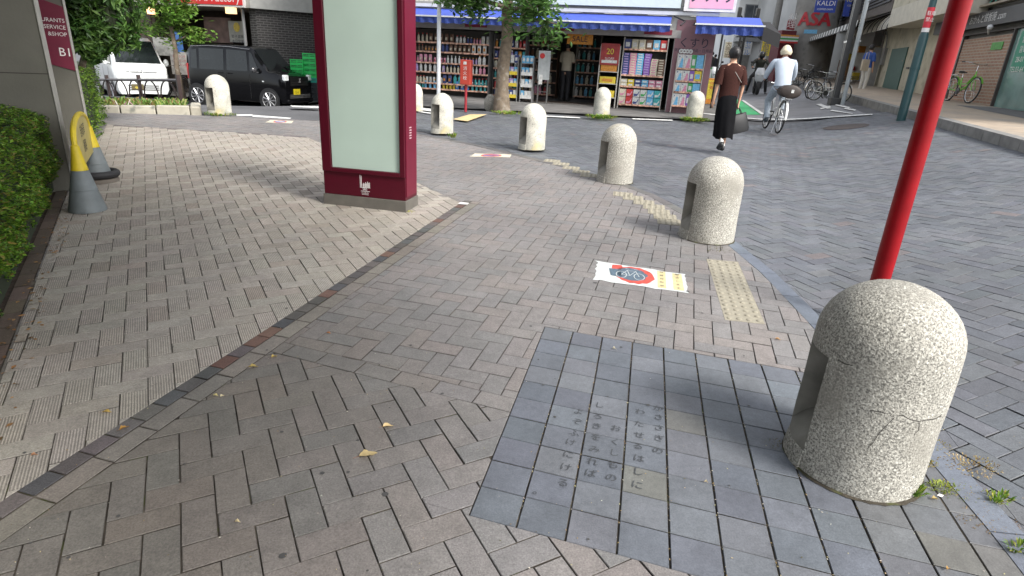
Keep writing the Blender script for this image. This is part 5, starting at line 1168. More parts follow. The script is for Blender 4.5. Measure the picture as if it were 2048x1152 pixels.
# (a) brick restaurant at right
xA1 = RP(1868, 200)[0]; xA0 = -9.5; zs0 = RP(1990, 52)[1]; zs1 = RP(1990, 22)[1]
ra = bldg('brick_restaurant', 'brick fronted restaurant with black sign band and teal glass at right', 'restaurant')
dkb = M('dark_frame', (.06, .05, .045), .6, var=.1); teal = M('teal_glass', (.16, .27, .25), .15, var=.25, scale=1.5, spec=.6, coat=.3)
brickW = brick_mat('buff_brick', (.30, .17, .12), (.36, .22, .15), (.38, .33, .27), .22, .075, .012)
xb0, xb1_ = RP(2002, 150)[0], RP(1908, 150)[0]; zb0 = zter(xb0) + .05; zbt = RP(1950, 77)[1]
b = MB(); fbox(b, xA0, xA1, -3, -.10, -1.2, zs1 + 3.2); b.build('wall', M('plaster_grey', (.16, .15, .14), .9, var=.1), ra)
b = MB(); fwall(b, xb0, xb1_, -.6, zbt, .0); fwall(b, xb0, xb1_, -.6, zbt, -.0); b.F.pop(); b.M.pop(); b.C.pop(); b.U.pop(); b.build('brick_panel', brickW, ra)
b = MB()
for xx in (xb0 - .06, xb1_, xA1 - .06, (xA0 + xb0) / 2 - .6): fbox(b, xx, xx + .06, -.09, .03, -1, zbt + .1)
fbox(b, xA0, xA1, -.09, .03, zbt + .1, zs0 - .12); fbox(b, xA0, xA1, -.09, .03, -1.0, zter(xb0) - .02); b.build('door_frame', dkb, ra)
b = MB(); fbox(b, xA0, xb0 - .07, -.06, -.03, -.9, zbt + .09); w_ = b.build('window_glass', teal, ra)
b = MB(); fbox(b, xb1_ + .07, xA1 - .07, -.06, -.03, -.9, zbt + .09); b.build('glass_door', M('door_glass', (.07, .09, .085), .15, var=.2, spec=.6), ra)
xh, zh = RP(1924, 128); b = MB(); fbox(b, xb1_ + .13, xb1_ + .17, .03, .06, zh - .25, zh + .25); b.build('door_handle', wh, ra)
b = MB(); fbox(b, xA0, RP(1880, 60)[0], .0, .16, zs0, zs1); b.build('sign_band', M('sign_band_black', (.035, .035, .04), .45), ra)
xt, zt_ = RP(1988, 37); b = MB(); ftext(b, 'おかんと鉄板焼 .com', .24, xt, .163, zt_ + .0); b.build('sign_lettering', M('letter_pale', (.6, .6, .6), .5), ra, smooth=0)
b = MB(); fbox(b, xA0, xA1, .0, .22, zs1 + .12, zs1 + .17); b.build('ledge', M('ledge_tan', (.3, .26, .2), .6), ra)
b = MB(); fbox(b, xA0, xA1 + .6, -.05, .1, zs1 + .3, zs1 + 1.5); b.build('upper_sign', M('upper_sign_white', (.55, .6, .58), .5, var=.05), ra)
b = MB(); ftext(b, 'カラオケ ランチ', .4, RP(1975, 8)[0], .103, RP(1975, 8)[1] + .1); b.build('upper_lettering', M('teal_ink', (.05, .3, .25), .5), ra, smooth=0)
xg, zg_ = RP(1995, 92); b = MB(); fbox(b, xg - .32, xg + .32, .005, .02, zg_ - .09, zg_ + .09); b.build('green_plate', M('green_plate', (.06, .28, .04), .5, var=.3, scale=14), ra)
xg, zg_ = RP(2036, 105); b = MB(); fbox(b, xg - .55, xg + .2, -.028, -.02, zg_ - .42, zg_ + .48, 0); o = b.build('green_poster', M('green_poster', (.02, .25, .15), .5), ra)
b = MB(); [ftext(b, s, .17, xg - .15, -.017, zg_ + .28 - .22 * i) for i, s in enumerate(('営業', '旨い', '28-01', 'TEL03-64'))]; b.build('poster_lettering', wh, o, smooth=0)
b = MB(); xx, zz = RP(1990, 66); b.tube([(xx + .3, .03, zz), (xx, .15, zz + .02), (xx - .1, .2, zz + .08)], .025, 8); b.sph((xx - .15, .2, zz + .12), (.09, .07, .07), 8); b.build('wall_lamp', whp, ra)
# (b) cream building
cb = bldg('cream_building', 'cream plastered building with dark green door under a rounded awning'); xC0, xC1 = xA1, RP(1745, 170)[0]; zc1 = RP(1800, 58)[1]
b = MB(); fbox(b, xC0, xC1, -3, -.02, -1, zc1 + 5); b.build('wall', M('plaster_cream', (.46, .42, .32), .9, var=.18, scale=2.2, spk=[(2.5, .55, .75, (.25, .22, .16))]), cb)
xd0, xd1 = RP(1802, 150)[0], RP(1772, 150)[0]; b = MB(); fbox(b, xd0, xd1, -.019, .02, zter(xd0), RP(1788, 98)[1]); dd = b.build('door', M('door_green', (.03, .09, .07), .5, var=.1), cb); b = MB(); fbox(b, xd0 + .08, xd0 + .13, .02, .06, zter(xd0) + 1.0, zter(xd0) + 1.05); b.build('handle', chrome, dd)
b = MB(); xx, zz = RP(1815, 136); fbox(b, xx - .15, xx + .15, -.019, .01, zz - .03, zz + .03); b.build('letter_slot', M('slot', (.05, .05, .05), .5), cb)
b = MB(); xx, zz = RP(1770, 112); fbox(b, xx - .12, xx + .12, -.019, .1, zz - .35, zz + .3); b.tube([(xx, .05, zz + .3), (xx + .1, .06, zz + .7), (xx + .5, .06, zz + .95)], .03, 6); b.build('meter_box', greyM, cb)
b = MB(); xx, zz = RP(1868, 5); fbox(b, xx - .8, xx + .9, -.019, .03, zz - .4, zz + .8); b.build('window', greyM, cb)
# rounded awning
b = MB(); a0, a1 = RP(1800, 60, .5)[0], RP(1728, 60, .5)[0]; zA = RP(1800, 58, .5)[1]; N = 8; hh_ = .75; dd_ = .95
for k in range(N):
    t0, t1 = math.pi / 2 * k / N, math.pi / 2 * (k + 1) / N; P = lambda t: (dd_ * math.sin(t) - .01 , zA + hh_ * math.cos(t))
    (ya, za1), (yb, zb1) = P(t0), P(t1); b.q([(a0, ya, za1), (a0, yb, zb1), (a1, yb, zb1), (a1, ya, za1)])
b.plate([(0, 0)] * 3, 0, 0) if 0 else None
aw = b.build('awning', M('awning_cream', (.42, .39, .33), .6, var=.35, scale=3), cb)
b = MB()
for k in range(9):
    x = a0 + (a1 - a0) * k / 8; b.tube([(x, dd_ * math.sin(t) - .005, zA + hh_ * math.cos(t) + .003) for t in [math.pi / 2 * q / 8 for q in range(9)]], .018, 5)
b.build('awning_ribs', blk, cb); b = MB(); fbox(b, RP(1890, 50, .9)[0], a0 - .03, 0, .93, zA + .02, zA + .62); b.build('awning_box', M('awning_panel', (.5, .46, .38), .6, var=.1), cb)
# (c) coffee goods shop
kc = bldg('grocery_shop', 'shop with black louvred upper wall, white awning and dim open front'); xK0, xK1 = RP(1745, 170)[0] + .02, RP(1632, 120)[0]; zk1 = RP(1680, 62)[1]
b = MB(); fbox(b, xK0, xK1, -3, -2.6, -.5, 9); fbox(b, xK1 - .25, xK1, -2.6, 0, -.5, 9); fbox(b, xK0, xK0 + .25, -2.6, 0, -.5, 9); fbox(b, xK0 + .25, xK1 - .25, -2.6, .0, zk1, 9); b.build('wall', M('shop_brown', (.09, .075, .065), .8, var=.3), kc)
b = MB()
for k in range(26): fbox(b, xK0 + .3, xK1 - 1.2, .001, .07, zk1 + .55 + k * .14, zk1 + .62 + k * .14)
b.build('louvres', M('louvre_black', (.025, .025, .028), .5), kc)
b = MB(); x0, x1 = RP(1712, 60, 1.7)[0], RP(1610, 72, 1.7)[0]; ya, yb = .02, 1.7; zb1 = RP(1655, 62, 1.7)[1]; za1 = zb1 + .55
n = 40
for k in range(n):
    a, c = x0 + (x1 - x0) * k / n, x0 + (x1 - x0) * (k + 1) / n; b.q([(a, ya, za1), (a, yb, zb1), (c, yb, zb1), (c, ya, za1)], 0); b.q([(a, yb, zb1), (a, yb + .02, zb1 - .22 - .04 * (k % 2)), (c, yb + .02, zb1 - .22 - .04 * (k % 2)), (c, yb, zb1)], k % 2)
b.build('awning', [M('awning_white', (.6, .6, .57), .7, var=.1), M('awning_stripe', (.1, .1, .1), .7)], kc)
for i, (px, py, w_, h_2, xx) in enumerate(((1712, 2, 1.0, 1.5, RP(1700, 30)[0]), (1652, 9, 1.0, .75, RP(1712, 30)[0]))):
    d_ = ray(px, py); fx_ = RW(xx, 0); nn_ = Vector((math.cos(rrot), math.sin(rrot), 0)); k_ = (fx_ - Vector((0, 0, fx_.z))).dot(nn_) / d_.dot(nn_); P_ = Vector((0, 0, EYE)) + d_ * k_; loc_ = Matrix.Rotation(-rrot, 4, 'Z') @ (P_ - RO_)
    b = MB(); b.box(loc_.x, loc_.x + .12, loc_.y - w_ / 2, loc_.y + w_ / 2, loc_.z - h_2 / 2, loc_.z + h_2 / 2); b.box(loc_.x + .04, loc_.x + .08, 0, loc_.y - w_ / 2, loc_.z + h_2 * .3, loc_.z + h_2 * .35, 1); sgn = b.build('blade_sign', [M('sign_blue', (.02, .05, .3), .5, var=.05), greyM], kc)
    b = MB(); X_ = Matrix.Translation((loc_.x - .004, loc_.y, loc_.z + .05)) @ Matrix.Rotation(R(-90), 4, 'Z') @ Matrix.Rotation(R(90), 4, 'X'); b.text('KALDI', w_ * .32, X_); b.text('COFFEE FARM', w_ * .12, X_ @ Matrix.Translation((0, -w_ * .28, 0))); b.build('sign_lettering', M('gold', (.6, .52, .2), .4) if i == 0 else wh, sgn, smooth=0)
# goods inside the shop
r = random.Random(60)
for k in range(26):
    x = r.uniform(xK0 + .5, xK1 - .6); y = -r.uniform(.5, 2.2); z = r.choice([zter(x) + .05, zter(x) + .5, zter(x) + .95, zter(x) + 1.4]); b = MB(); w_ = r.uniform(.15, .3); b.box(-w_, w_, -.15, .15, 0, r.uniform(.2, .42)); b.box(-w_ * .6, w_ * .6, .151, .156, .05, .15, 1)
    c = r.choice(['orange', 'yellow', 'brown', 'red', 'cream']); o = b.build('goods_box', [gm[c], gm['cream']], bevel=.01); p = RW(x, y, RO_.z + z); o.location = p; o.rotation_euler = (0, 0, rrot); tag(o, '%s box of goods in the dim front of the shop at right' % c, 'box', 'boxes of goods in the dim shop front')
for i, px in enumerate((1650, 1662, 1700)):
    xx, zz = RP(px, 100, -.2); b = MB(); fbox(b, -.28, .28, -.25, .25, 0, 1.0); fbox(b, -.24, .24, .251, .262, .1, .9, 1); o = b.build('display_counter', [M('crate_wood', (.25, .14, .07), .8, var=.2), gm['brown']], bevel=.01); p = RW(xx, -.1, 0); p.z = T(p.x, p.y) + .11; o.location = p; o.rotation_euler = (0, 0, rrot); tag(o, ['wooden counter at the far end of the louvred shop front', 'second wooden counter from the far end of the louvred shop front', 'wooden counter right of centre of the louvred shop front'][i], 'counter')
# poles on the right
g = G(1802, 238); t = thing('dark_green_pole', 'dark green steel pole with red sticker at the kerb', 'pole', g); b = MB(); b.lathe([(.085, -.05), (.085, 1.55), (.07, 1.62), (.062, 1.66), (.062, 5)], n=20); b.lathe([(.09, .95), (.09, 1.0)], n=20); b.build('shaft', M('pole_green', (.02, .065, .07), .4, var=.1), t)
zz = 1.72; b = MB(); b.lathe([(.0635, zz), (.066, zz + .002), (.066, zz + .36), (.0635, zz + .362)], n=20); b.build('sticker', M('sticker_red_bright', (.6, .03, .05), .5), t); b = MB(); b.wtext('駐車', .085, -.01, -.069, zz + .25); b.wtext('禁止', .085, -.01, -.069, zz + .14); b.lathe([(.0635, zz - .08), (.066, zz - .078), (.066, zz - .003)], n=20); b.build('sticker_lettering', wh, t, smooth=0)
for i, (px, py, c, h, rr, lab) in enumerate(((1668, 207, (.03, .03, .032), 2.9, .1, 'black boxed steel mast beside the grey conduit pole'), (1685, 208, (.33, .36, .38), 6.5, .055, 'grey conduit pole clamped to the black mast'))):
    g = G(px, py); t = thing('utility_mast', lab, 'mast', g, rrot); b = MB()
    if i == 0:
        b.box(-.13, -.01, -.07, .07, -.1, 4.2); b.box(.03, .15, -.07, .07, -.1, 4.2); b.build('mast', M('mast_black', c, .4), t); b = MB(); [b.box(-.15, .17, .071, .085, z, z + .05) for z in (.1, 1.6, 2.9)]; [b.cyl((.01, .05, 0), (.01, .05, 4.1), .012, 6) for _ in (0,)]; b.build('brackets', chrome, t); b = MB(); b.box(-.25, .27, -.14, .14, -.1, .16); b.build('mast_base', M('base_dark', (.06, .06, .06), .8), t, bevel=.02)
    else: b.cyl((0, 0, -.05), (0, 0, h), rr, 12); b.cyl((.1, 0, -.05), (.1, 0, h), rr * .6, 10); b.build('conduit', M('conduit', c, .4), t); b = MB(); [b.box(-.08, .16, -.07, -.062, z, z + .04) for z in (.6, 1.6, 2.6, 3.4)]; b.build('straps', chrome, t)
# bicycles on the right
grn = M('bike_green', (.15, .45, .05), .35); wht = M('bike_white', (.6, .6, .58), .35)
p = RW(RP(1912, 203, .45)[0], .45, 0); p.z = T(p.x, p.y) + .115; bike('bright green bicycle leaning against the brick wall at right', p, rrot + math.pi + R(8), grn, lean=R(-6))
for i, (px, py, rz, c, lab) in enumerate(((1652, 203, -60, wht, 'white bicycle facing the camera beside the black mast'), (1632, 198, 35, blk, 'black bicycle parked behind the white one by the mast'), (1596, 184, -70, blk, 'dark bicycle with a front basket farther up the street'), (1608, 165, 10, blk, 'brown boxed bicycle parked near the concrete pier'))):
    g = G(px, py); bike(lab, g, R(rz), c, basket=blk).scale = (.85, .85, .85)
# person at right
p = G(1722, 184); t, V = person('person in blue top and white trousers with cream tote bag, standing at a shop machine', p, R(-65), dict(ell=(-.125, .01, .66), wrl=(-.09, .12, .66), hal=(-.08, .15, .68)), 1.6, M('top_blue', (.03, .08, .3), .8), M('trousers_white', (.55, .53, .48), .8), (.3, .12, .05), hairB); dropfig(t)
b = MB(); b.box(-.17, .17, -.03, .03, 0, .38); b.tube([(-.08, 0, .38), (-.05, 0, .6), (.05, 0, .6), (.08, 0, .38)], .012, 6); o = b.build('tote_bag', M('canvas', (.5, .43, .33), .9), bevel=.02); o.location = (p.x - .17, p.y - .16, p.z + .72); o.rotation_euler = (0, 0, R(20)); tag(o, 'cream canvas tote bag on the shoulder of the person in blue', 'bag')
xm, zm = RP(1742, 140, .3); b = MB(); p = RW(xm, .3, 0); p.z = T(p.x, p.y) + .11; b.box(-.2, .2, -.2, .2, 0, 1.5); b.box(-.17, .17, .201, .21, .8, 1.3, 1); o = b.build('ticket_machine', [greyM, M('screen', (.2, .22, .25), .3)], bevel=.015); o.location = p; o.rotation_euler = (0, 0, rrot); tag(o, 'grey vending box in front of the person in blue', 'machine')
# ---------------- woman, cyclist, scooter ----------------
g = G(1437, 303); brown = M('knit_brown', (.04, .015, .012), .9, spec=.15, var=.2, scale=60); skirtM = M('skirt_black', (.006, .006, .007), .9, spec=.1, var=.25, scale=8)
t, V = person('woman walking away in dark brown short sleeved top and long black skirt', g, R(8), dict(anl=(-.045, -.13, .10), tol=(-.05, -.085, .045), knl=(-.05, -.0, .28), anr=(.045, .02, .045), tor=(.05, .1, .018), knr=(.05, .03, .28), ell=(-.13, .0, .645), wrl=(-.135, .02, .50), hal=(-.136, .03, .46), elr=(.128, -.02, .645), wrr=(.125, .0, .50), har=(.123, .004, .458), head=(.0, .02, .915), shl=(-.105, 0, .81), shr=(.105, 0, .81)), 1.56, brown, skirtM, (.012, .012, .014), hairB, skirt=True, hairstyle='short', bun=True); del t['fig']
b = MB(); S = 1.56; b.tube([(-.03 * S, .062 * S, .845 * S), (-.06 * S, .0, .852 * S), (0, -.072 * S, .77 * S), (.08 * S, -.07 * S, .68 * S)], .006, 6); b.build('bag_strap', M('strap_grey', (.25, .22, .2), .8), t)
b = MB(); [b.tube([V['kn' + s].lerp(V['an' + s], .55), V['an' + s] + Vector((0, 0, .01))], .030, 10) for s in 'lr']; b.build('socks', gm['white'], t)
h = Matrix.Translation(g) @ Matrix.Rotation(R(8), 4, 'Z') @ V['har']
bt2 = thing('handbag', 'soft black bag hanging from the right hand of the walking woman', 'bag', h + Vector((.06, -.05, -.36)), R(15)); bt2.rotation_euler = (0, R(-14), R(15))
b = MB(); b.tube([(0, 0, -.04), (0, 0, 0), (0, 0, .12), (0, 0, .23), (0, 0, .25)], [(.17, .06), (.185, .07), (.17, .06), (.15, .035), (.14, .012)], 16, side=(1, 0, 0)); b.build('bag_body', M('bag_black', (.01, .01, .011), .6, var=.2), bt2, smooth=50)
b = MB(); [b.tube([(-.06, s, .24), (-.03, s * .5, .33), (.03, s * .5, .33), (.06, s, .24)], .007, 6) for s in (-.02, .02)]; b.build('bag_handle', M('bag_black', (0, 0, 0)), bt2)
# cyclist
g = G(1541, 262); crz = R(90 - 8)
bk = bike('white bicycle ridden away from the camera with a covered black rear basket', g, crz, wht, group='bicycle', rear=None); bk['group'] = 'ridden bicycle'; bk.rotation_euler = (R(3), 0, crz)
b = MB(); b.tube([(-.78, 0, .82), (-.76, 0, .82), (-.45, 0, .82), (-.43, 0, .82)], [(.16, .10), (.20, .13), (.19, .12), (.15, .09)], 16, side=(0, 1, 0)); b.build('basket_cover', M('cover_brown', (.035, .025, .02), .55, var=.3, scale=9), bk, smooth=60)
b = MB(); b.box(-.785, -.780, -.05, .0, .80, .86); b.build('cover_badge', gm['white'], bk)
pz = 0
pose = dict(pelvis=(0, -.13, .53), waist=(0, -.115, .615), chest=(0, -.06, .73), neckb=(0, -.02, .82), neck=(0, .0, .86), head=(0, .012, .905), crown=(0, .015, .96), shl=(-.115, -.02, .81), shr=(.115, -.02, .81), ell=(-.16, .05, .68), wrl=(-.165, .10, .61), hal=(-.165, .125, .605), elr=(.16, .05, .68), wrr=(.165, .10, .61), har=(.165, .125, .605),
            hil=(-.055, -.12, .50), hir=(.055, -.12, .50), knl=(-.085, .07, .35), anl=(-.075, -.0, .13), tol=(-.08, .06, .105), knr=(.085, .1, .43), anr=(.075, .0, .235), tor=(.08, .06, .215))
t, V = person('blond cyclist in pale blue jacket and light jeans riding away', g + Vector((0, 0, .03)), crz - R(90), pose, 1.66, M('jacket_pale', (.46, .52, .6), .8, var=.08, scale=8), M('jeans_light', (.32, .37, .42), .85, var=.15, scale=20), (.04, .05, .06), M('hair_blond', (.7, .62, .45), .6, var=.25, scale=40), hairstyle='bob', sleeves='long'); del t['fig']
# scooter rider
g = G(1510, 189); srz = R(-105)
sc_ = thing('motor_scooter', 'dark scooter with white front fairing coming down the street', 'scooter', g, srz)
for x in (-.62, .62):
    b = MB(); b.torus((x, 0, .24), .17, .07, 24, 10, axis='Y'); w_ = b.build('wheel', tyreM, sc_); b = MB(); b.lathe([(.14, -.03), (.14, .03)], (x, 0, .24), 16, axis='Y'); b.build('rim', chrome, w_)
b = MB(); b.tube([(-.85, 0, .62), (-.6, 0, .66), (-.2, 0, .62), (-.05, 0, .35), (.3, 0, .3), (.45, 0, .55)], [(.08, .10), (.14, .16), (.16, .16), (.15, .1), (.16, .08), (.16, .12)], 14, side=(0, 1, 0)); b.build('scooter_body', M('scooter_black', (.02, .02, .022), .3, coat=.4), sc_, smooth=60)
b = MB(); b.tube([(.48, 0, .45), (.56, 0, .62), (.56, 0, .85), (.47, 0, 1.02)], [(.08, .04), (.18, .07), (.2, .08), (.13, .03)], 14, side=(0, 1, 0)); b.build('front_fairing', M('fairing_white', (.55, .56, .58), .3), sc_, smooth=60)
b = MB(); [b.sph((.635, s * .09, .78), (.03, .06, .04), 10) for s in (-1, 1)]; b.build('headlight', M('lamp_glass', (.7, .7, .7), .15), sc_)
b = MB(); b.tube([(.3, -.33, 1.0), (.42, -.1, 1.02), (.42, .1, 1.02), (.3, .33, 1.0)], .016, 8); [b.tube([(.38, s * .2, 1.02), (.4, s * .34, 1.2)], .008, 5) for s in (-1, 1)]; [b.sph((.4, s * .36, 1.23), (.02, .07, .045), 8) for s in (-1, 1)]; b.build('handlebar', blk, sc_)
b = MB(); b.tube([(.62, 0, .5), (.75, 0, .42)], [(.09, .02), (.07, .02)], 10, side=(0, 1, 0)); b.build('front_mudguard', blk, sc_); b = MB(); b.tube([(-.7, 0, .8), (-.4, 0, .84), (-.05, 0, .78)], [(.1, .03), (.14, .05), (.12, .03)], 12, side=(0, 1, 0)); b.build('seat', blk, sc_)
jb = M('rider_olive', (.035, .037, .028), .8, var=.2)
pose = dict(pelvis=(0, -.2, .52), waist=(0, -.18, .6), chest=(0, -.12, .71), neckb=(0, -.08, .80), neck=(0, -.06, .84), head=(0, -.04, .885), crown=(0, -.035, .94), shl=(-.11, -.09, .79), shr=(.11, -.09, .79), ell=(-.19, 0, .68), wrl=(-.185, .12, .62), hal=(-.18, .15, .62), elr=(.19, 0, .68), wrr=(.185, .12, .62), har=(.18, .15, .62),
            hil=(-.06, -.19, .49), hir=(.06, -.19, .49), knl=(-.17, .06, .40), anl=(-.22, -.02, .06), tol=(-.24, .05, .02), knr=(.17, .06, .40), anr=(.22, -.02, .06), tor=(.24, .05, .02))
t, V = person('scooter rider in black helmet and dark olive jacket with feet on the ground', g, srz - R(90), pose, 1.7, jb, M('rider_black', (.012, .012, .013), .8), (.05, .05, .055), hair=None, sleeves='long'); del t['fig']
hc = V['head'] + Vector((0, .0, .025)); b = MB(); b.sph(hc, (.13, .145, .15), 16); b.build('helmet', M('helmet_black', (.01, .01, .012), .25, coat=.5), t); b = MB(); b.tube([hc + Vector((-.1, .09, .0)), hc + Vector((0, .148, .0)), hc + Vector((.1, .09, .0))], [(.035, .01)] * 3, 8, side=(0, 0, 1)); b.build('visor', M('visor', (.08, .07, .06), .15), t)
# far pedestrians
for i, (px, py, hgt, top, bot, rz, lab) in enumerate(((1488, 144, 1.65, (.09, .09, .1), (.03, .03, .035), 170, 'far pedestrian in grey walking in the middle of the street'), (1415, 168, 1.7, (.02, .02, .022), (.02, .02, .02), 30, 'pedestrian in black beyond the drugstore corner'), (1424, 158, 1.6, (.03, .03, .04), (.03, .03, .03), 10, 'pedestrian in dark coat under the second awning'), (1437, 150, 1.55, (.4, .04, .08), (.05, .05, .06), 0, 'pedestrian in a red top behind the woman'),
    (1404, 160, 1.6, (.45, .43, .4), (.08, .08, .1), 0, 'pedestrian in a pale coat beside the corner rack'), (1540, 148, 1.6, (.02, .02, .02), (.02, .02, .02), 200, 'dark dressed pedestrian near the white and red striped sign'), (1545, 152, 1.6, (.02, .02, .025), (.02, .02, .02), 160, 'pedestrian with pink hat near the concrete pier'))):
    g = G(px, py); cm = lambda n_, c: M('%s_%d' % (n_, i), c, .8); t, V = person(lab, g, R(rz), dict(anl=(-.05, .06, .05), tol=(-.05, .12, .03), anr=(.05, -.08, .05), tor=(.05, -.03, .02)), hgt, cm('coat', top), cm('legs', bot), hair=gm['pink'] if i == 6 else hairB, fingers=False, sleeves='long', group='pedestrians far up the street'); del t['fig']
# ---------------- background street ----------------
def face_box(name, label, cat, px0, px1, pyt, Y, mat, depth=6, rot=0, zb=-1, extra=None):
    """a building seen between two picture columns at a given distance, with real depth"""
    a, c = AT(px0, 150, Y), AT(px1, 150, Y); top = AT((px0 + px1) / 2, pyt, Y).z; o = Vector((a.x, Y, T(a.x, Y))); t = thing(name, label, cat, o, R(rot)); w_ = (c.x - a.x) / math.cos(R(rot))
    b = MB(); b.box(0, w_, 0, depth, zb, top - o.z); b.build('wall', mat, t); return t, o, w_, top - o.z
wallW = M('far_white', (.72, .72, .7), .8, var=.1, scale=.6); wallG = M('far_grey', (.5, .5, .49), .85, var=.15, scale=.7); winM = M('far_window', (.08, .09, .10), .2, var=.3, scale=2); shut = M('shutter', (.26, .25, .23), .6, var=.1)
def windows(t, w_, zs, n, ww, hh, y=-.03, mat=winM, x0=.4, bal=None):
    for z in zs:
        for k in range(n):
            x = x0 + (w_ - 2 * x0) * (k + .5) / n; b = MB(); b.box(x - ww / 2 - .06, x + ww / 2 + .06, y - .02, -.001, z - .06, z + hh + .06, 0); f_ = b.build('window', greyM, t); b = MB(); b.box(x - ww / 2, x - .02, y - .03, y - .021, z, z + hh); b.box(x + .02, x + ww / 2, y - .03, y - .021, z, z + hh); b.build('pane', mat, f_)
        if bal: b = MB(); b.box(.1, w_ - .1, -.9, -.82, z - .5, z + .5); b.box(.1, w_ - .1, -.819, -.001, z - .5, z - .4); b.build('balcony', bal, t)
def above(px, py, Y, o): return AT(px, py, Y).z - o.z
t, o, w_, h_ = face_box('apartment_block', 'white apartment block with balconies closing the street', 'building', 1455, 1585, -60, 46, wallW, 10)
windows(t, w_, [3.4, 6.4], 3, 1.1, 1.5, bal=wallW)
b = MB(); [b.box(.2 + k * w_ / 3, w_ / 3 * (k + 1) - .1, -.06, -.002, -.5, 2.2) for k in range(3)]; b.build('shutter', shut, t); b = MB(); b.box(0, w_, -1.6, -.002, 2.5, 2.75); b.build('canopy', greyM, t); b = MB(); b.box(.3, w_ - 1, -.95, -.91, above(1520, 52, 46, o), above(1520, 49, 46, o)); b.build('green_band', gm['green'], t)
t, o, w_, h_ = face_box('corner_building', 'pale building beyond the drugstore corner', 'building', 1392, 1472, -50, 62, M('far_cream', (.6, .58, .53), .8, var=.1), 12); windows(t, w_, [3.5, 6.0], 3, 1.2, 1.4)
t, o, w_, h_ = face_box('distant_block', 'grey block at the far end of the street', 'building', 1340, 1700, -30, 96, wallG, 12); windows(t, w_, [4, 7.5], 8, 2, 1.6)
t, o, w_, h_ = face_box('side_building', 'tall grey building behind the concrete pier', 'building', 1585, 1725, -60, 40, wallG, 14, rot=8); windows(t, w_, [3.5], 3, 1.0, 1.4)
t, o, w_, h_ = face_box('rear_building', 'dim block behind the right hand shops', 'building', 1730, 2250, -60, 34, wallW, 10); windows(t, w_, [3.5], 6, 1.1, 1.5)
t, o, w_, h_ = face_box('rear_building', 'building behind the drugstore roof line', 'building', 700, 1400, -60, 34, wallW, 10); windows(t, w_, [3.4], 8, 1.1, 1.2)
# maroon shop beside the pier
t, o, w_, h_ = face_box('convenience_store', 'convenience shop with orange green and red striped fascia', 'shop', 1547, 1576, 60, 36, M('shop_maroon', (.16, .03, .04), .6, var=.2), 1.2)
za_, zb2 = above(1540, 86, 36, o), above(1540, 70, 36, o); n_ = ['orange', 'white', 'green', 'white', 'red']
for k, c in enumerate(n_): b = MB(); b.box(-1.15, w_ * .7, -1.0, -.5, za_ + (zb2 - za_) * (4 - k) / 5, za_ + (zb2 - za_) * (5 - k) / 5 - .004); b.build('stripe', gm[c], t)
b = MB(); b.box(w_ * .0, w_ * .5, -.6, -.5, above(1560, 68, 36, o) + .2, above(1560, 40, 36, o)); s_ = b.build('signboard', M('sign_oxblood', (.2, .02, .03), .5), t); b = MB(); [b.wtext(c, .45, w_ * .25, -.603, above(1560, 62 - i * 13, 36, o) + .3) for i, c in enumerate('理料')]; b.build('sign_lettering', wh, s_, smooth=0)
# concrete pier
g = AT(1609, 150, 37.0); g.z = T(g.x, g.y); t = thing('concrete_pier', 'massive round concrete pier carrying red ASA letters, flaring at the top', 'pier', g)
MB().lathe([(1.25, -.3), (1.22, 1), (1.18, 3.2), (1.2, 4.4), (1.5, 5.4), (2.3, 6.6), (3.6, 7.6), (4.0, 9)], n=40).build('shaft', M('pier_concrete', (.27, .26, .24), .85, var=.25, scale=1.3, bump=.3, spk=[(2, .58, .75, (.14, .135, .125))]), t)
za_ = AT(1597, 38, g.y - 1).z - g.z; b = MB(); vd = math.atan2(-g.y, -g.x)
for i, ch in enumerate('ASA'):
    a = vd + R(-27 + 25 * i) + R(-4); X = Matrix.Translation((1.23 * math.cos(a), 1.23 * math.sin(a), za_)) @ Matrix.Rotation(a + R(90), 4, 'Z') @ Matrix.Rotation(R(90), 4, 'X'); [b.text(ch, .98, X @ Matrix.Translation((q * .025, (q % 2) * .02, .0015 * q))) for q in range(4)]
b.build('letters', M('letters_red', (.45, .02, .03), .5), t, smooth=0)
b = MB(); 
for k in range(8):
    a0, a1 = vd + R(-24 + 4 * k), vd + R(-20 + 4 * k); b.q([(1.21 * math.cos(a0), 1.21 * math.sin(a0), za_ - .7), (1.21 * math.cos(a1), 1.21 * math.sin(a1), za_ - .7), (1.21 * math.cos(a1), 1.21 * math.sin(a1), za_ - .5), (1.21 * math.cos(a0), 1.21 * math.sin(a0), za_ - .5)])
b.build('blue_plate', gm['sky blue'], t)
# vertical banners and poles
def vbanner(px, py0, py1, Y, w_, c, label, txt_, tc):
    p0, p1 = AT(px, py0, Y), AT(px, py1, Y); zt_ = T(p0.x, Y); t = thing('vertical_banner', label, 'banner', (p0.x, Y, zt_)); b = MB(); b.cyl((-w_ / 2 - .06, 0, 0), (-w_ / 2 - .06, 0, p0.z - zt_ + .1), .03, 8); b.build('pole', greyM, t)
    b = MB(); b.box(-w_ / 2, w_ / 2, -.02, .0, p1.z - zt_, p0.z - zt_); b.build('cloth', gm[c], t); n = len(txt_); b = MB(); [b.wtext(ch, w_ * .8, 0, -.024, p0.z - zt_ - (i + .5) * (p0.z - p1.z) / n) for i, ch in enumerate(txt_)]; b.build('lettering', gm[tc], t, smooth=0)
vbanner(1538, 62, 112, 32, .42, 'yellow', 'tall yellow vertical banner with dark writing left of the pier', '下北商店', 'navy')
vbanner(1497, 84, 110, 40, .5, 'white', 'white vertical banner in front of the grey shutters', 'セール', 'blue')
vbanner(1458, 84, 116, 34, .35, 'cream', 'cream vertical banner behind the walking woman', '大売出', 'brown')
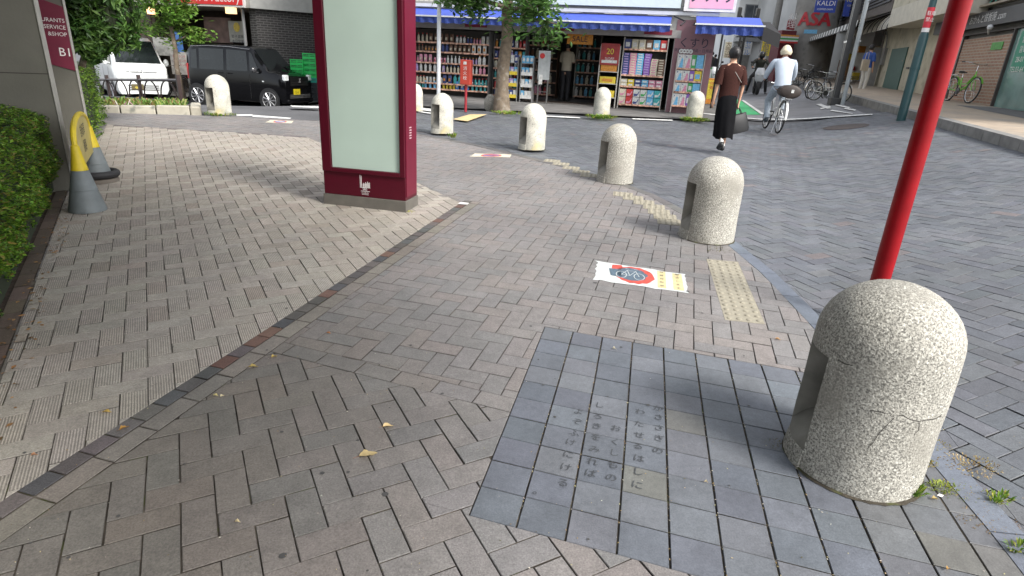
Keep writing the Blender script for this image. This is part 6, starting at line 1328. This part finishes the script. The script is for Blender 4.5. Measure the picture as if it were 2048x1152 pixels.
g = AT(1494, 45, 30); z_ = T(g.x, g.y); t = thing('street_lamp', 'black double headed street lamp in front of the white block', 'street lamp', (g.x, g.y, z_)); b = MB(); b.cyl((0, 0, 0), (0, 0, g.z - z_), .06, 10); [b.tube([(0, 0, g.z - z_ - .2), (s * .3, 0, g.z - z_ + .25), (s * .42, 0, g.z - z_ + .3)], .035, 6) for s in (-1, 1)]; b.build('post', blk, t)
for s in (-1, 1): MB().box(s * .42 - .08, s * .42 + .08, -.08, .08, g.z - z_ + .2, g.z - z_ + .62).build('lantern', M('lantern_black', (.03, .03, .03), .3), t, bevel=.02)
g = AT(1549, 60, 38); z_ = T(g.x, g.y); t = thing('power_pole', 'grey concrete power pole with crossarms in front of the apartment block', 'power pole', (g.x, g.y, z_)); MB().tube([(0, 0, 0), (0, 0, 14)], [.2, .14], 12).build('pole', M('pole_concrete', (.24, .235, .22), .8), t)
b = MB(); [b.box(-1.1, 1.1, -.06, .06, z, z + .1) for z in (6.6, 7.6, 9)]; b.build('crossarm', greyM, t); MB().lathe([(.28, 5.6), (.3, 5.7), (.3, 6.3), (.28, 6.4)], (.5, 0, 0), 14).build('transformer', greyM, t)
b = MB()
for i, (dx, dz) in enumerate(((-1, 7.7), (1, 7.7), (-1, 9.1), (1, 9.1), (0, 6.7), (.5, 6.4))):
    p0 = Vector((g.x + dx, g.y, z_ + dz))
    for p1 in (Vector((6, 16, 7.4 + .4 * i)), Vector((32, 64, 11 + .3 * i))): b.tube([p0.lerp(p1, k / 8) - Vector((0, 0, .9 * 4 * (k / 8) * (1 - k / 8))) for k in range(9)], .018, 4)
tag(b.build('overhead_wires', blk), 'bundle of black overhead wires crossing above the street', 'wires')
# street clutter beyond the drugstore corner
def aboard(px, py, label, c, c2, w_=.45, h_=.8, s=''):
    g = G(px, py); t = thing('advertising_board', label, 'sign board', g, R(-10)); b = MB(); b.box(-w_ / 2, w_ / 2, -.02, .02, .06, h_); b.box(-w_ / 2, w_ / 2, -.12, .12, 0, .059); b.build('board', gm[c], t, bevel=.01); b = MB(); b.box(-w_ * .42, w_ * .42, -.026, -.021, h_ * .2, h_ * .92); b.build('panel', gm[c2], t)
    if s: b = MB(); [b.wtext(ch, w_ * .34, 0, -.029, h_ * .8 - i * w_ * .36) for i, ch in enumerate(s)]; b.build('lettering', gm['red'], t, smooth=0)
aboard(1417, 208, 'orange and white upright sign board just behind the corner bollard', 'orange', 'yellow', .35, .78, '特価')
aboard(1410, 172, 'green topped white sign board beyond the corner rack', 'green', 'white', .5, .9)
g = G(1408, 186); t = dup(sc_, 'grey scooter parked beyond the corner rack of the drugstore', g, R(-70))
xq = AT(1398, 100, 21); t = thing('green_sign', 'green and yellow vertical shop sign under the second awning', 'sign', (xq.x, 21, T(xq.x, 21))); b = MB(); b.box(-.18, .18, -.05, .05, 1.7, 2.9); b.build('panel', gm['green'], t); b = MB(); b.box(.19, .27, -.05, .05, .8, 2.4); b.build('edge_strip', gm['yellow'], t); b = MB(); [b.wtext(c, .3, 0, -.053, 2.65 - i * .35) for i, c in enumerate('薬局')]; b.build('lettering', wh, t, smooth=0)
for px_, lab_ in ((1437, 'thin black post under the second awning'), (1473, 'thin black post beyond the second awning, behind the walking woman')):
    pw = AT(px_, 120, 18.5); o = MB().cyl((0, 0, -.1), (0, 0, 2.4), .03, 8).build('awning_post', blk); o.location = (pw.x, 18.5, T(pw.x, 18.5)); tag(o, lab_, 'post')
g = G(1692, 251); b = MB(); n = 26; b.f([b.v((g.x + .42 * math.cos(6.283 * k / n), g.y + .42 * math.sin(6.283 * k / n), T(g.x + .42 * math.cos(6.283 * k / n), g.y + .42 * math.sin(6.283 * k / n)) - .022)) for k in range(n)]); tag(b.build('manhole_cover', M('manhole', (.075, .06, .055), .8, var=.3, scale=20)), kind='structure')
# ---------------- left background ----------------
LO = AT(523, 150, 21.3); LO.z = T(LO.x, LO.y) + .1; lrot = R(-12)
def LP(x, y, off=0): return PH(x, y, LO, lrot, off)
ev_ = thing('restaurant_building', 'restaurant with red sign over a dark recessed front and black brick side wall', 'restaurant', LO, lrot)
XL = LP(160, 100)[0]; ztop = LP(500, 17)[1]; zt2_ = ztop + 1.6
b = MB(); b.box(XL, -.25, 2.0, 2.2, -1, ztop); b.box(XL, -.25, -.02, 2.0, -.6, .0); b.box(XL, -.01, -.25, 2.2, ztop, ztop + 6, 1); b.box(XL, LP(312, 60)[0], .02, 2.0, 0, ztop, 0); b.build('wall', [M('recess_dark', (.035, .028, .022), .8, var=.3), M('upper_beige', (.36, .34, .30), .8, var=.1)], ev_)
b = MB()
for k in range(16): x = XL + .2 + k * .28; b.box(x, x + .24, -.01, .019, .0, ztop) if x < LP(305, 60)[0] else 0
b.build('wood_panel', M('wood_dark', (.06, .045, .035), .7, var=.3, scale=12), ev_)
bkk = brick_mat('black_brick', (.022, .02, .02), (.04, .036, .034), (.12, .115, .11), .22, .075, .01, .6)
b = MB(); sd_ = Vector((math.cos(R(42)), math.sin(R(42)))); LL = 7
b.q([(0, 0, -1.2), (sd_.x * LL, sd_.y * LL, -1.2), (sd_.x * LL, sd_.y * LL, ztop), (0, 0, ztop)], uv=[(0, 0), (LL, 0), (LL, ztop + 1.2), (0, ztop + 1.2)]); b.q([(-.24, 0, -1.2), (0, 0, -1.2), (0, 0, ztop), (-.24, 0, ztop)], uv=[(0, 0), (.24, 0), (.24, 4), (0, 4)])
b.q([(-.24, 2, -1.2), (-.24, 0, -1.2), (-.24, 0, ztop), (-.24, 2, ztop)], uv=[(0, 0), (2, 0), (2, 4), (0, 4)]); b.build('brick_wall', bkk, ev_)
b = MB(); P = [(-.0, -.26), (sd_.x * LL + .2, sd_.y * LL - .26), (sd_.x * LL - 2, sd_.y * LL + 2), (-.0, 2.2)]; b.prism(P, ztop, ztop + 6); b.build('side_fascia', M('fascia_pale', (.36, .36, .34), .7, var=.1), ev_)
b = MB(); b.tube([(-.45, -.05, 0), (-.45, -.05, ztop)], .05, 8); b.build('pillar', greyM, ev_)
x0, x1 = LP(340, 0)[0], LP(498, 5)[0]; b = MB(); b.box(x0, x1, -.36, -.26, ztop + .06, ztop + 1.1); b.build('red_sign', M('sign_red', (.6, .03, .03), .5, var=.03), ev_)
b = MB(); b.box(x0 - .05, x1 + .05, -.34, -.255, ztop + .0, ztop + .055); b.box(x1 + .001, x1 + .06, -.34, -.255, ztop + .056, ztop + 1.1); b.build('sign_rim', wh, ev_); b = MB(); b.wtext('HOTAI Factory', .36, (x0 + x1) / 2 + .3, -.363, ztop + .26); b.build('sign_lettering', wh, ev_, smooth=0)
x, z = LP(463, 21, -.1); b = MB(); b.box(x - .16, x + .16, -.2, -.05, z - .1, z + .12); b.build('lit_lamp_and_sign', M('lamp_sign_orange', (1, .6, .3), .5, emit=.9), ev_); x, z = LP(303, 22, -.1); b = MB(); b.box(x - .1, x + .1, -.2, -.05, z - .1, z + .12); b.build('lit_lamp_and_sign', M('lamp_sign_orange', (1, 1, 1)), ev_)  # second box is a yellow sign given the lamp's glow
def poster(px0, px1, py0, py1, mat, name, off=.3):
    xa_, z0_ = LP(px0, py1, off); xb_, z1_ = LP(px1, py0, off); b = MB(); b.box(xa_, xb_, off - .02, off, z0_, z1_); return b.build(name, mat, ev_), (xa_, xb_, z0_, z1_)
poster(413, 461, 36, 84, M('poster_faded', (.20, .13, .11), .6, var=.5, scale=2.5), 'faded_poster', 1.2)
o, (xa_, xb_, z0_, z1_) = poster(461, 489, 43, 84, M('poster_menu', (.4, .4, .36), .6, var=.15, scale=5), 'menu_poster', .9); b = MB(); b.sph(((xa_ + xb_) / 2, .878, (z0_ + z1_) / 2 + .15), (.13, .006, .16), 10); b.build('poster_motif', gm['yellow'], o); b = MB(); b.wtext('餃子酒場', .12, (xa_ + xb_) / 2, .876, (z0_ + z1_) / 2 - .16); b.wtext('本日営業', .12, (xa_ + xb_) / 2, .876, (z0_ + z1_) / 2 - .32); b.build('poster_lettering', ink, o, smooth=0)
poster(311, 345, 76, 110, M('notice_paper', (.45, .44, .4), .7, var=.3, scale=9), 'notice_board', -.03); poster(348, 362, 62, 104, gm['blue'], 'blue_curtain', -.03); o, q_ = poster(346, 377, 105, 148, M('menu_white', (.55, .52, .48), .7, var=.3, scale=7), 'white_menu_board', -.06); b = MB(); [b.wtext('定食 ランチ', .1, (q_[0] + q_[1]) / 2, -.084, q_[3] - .15 - .14 * k) for k in range(3)]; b.build('menu_lettering', gm['red'], o, smooth=0); poster(262, 280, 48, 68, gm['brown'], 'wood_plate', -.03)
# block wall + crates
cw = AT(608, 160, 22.2); b = MB(); b.box(-.55, 1.6, 0, .15, -.3, 1.55); o = b.build('block_wall', brick_mat('block_wall', (.3, .3, .26), (.24, .25, .2), (.15, .15, .13), .4, .2, .012, .9)); o.location = (cw.x, 22.2, T(cw.x, 22.2)); o.rotation_euler = (0, 0, R(5)); tag(o, 'weathered block wall behind the stacked crates', 'wall')
def crate(loc, rz, c, label, w_=.5, h_=.14):
    b = MB(); x, y = w_ / 2, .18; b.box(-x, x, -y, y, 0, .012)
    for (xa_, xb_, ya_, yb_) in ((-x, x, -y, -y + .012), (-x, x, y - .012, y), (-x, -x + .012, -y + .0121, y - .0121), (x - .012, x, -y + .0121, y - .0121)): b.box(xa_, xb_, ya_, yb_, .0121, h_ * .35); b.box(xa_, xb_, ya_, yb_, h_ * .5, h_ * .66); b.box(xa_ - .004, xb_ + .004, ya_ - .004, yb_ + .004, h_ * .8, h_)
    for sx in (-x, 0, x - .02): b.box(sx, sx + .02, -y + .002, -y + .014, .02, h_ * .9)
    o = b.build('plastic_crate', c); o.location = loc; o.rotation_euler = (0, 0, rz); return tag(o, label, 'crate', 'stacked plastic crates beside the brick wall')
gc = M('crate_green', (.02, .42, .09), .5, var=.1); tc_ = M('crate_teal', (.02, .28, .22), .5); bc_ = M('crate_black', (.025, .03, .035), .5)
for col_, px in enumerate((603, 628)):
    p = AT(px, 190, 19.6); z = T(p.x, p.y) + .1
    for k in range(9 if col_ == 0 else 10):
        m_, nm = ((bc_, 'black') if k < (2, 4)[col_] else (tc_, 'teal') if k < (3, 5)[col_] else (gc, 'green')); crate(Vector((p.x, p.y, z)), R(-8 + rnd.uniform(-2, 2)), m_, '%s crate, number %d from the ground in the %s stack' % (nm, k + 1, ('left', 'right')[col_]), .42); z += .142
sdw = ccw([(LO.x - 12, LO.y - 1.6 + 2.4), (LO.x + 4.5, LO.y - 2.0), (LO.x + 9, LO.y + 2), (LO.x + 4, LO.y + 9), (LO.x - 12, LO.y + 8)])
tag(drape(MB(), sdw, .05, step=.7).build('far_sidewalk', M('far_walk', (.2, .195, .185), .9, var=.2)), kind='structure')
# ---------------- cars ----------------
def interp(tab, x):
    for (a, *va), (c, *vc) in zip(tab, tab[1:]):
        if x <= c: u = (x - a) / (c - a); return [p + (q - p) * u for p, q in zip(va, vc)]
    return list(tab[-1][1:])
def kei(name, label, loc, rz, tab, paint, glassM, side_win, front_axle, rear_axle, WR, xs, screen, extras, W=.738):
    """tab: x, belt z, top z, half width at top ; nose towards +x"""
    t = thing(name, label, 'car', loc, rz); b = MB(); rings = []
    for x in xs:
        belt, top, ht = interp(tab, x); e = min(1, (x - xs[0]) / .12, (xs[-1] - x) / .12); wv = W * (.93 + .07 * max(0, e)) 
        tw = ht * (.97 + .03 * max(0, e)); L = [(0, .24), (wv * .9, .22), (wv, .36), (wv, belt * .7), (wv * .985, belt), (tw + .03, top - .10), (tw - .05, top - .015), (0, top)]
        if top - belt < .16: L[5] = (wv * .95, (belt + top) / 2 + .01); L[6] = (wv * .8, top - .01)
        ring = [b.v((x, -y, z)) for y, z in L] + [b.v((x, y, z)) for y, z in L[-2:0:-1]]; rings.append(ring)
    n = len(rings[0])
    for i, (A, B_) in enumerate(zip(rings, rings[1:])):
        xm = (xs[i] + xs[i + 1]) / 2
        for k in range(n): b.f((A[k], A[(k + 1) % n], B_[(k + 1) % n], B_[k]), 0)
    b.f(rings[0]); b.f(rings[-1][::-1]); b.build('body', paint, t, smooth=40)
    def side(x, u, s, off=.006):      # u 0 belt .. 1 top edge
        belt, top, ht = interp(tab, x); e = max(0, min(1, (x - xs[0]) / .12, (xs[-1] - x) / .12)); wv = W * (.93 + .07 * e) * .985; tw = ht * (.97 + .03 * e) + .03
        return (x, s * (wv + (tw - wv) * u + off), belt + (top - .10 - belt) * u)
    for s in (-1, 1):
        for poly in side_win:
            b = MB(); P = [side(x, u, s) for x, u in poly]; P = P if s < 0 else P[::-1]; b.q(P); b.build('side_window', glassM, t, smooth=0)
    # windscreen and rear window
    for (xa_, za_, ya_, xb_, zb_, yb_) in screen:
        b = MB(); d = .008 if xb_ < xa_ else -.008; P = [(xa_ + d, -ya_, za_ + .006), (xa_ + d, ya_, za_ + .006), (xb_ + d, yb_, zb_ + .006), (xb_ + d, -yb_, zb_ + .006)]; b.q(P if d > 0 else P[::-1]); b.build('windscreen' if d > 0 else 'rear_window', glassM, t, smooth=0)
    for ax in (front_axle, rear_axle):
        for s in (-1, 1):
            b = MB(); b.lathe([(WR + .055, 0), (WR + .055, .004)], (ax, s * (W + .004) - .002, WR + .01), 28, axis='Y'); b.build('wheel_arch', blk, t)
            b = MB(); y = s * (W - .06); b.lathe([(WR - .06, -.08), (WR - .015, -.082), (WR, -.06), (WR, .06), (WR - .015, .082), (WR - .06, .08)], (ax, y, WR), 28, axis='Y'); w_ = b.build('wheel', tyreM, t)
            b = MB(); b.lathe([(WR - .062, -.075), (WR - .062, .075)], (ax, y, WR), 28, axis='Y', m=1); b.lathe([(.045, -.088), (.045, .088)], (ax, y, WR), 14, axis='Y', m=0); b.torus((ax, y + s * .078, WR), WR - .068, .010, 24, 6, axis='Y', m=0)
            for k in range(9):
                a = 2 * math.pi * k / 9; c_, s_ = math.cos(a), math.sin(a); q = WR - .075; b.tube([(ax + .03 * c_, y + s * .085, WR + .03 * s_), (ax + q * c_, y + s * .080, WR + q * s_)], [.016, .022], 5, 0)
            b.build('rim', [M('rim_silver', (.5, .5, .51), .3, .8), blk], w_)
    extras(t, side); return t
carglass = M('car_glass', (.012, .015, .016), .08, spec=.5, coat=0, var=.3, scale=3); lampW = M('headlamp', (.75, .78, .78), .12, coat=.5)
bp_ = M('car_black', (.003, .003, .004), .14, coat=.2, var=.05, spec=.25)
def ex_black(t, side):
    for s in (-1, 1):
        b = MB(); b.box(3.07, 3.17, s * .50, s * .71, .86, 1.03); b.build('headlight', lampW, t, bevel=.025)
        b = MB(); b.box(-.22, -.17, s * .62, s * .72, .75, 1.2); b.build('tail_light', M('tail_red', (.3, .02, .02), .3), t, bevel=.02)
        b = MB(); b.sph((2.25, s * .83, 1.12), (.07, .10, .085), 10); b.tube([(2.3, s * .72, 1.05), (2.25, s * .8, 1.08)], .02, 6); b.build('mirror', M('mirror_grey', (.06, .06, .065), .2, coat=.6), t)
        for x in (1.0, 1.32): b = MB(); b.tube([(x - .08, s * .745, .98), (x, s * .765, .985), (x + .08, s * .745, .98)], .012, 6); b.build('door_handle', bp_, t)
        b = MB(); b.tube([side(x, 1.06, s, .004) for x in (-.05, .6, 1.3, 2.0)], .010, 6); b.build('door_visor', M('visor_grey', (.22, .22, .24), .2, coat=.4), t)
        b = MB(); [b.tube([(x, s * .7425, .3), (x, s * .7425, 1.0)], .004, 4) for x in (1.18, 2.0)]; b.build('door_gap', blk, t)
        b = MB(); b.box(2.42, 2.48, s * .738, s * .744, .80, .83); b.build('indicator', lampW, t)
    b = MB(); b.box(3.165, 3.178, -.46, .46, .72, .98); [b.box(3.179, 3.184, -.44, .44, z, z + .012, 1) for z in (.76, .82)]; b.build('grille', [M('grille_black', (.012, .012, .012), .3), chrome], t)
    b = MB(); b.box(3.1, 3.2, -.66, .66, .24, .34); b.build('bumper', bp_, t, bevel=.02); b = MB(); b.box(3.18, 3.186, -.55, .12, .36, .48); [b.box(3.187, 3.192, -.5, .5, z, z + .008, 1) for z in (.38, .42, .46)]; b.build('lower_grille', [blk, greyM], t)
    b = MB(); b.tube([(3.184, -.03, .94), (3.184, -.025, .87), (3.184, -.03, .81)], .008, 5); b.tube([(3.184, .03, .94), (3.184, .025, .87), (3.184, .03, .81)], .008, 5); b.box(3.18, 3.19, -.028, .028, .866, .88); b.build('badge', chrome, t)
    b = MB(); b.box(3.19, 3.2, -.36, -.03, .47, .635); pl = b.build('number_plate', M('plate_yellow', (.75, .6, .02), .5), t); b = MB(); X = Matrix.Translation((3.2015, -.195, .53)) @ Matrix.Rotation(R(90), 4, 'Z') @ Matrix.Rotation(R(90), 4, 'X'); b.text('13-41', .1, X); b.build('plate_number', blk, pl, smooth=0)
    b = MB(); b.sph((1.75, -.33, 1.10), (.17, .2, .26), 12); b.sph((1.78, -.33, 1.4), (.1, .1, .13), 10); 
    b = MB(); b.tube([(2.62, -.25, 1.11), (2.40, -.2, 1.13)], .01, 4); b.tube([(2.66, .3, 1.11), (2.42, .4, 1.15)], .01, 4); b.build('wipers', blk, t)
tabN = [(-.24, .98, 1.6, .60), (-.1, .99, 1.74, .61), (.3, 1.0, 1.78, .62), (1.8, 1.02, 1.78, .61), (2.05, 1.02, 1.73, .60), (2.62, 1.03, 1.10, .68), (2.9, 1.0, 1.07, .68), (3.1, .93, .99, .66), (3.17, .8, .84, .64)]
swN = [[(-.05, .12), (.18, .10), (.18, .92), (-.02, .9)], [(.26, .08), (1.12, .08), (1.12, .95), (.26, .95)], [(1.22, .08), (1.95, .08), (1.90, .95), (1.22, .95)], [(2.02, .1), (2.35, .12), (2.06, .93), (1.98, .93)]]
cR = AT(395, 207, 18.9); cph = R(-14)
def zat(p): return T(p.x, p.y)
cR.x += .17; cR.y += .68; cR.z = zat(cR) - .02; kei('parked_car', 'black boxy kei car with yellow number plate parked beyond the pavement', cR, cph, tabN, bp_, carglass, swN, 2.62, .1, .29, [-.24, -.18, -.1, .1, .3, .8, 1.3, 1.8, 1.95, 2.05, 2.2, 2.4, 2.62, 2.8, 2.9, 3.0, 3.1, 3.17], [(2.58, 1.12, .60, 2.08, 1.70, .53)], ex_black)
wp_ = M('van_white', (.68, .70, .69), .3, coat=.5, var=.03)
def ex_van(t, side):
    for s in (-1, 1):
        b = MB(); b.box(3.05, 3.15, s * .44, s * .69, .78, .98); b.build('headlight', lampW, t, bevel=.03); b = MB(); b.sph((2.6, s * .84, 1.15), (.06, .08, .12), 10); b.tube([(2.7, s * .72, 1.1), (2.62, s * .8, 1.12)], .015, 5); b.build('mirror', wp_, t)
        b = MB(); [b.tube([(x, s * .7425, .3), (x, s * .7425, 1.0)], .004, 4) for x in (1.5, 2.3)]; b.build('door_gap', greyM, t)
    b = MB(); b.box(3.14, 3.158, -.42, .42, .86, .90); b.build('front_trim', M('trim_grey', (.3, .31, .31), .3), t); b = MB(); [b.box(3.15, 3.162, -.42, .42, z, z + .025) for z in (.34, .40, .46)]; b.build('lower_grille', blk, t); b = MB(); b.torus((3.165, 0, .91), .045, .008, 18, 5, axis='Y'); bb_ = b.build('badge', chrome, t); bb_.rotation_euler = (0, 0, 0)
    b = MB(); b.box(3.165, 3.175, -.34, -.01, .36, .52); pl = b.build('number_plate', M('plate_dark', (.10, .08, .03), .5), t); b = MB(); b.text('480', .11, Matrix.Translation((3.177, -.175, .42)) @ Matrix.Rotation(R(90), 4, 'Z') @ Matrix.Rotation(R(90), 4, 'X')); b.build('plate_number', gm['yellow'], pl, smooth=0)
    b = MB(); b.tube([(2.98, -.3, 1.09), (2.86, .1, 1.12)], .012, 4); b.tube([(2.98, .3, 1.09), (2.88, .55, 1.15)], .012, 4); b.build('wipers', blk, t)
tabV = [(-.2, 1.0, 1.82, .60), (.0, 1.0, 1.88, .61), (2.0, 1.0, 1.88, .60), (2.35, 1.0, 1.80, .59), (2.98, 1.03, 1.10, .66), (3.08, .95, 1.0, .66), (3.15, .75, .80, .64)]
swV = [[(.1, .08), (1.4, .08), (1.4, .9), (.1, .9)], [(1.6, .08), (2.25, .08), (2.15, .9), (1.6, .9)], [(2.3, .08), (2.75, .1), (2.3, .85), (2.22, .88)]]
vF = AT(290, 189, 19.2); vph = R(-47); vo = vF - Vector((math.cos(vph), math.sin(vph), 0)) * 3.1; vo.z = T(vF.x, vF.y) - .03
kei('delivery_van', 'white kei delivery van parked behind the arched railing', vo, vph, tabV, wp_, carglass, swV, 2.62, .2, .27, [-.2, -.1, 0, .5, 1, 1.5, 2, 2.2, 2.35, 2.6, 2.8, 2.98, 3.03, 3.08, 3.15], [(2.96, 1.13, .61, 2.4, 1.76, .54)], ex_van)
# bicycle by the restaurant
g = AT(352, 176, 20.2); g.z = T(g.x, g.y) + .05; bike('black city bicycle with front basket beside the restaurant entrance', g, R(150), blk, basket=blk, group='bicycle at the restaurant')
# planter, plants, railing
pa, pb = G(222, 226), G(381, 226); d = (pb - pa).normalized(); pr_ = math.atan2(d.y, d.x); LN = (pb - pa).length
pt = thing('planter_bed', 'low stone edged planting bed with sparse flowers below the arched railing', 'planter', pa, pr_); kerbY = M('planter_stone', (.42, .39, .32), .85, var=.2, scale=5, spk=[(5, .55, .7, (.2, .2, .17))])
za0 = T(pb.x, pb.y) - pa.z
for k in range(6): x0_, x1_ = -2 + (LN + 2) * k / 6 + .01, -2 + (LN + 2) * (k + 1) / 6 - .01; zz = za0 * (x0_ + x1_) / 2 / LN; MB().box(x0_, x1_, -.0, .18, zz - .25, zz + .12).build('kerb_stone', kerbY, pt, bevel=.015)
for k in range(2): MB().box(LN + .001, LN + .18, .02 + k * .5, .5 + k * .5, za0 - .25, za0 + .11).build('kerb_stone', kerbY, pt, bevel=.03)
b = MB(); b.box(-2, LN, .18, 1.1, -.3, .07); b.build('bed_soil', M('soil', (0, 0, 0)), pt)
b = MB(); r = random.Random(31)
for k in range(1800):
    x, y = r.uniform(-1.9, LN - .1), r.uniform(.2, 1.0); z0_ = .06; a = r.uniform(0, 6.28); h = r.uniform(.03, .16); b.col = jit(r.choice([(.16, .28, .05), (.25, .3, .07), (.1, .2, .03), (.3, .2, .08)]), .2, r)
    if r.random() < .06: b.col = r.choice([(.6, .35, .4), (.6, .55, .5)])
    q = (x + math.cos(a) * .1, y + math.sin(a) * .1, z0_ + h); w_ = .008; b.q([(x - w_, y, z0_), (x + w_, y, z0_), (q[0] + w_, q[1], q[2]), (q[0] - w_, q[1], q[2])])
b.build('bedding_plants', leafM, pt, smooth=0)
f1 = G(364, 216); f0 = AT(150, 150, 16.0); f0.z = T(f0.x, f0.y); d = (f1 - f0); d.z = 0; fl = d.length; ft = thing('arched_railing', 'dark brown metal railing with arched hoops between pavement and road', 'railing', f0, math.atan2(d.y, d.x)); zz = f1.z - f0.z
fm = M('railing_brown', (.035, .02, .018), .4); TZ = lambda x: zz * x / fl; hT = .5
b = MB(); b.tube([(0, 0, TZ(0) + hT), (fl, 0, TZ(fl) + hT)], .028, 8); b.build('top_rail', fm, ft); b = MB(); b.tube([(0, 0, TZ(0) + .12), (fl, 0, TZ(fl) + .12)], .018, 8); b.build('bottom_rail', fm, ft)
x = fl - .15; 
while x > .9:
    b = MB(); b.tube([(x - .42 - .40 * math.cos(a), 0, TZ(x) + .13 + .34 * math.sin(a)) for a in [math.pi * k / 14 for k in range(15)]], .014, 6); b.build('hoop', fm, ft); x -= .92
for xx in (fl, fl - 2.1, fl - 4.2):
    if xx > 0: b = MB(); b.box(xx - .03, xx + .03, -.03, .03, TZ(xx) - .1, TZ(xx) + hT + .1); b.build('post', fm, ft)
# building this plaza belongs to: the body behind the fins
cpb = w1 - hn * 4.2 ; t = thing('office_building', 'concrete office building body behind the fin walls at left', 'building', cpb, frot)
MB().box(-6, -.3, -7, 7, -.3, 5).build('wall', conc, t); MB().box(-.29, 5.2, -7, 3, 3.4, 3.7).build('added_shade_slab', conc, t)  # unseen slab added overhead to shade the left paving
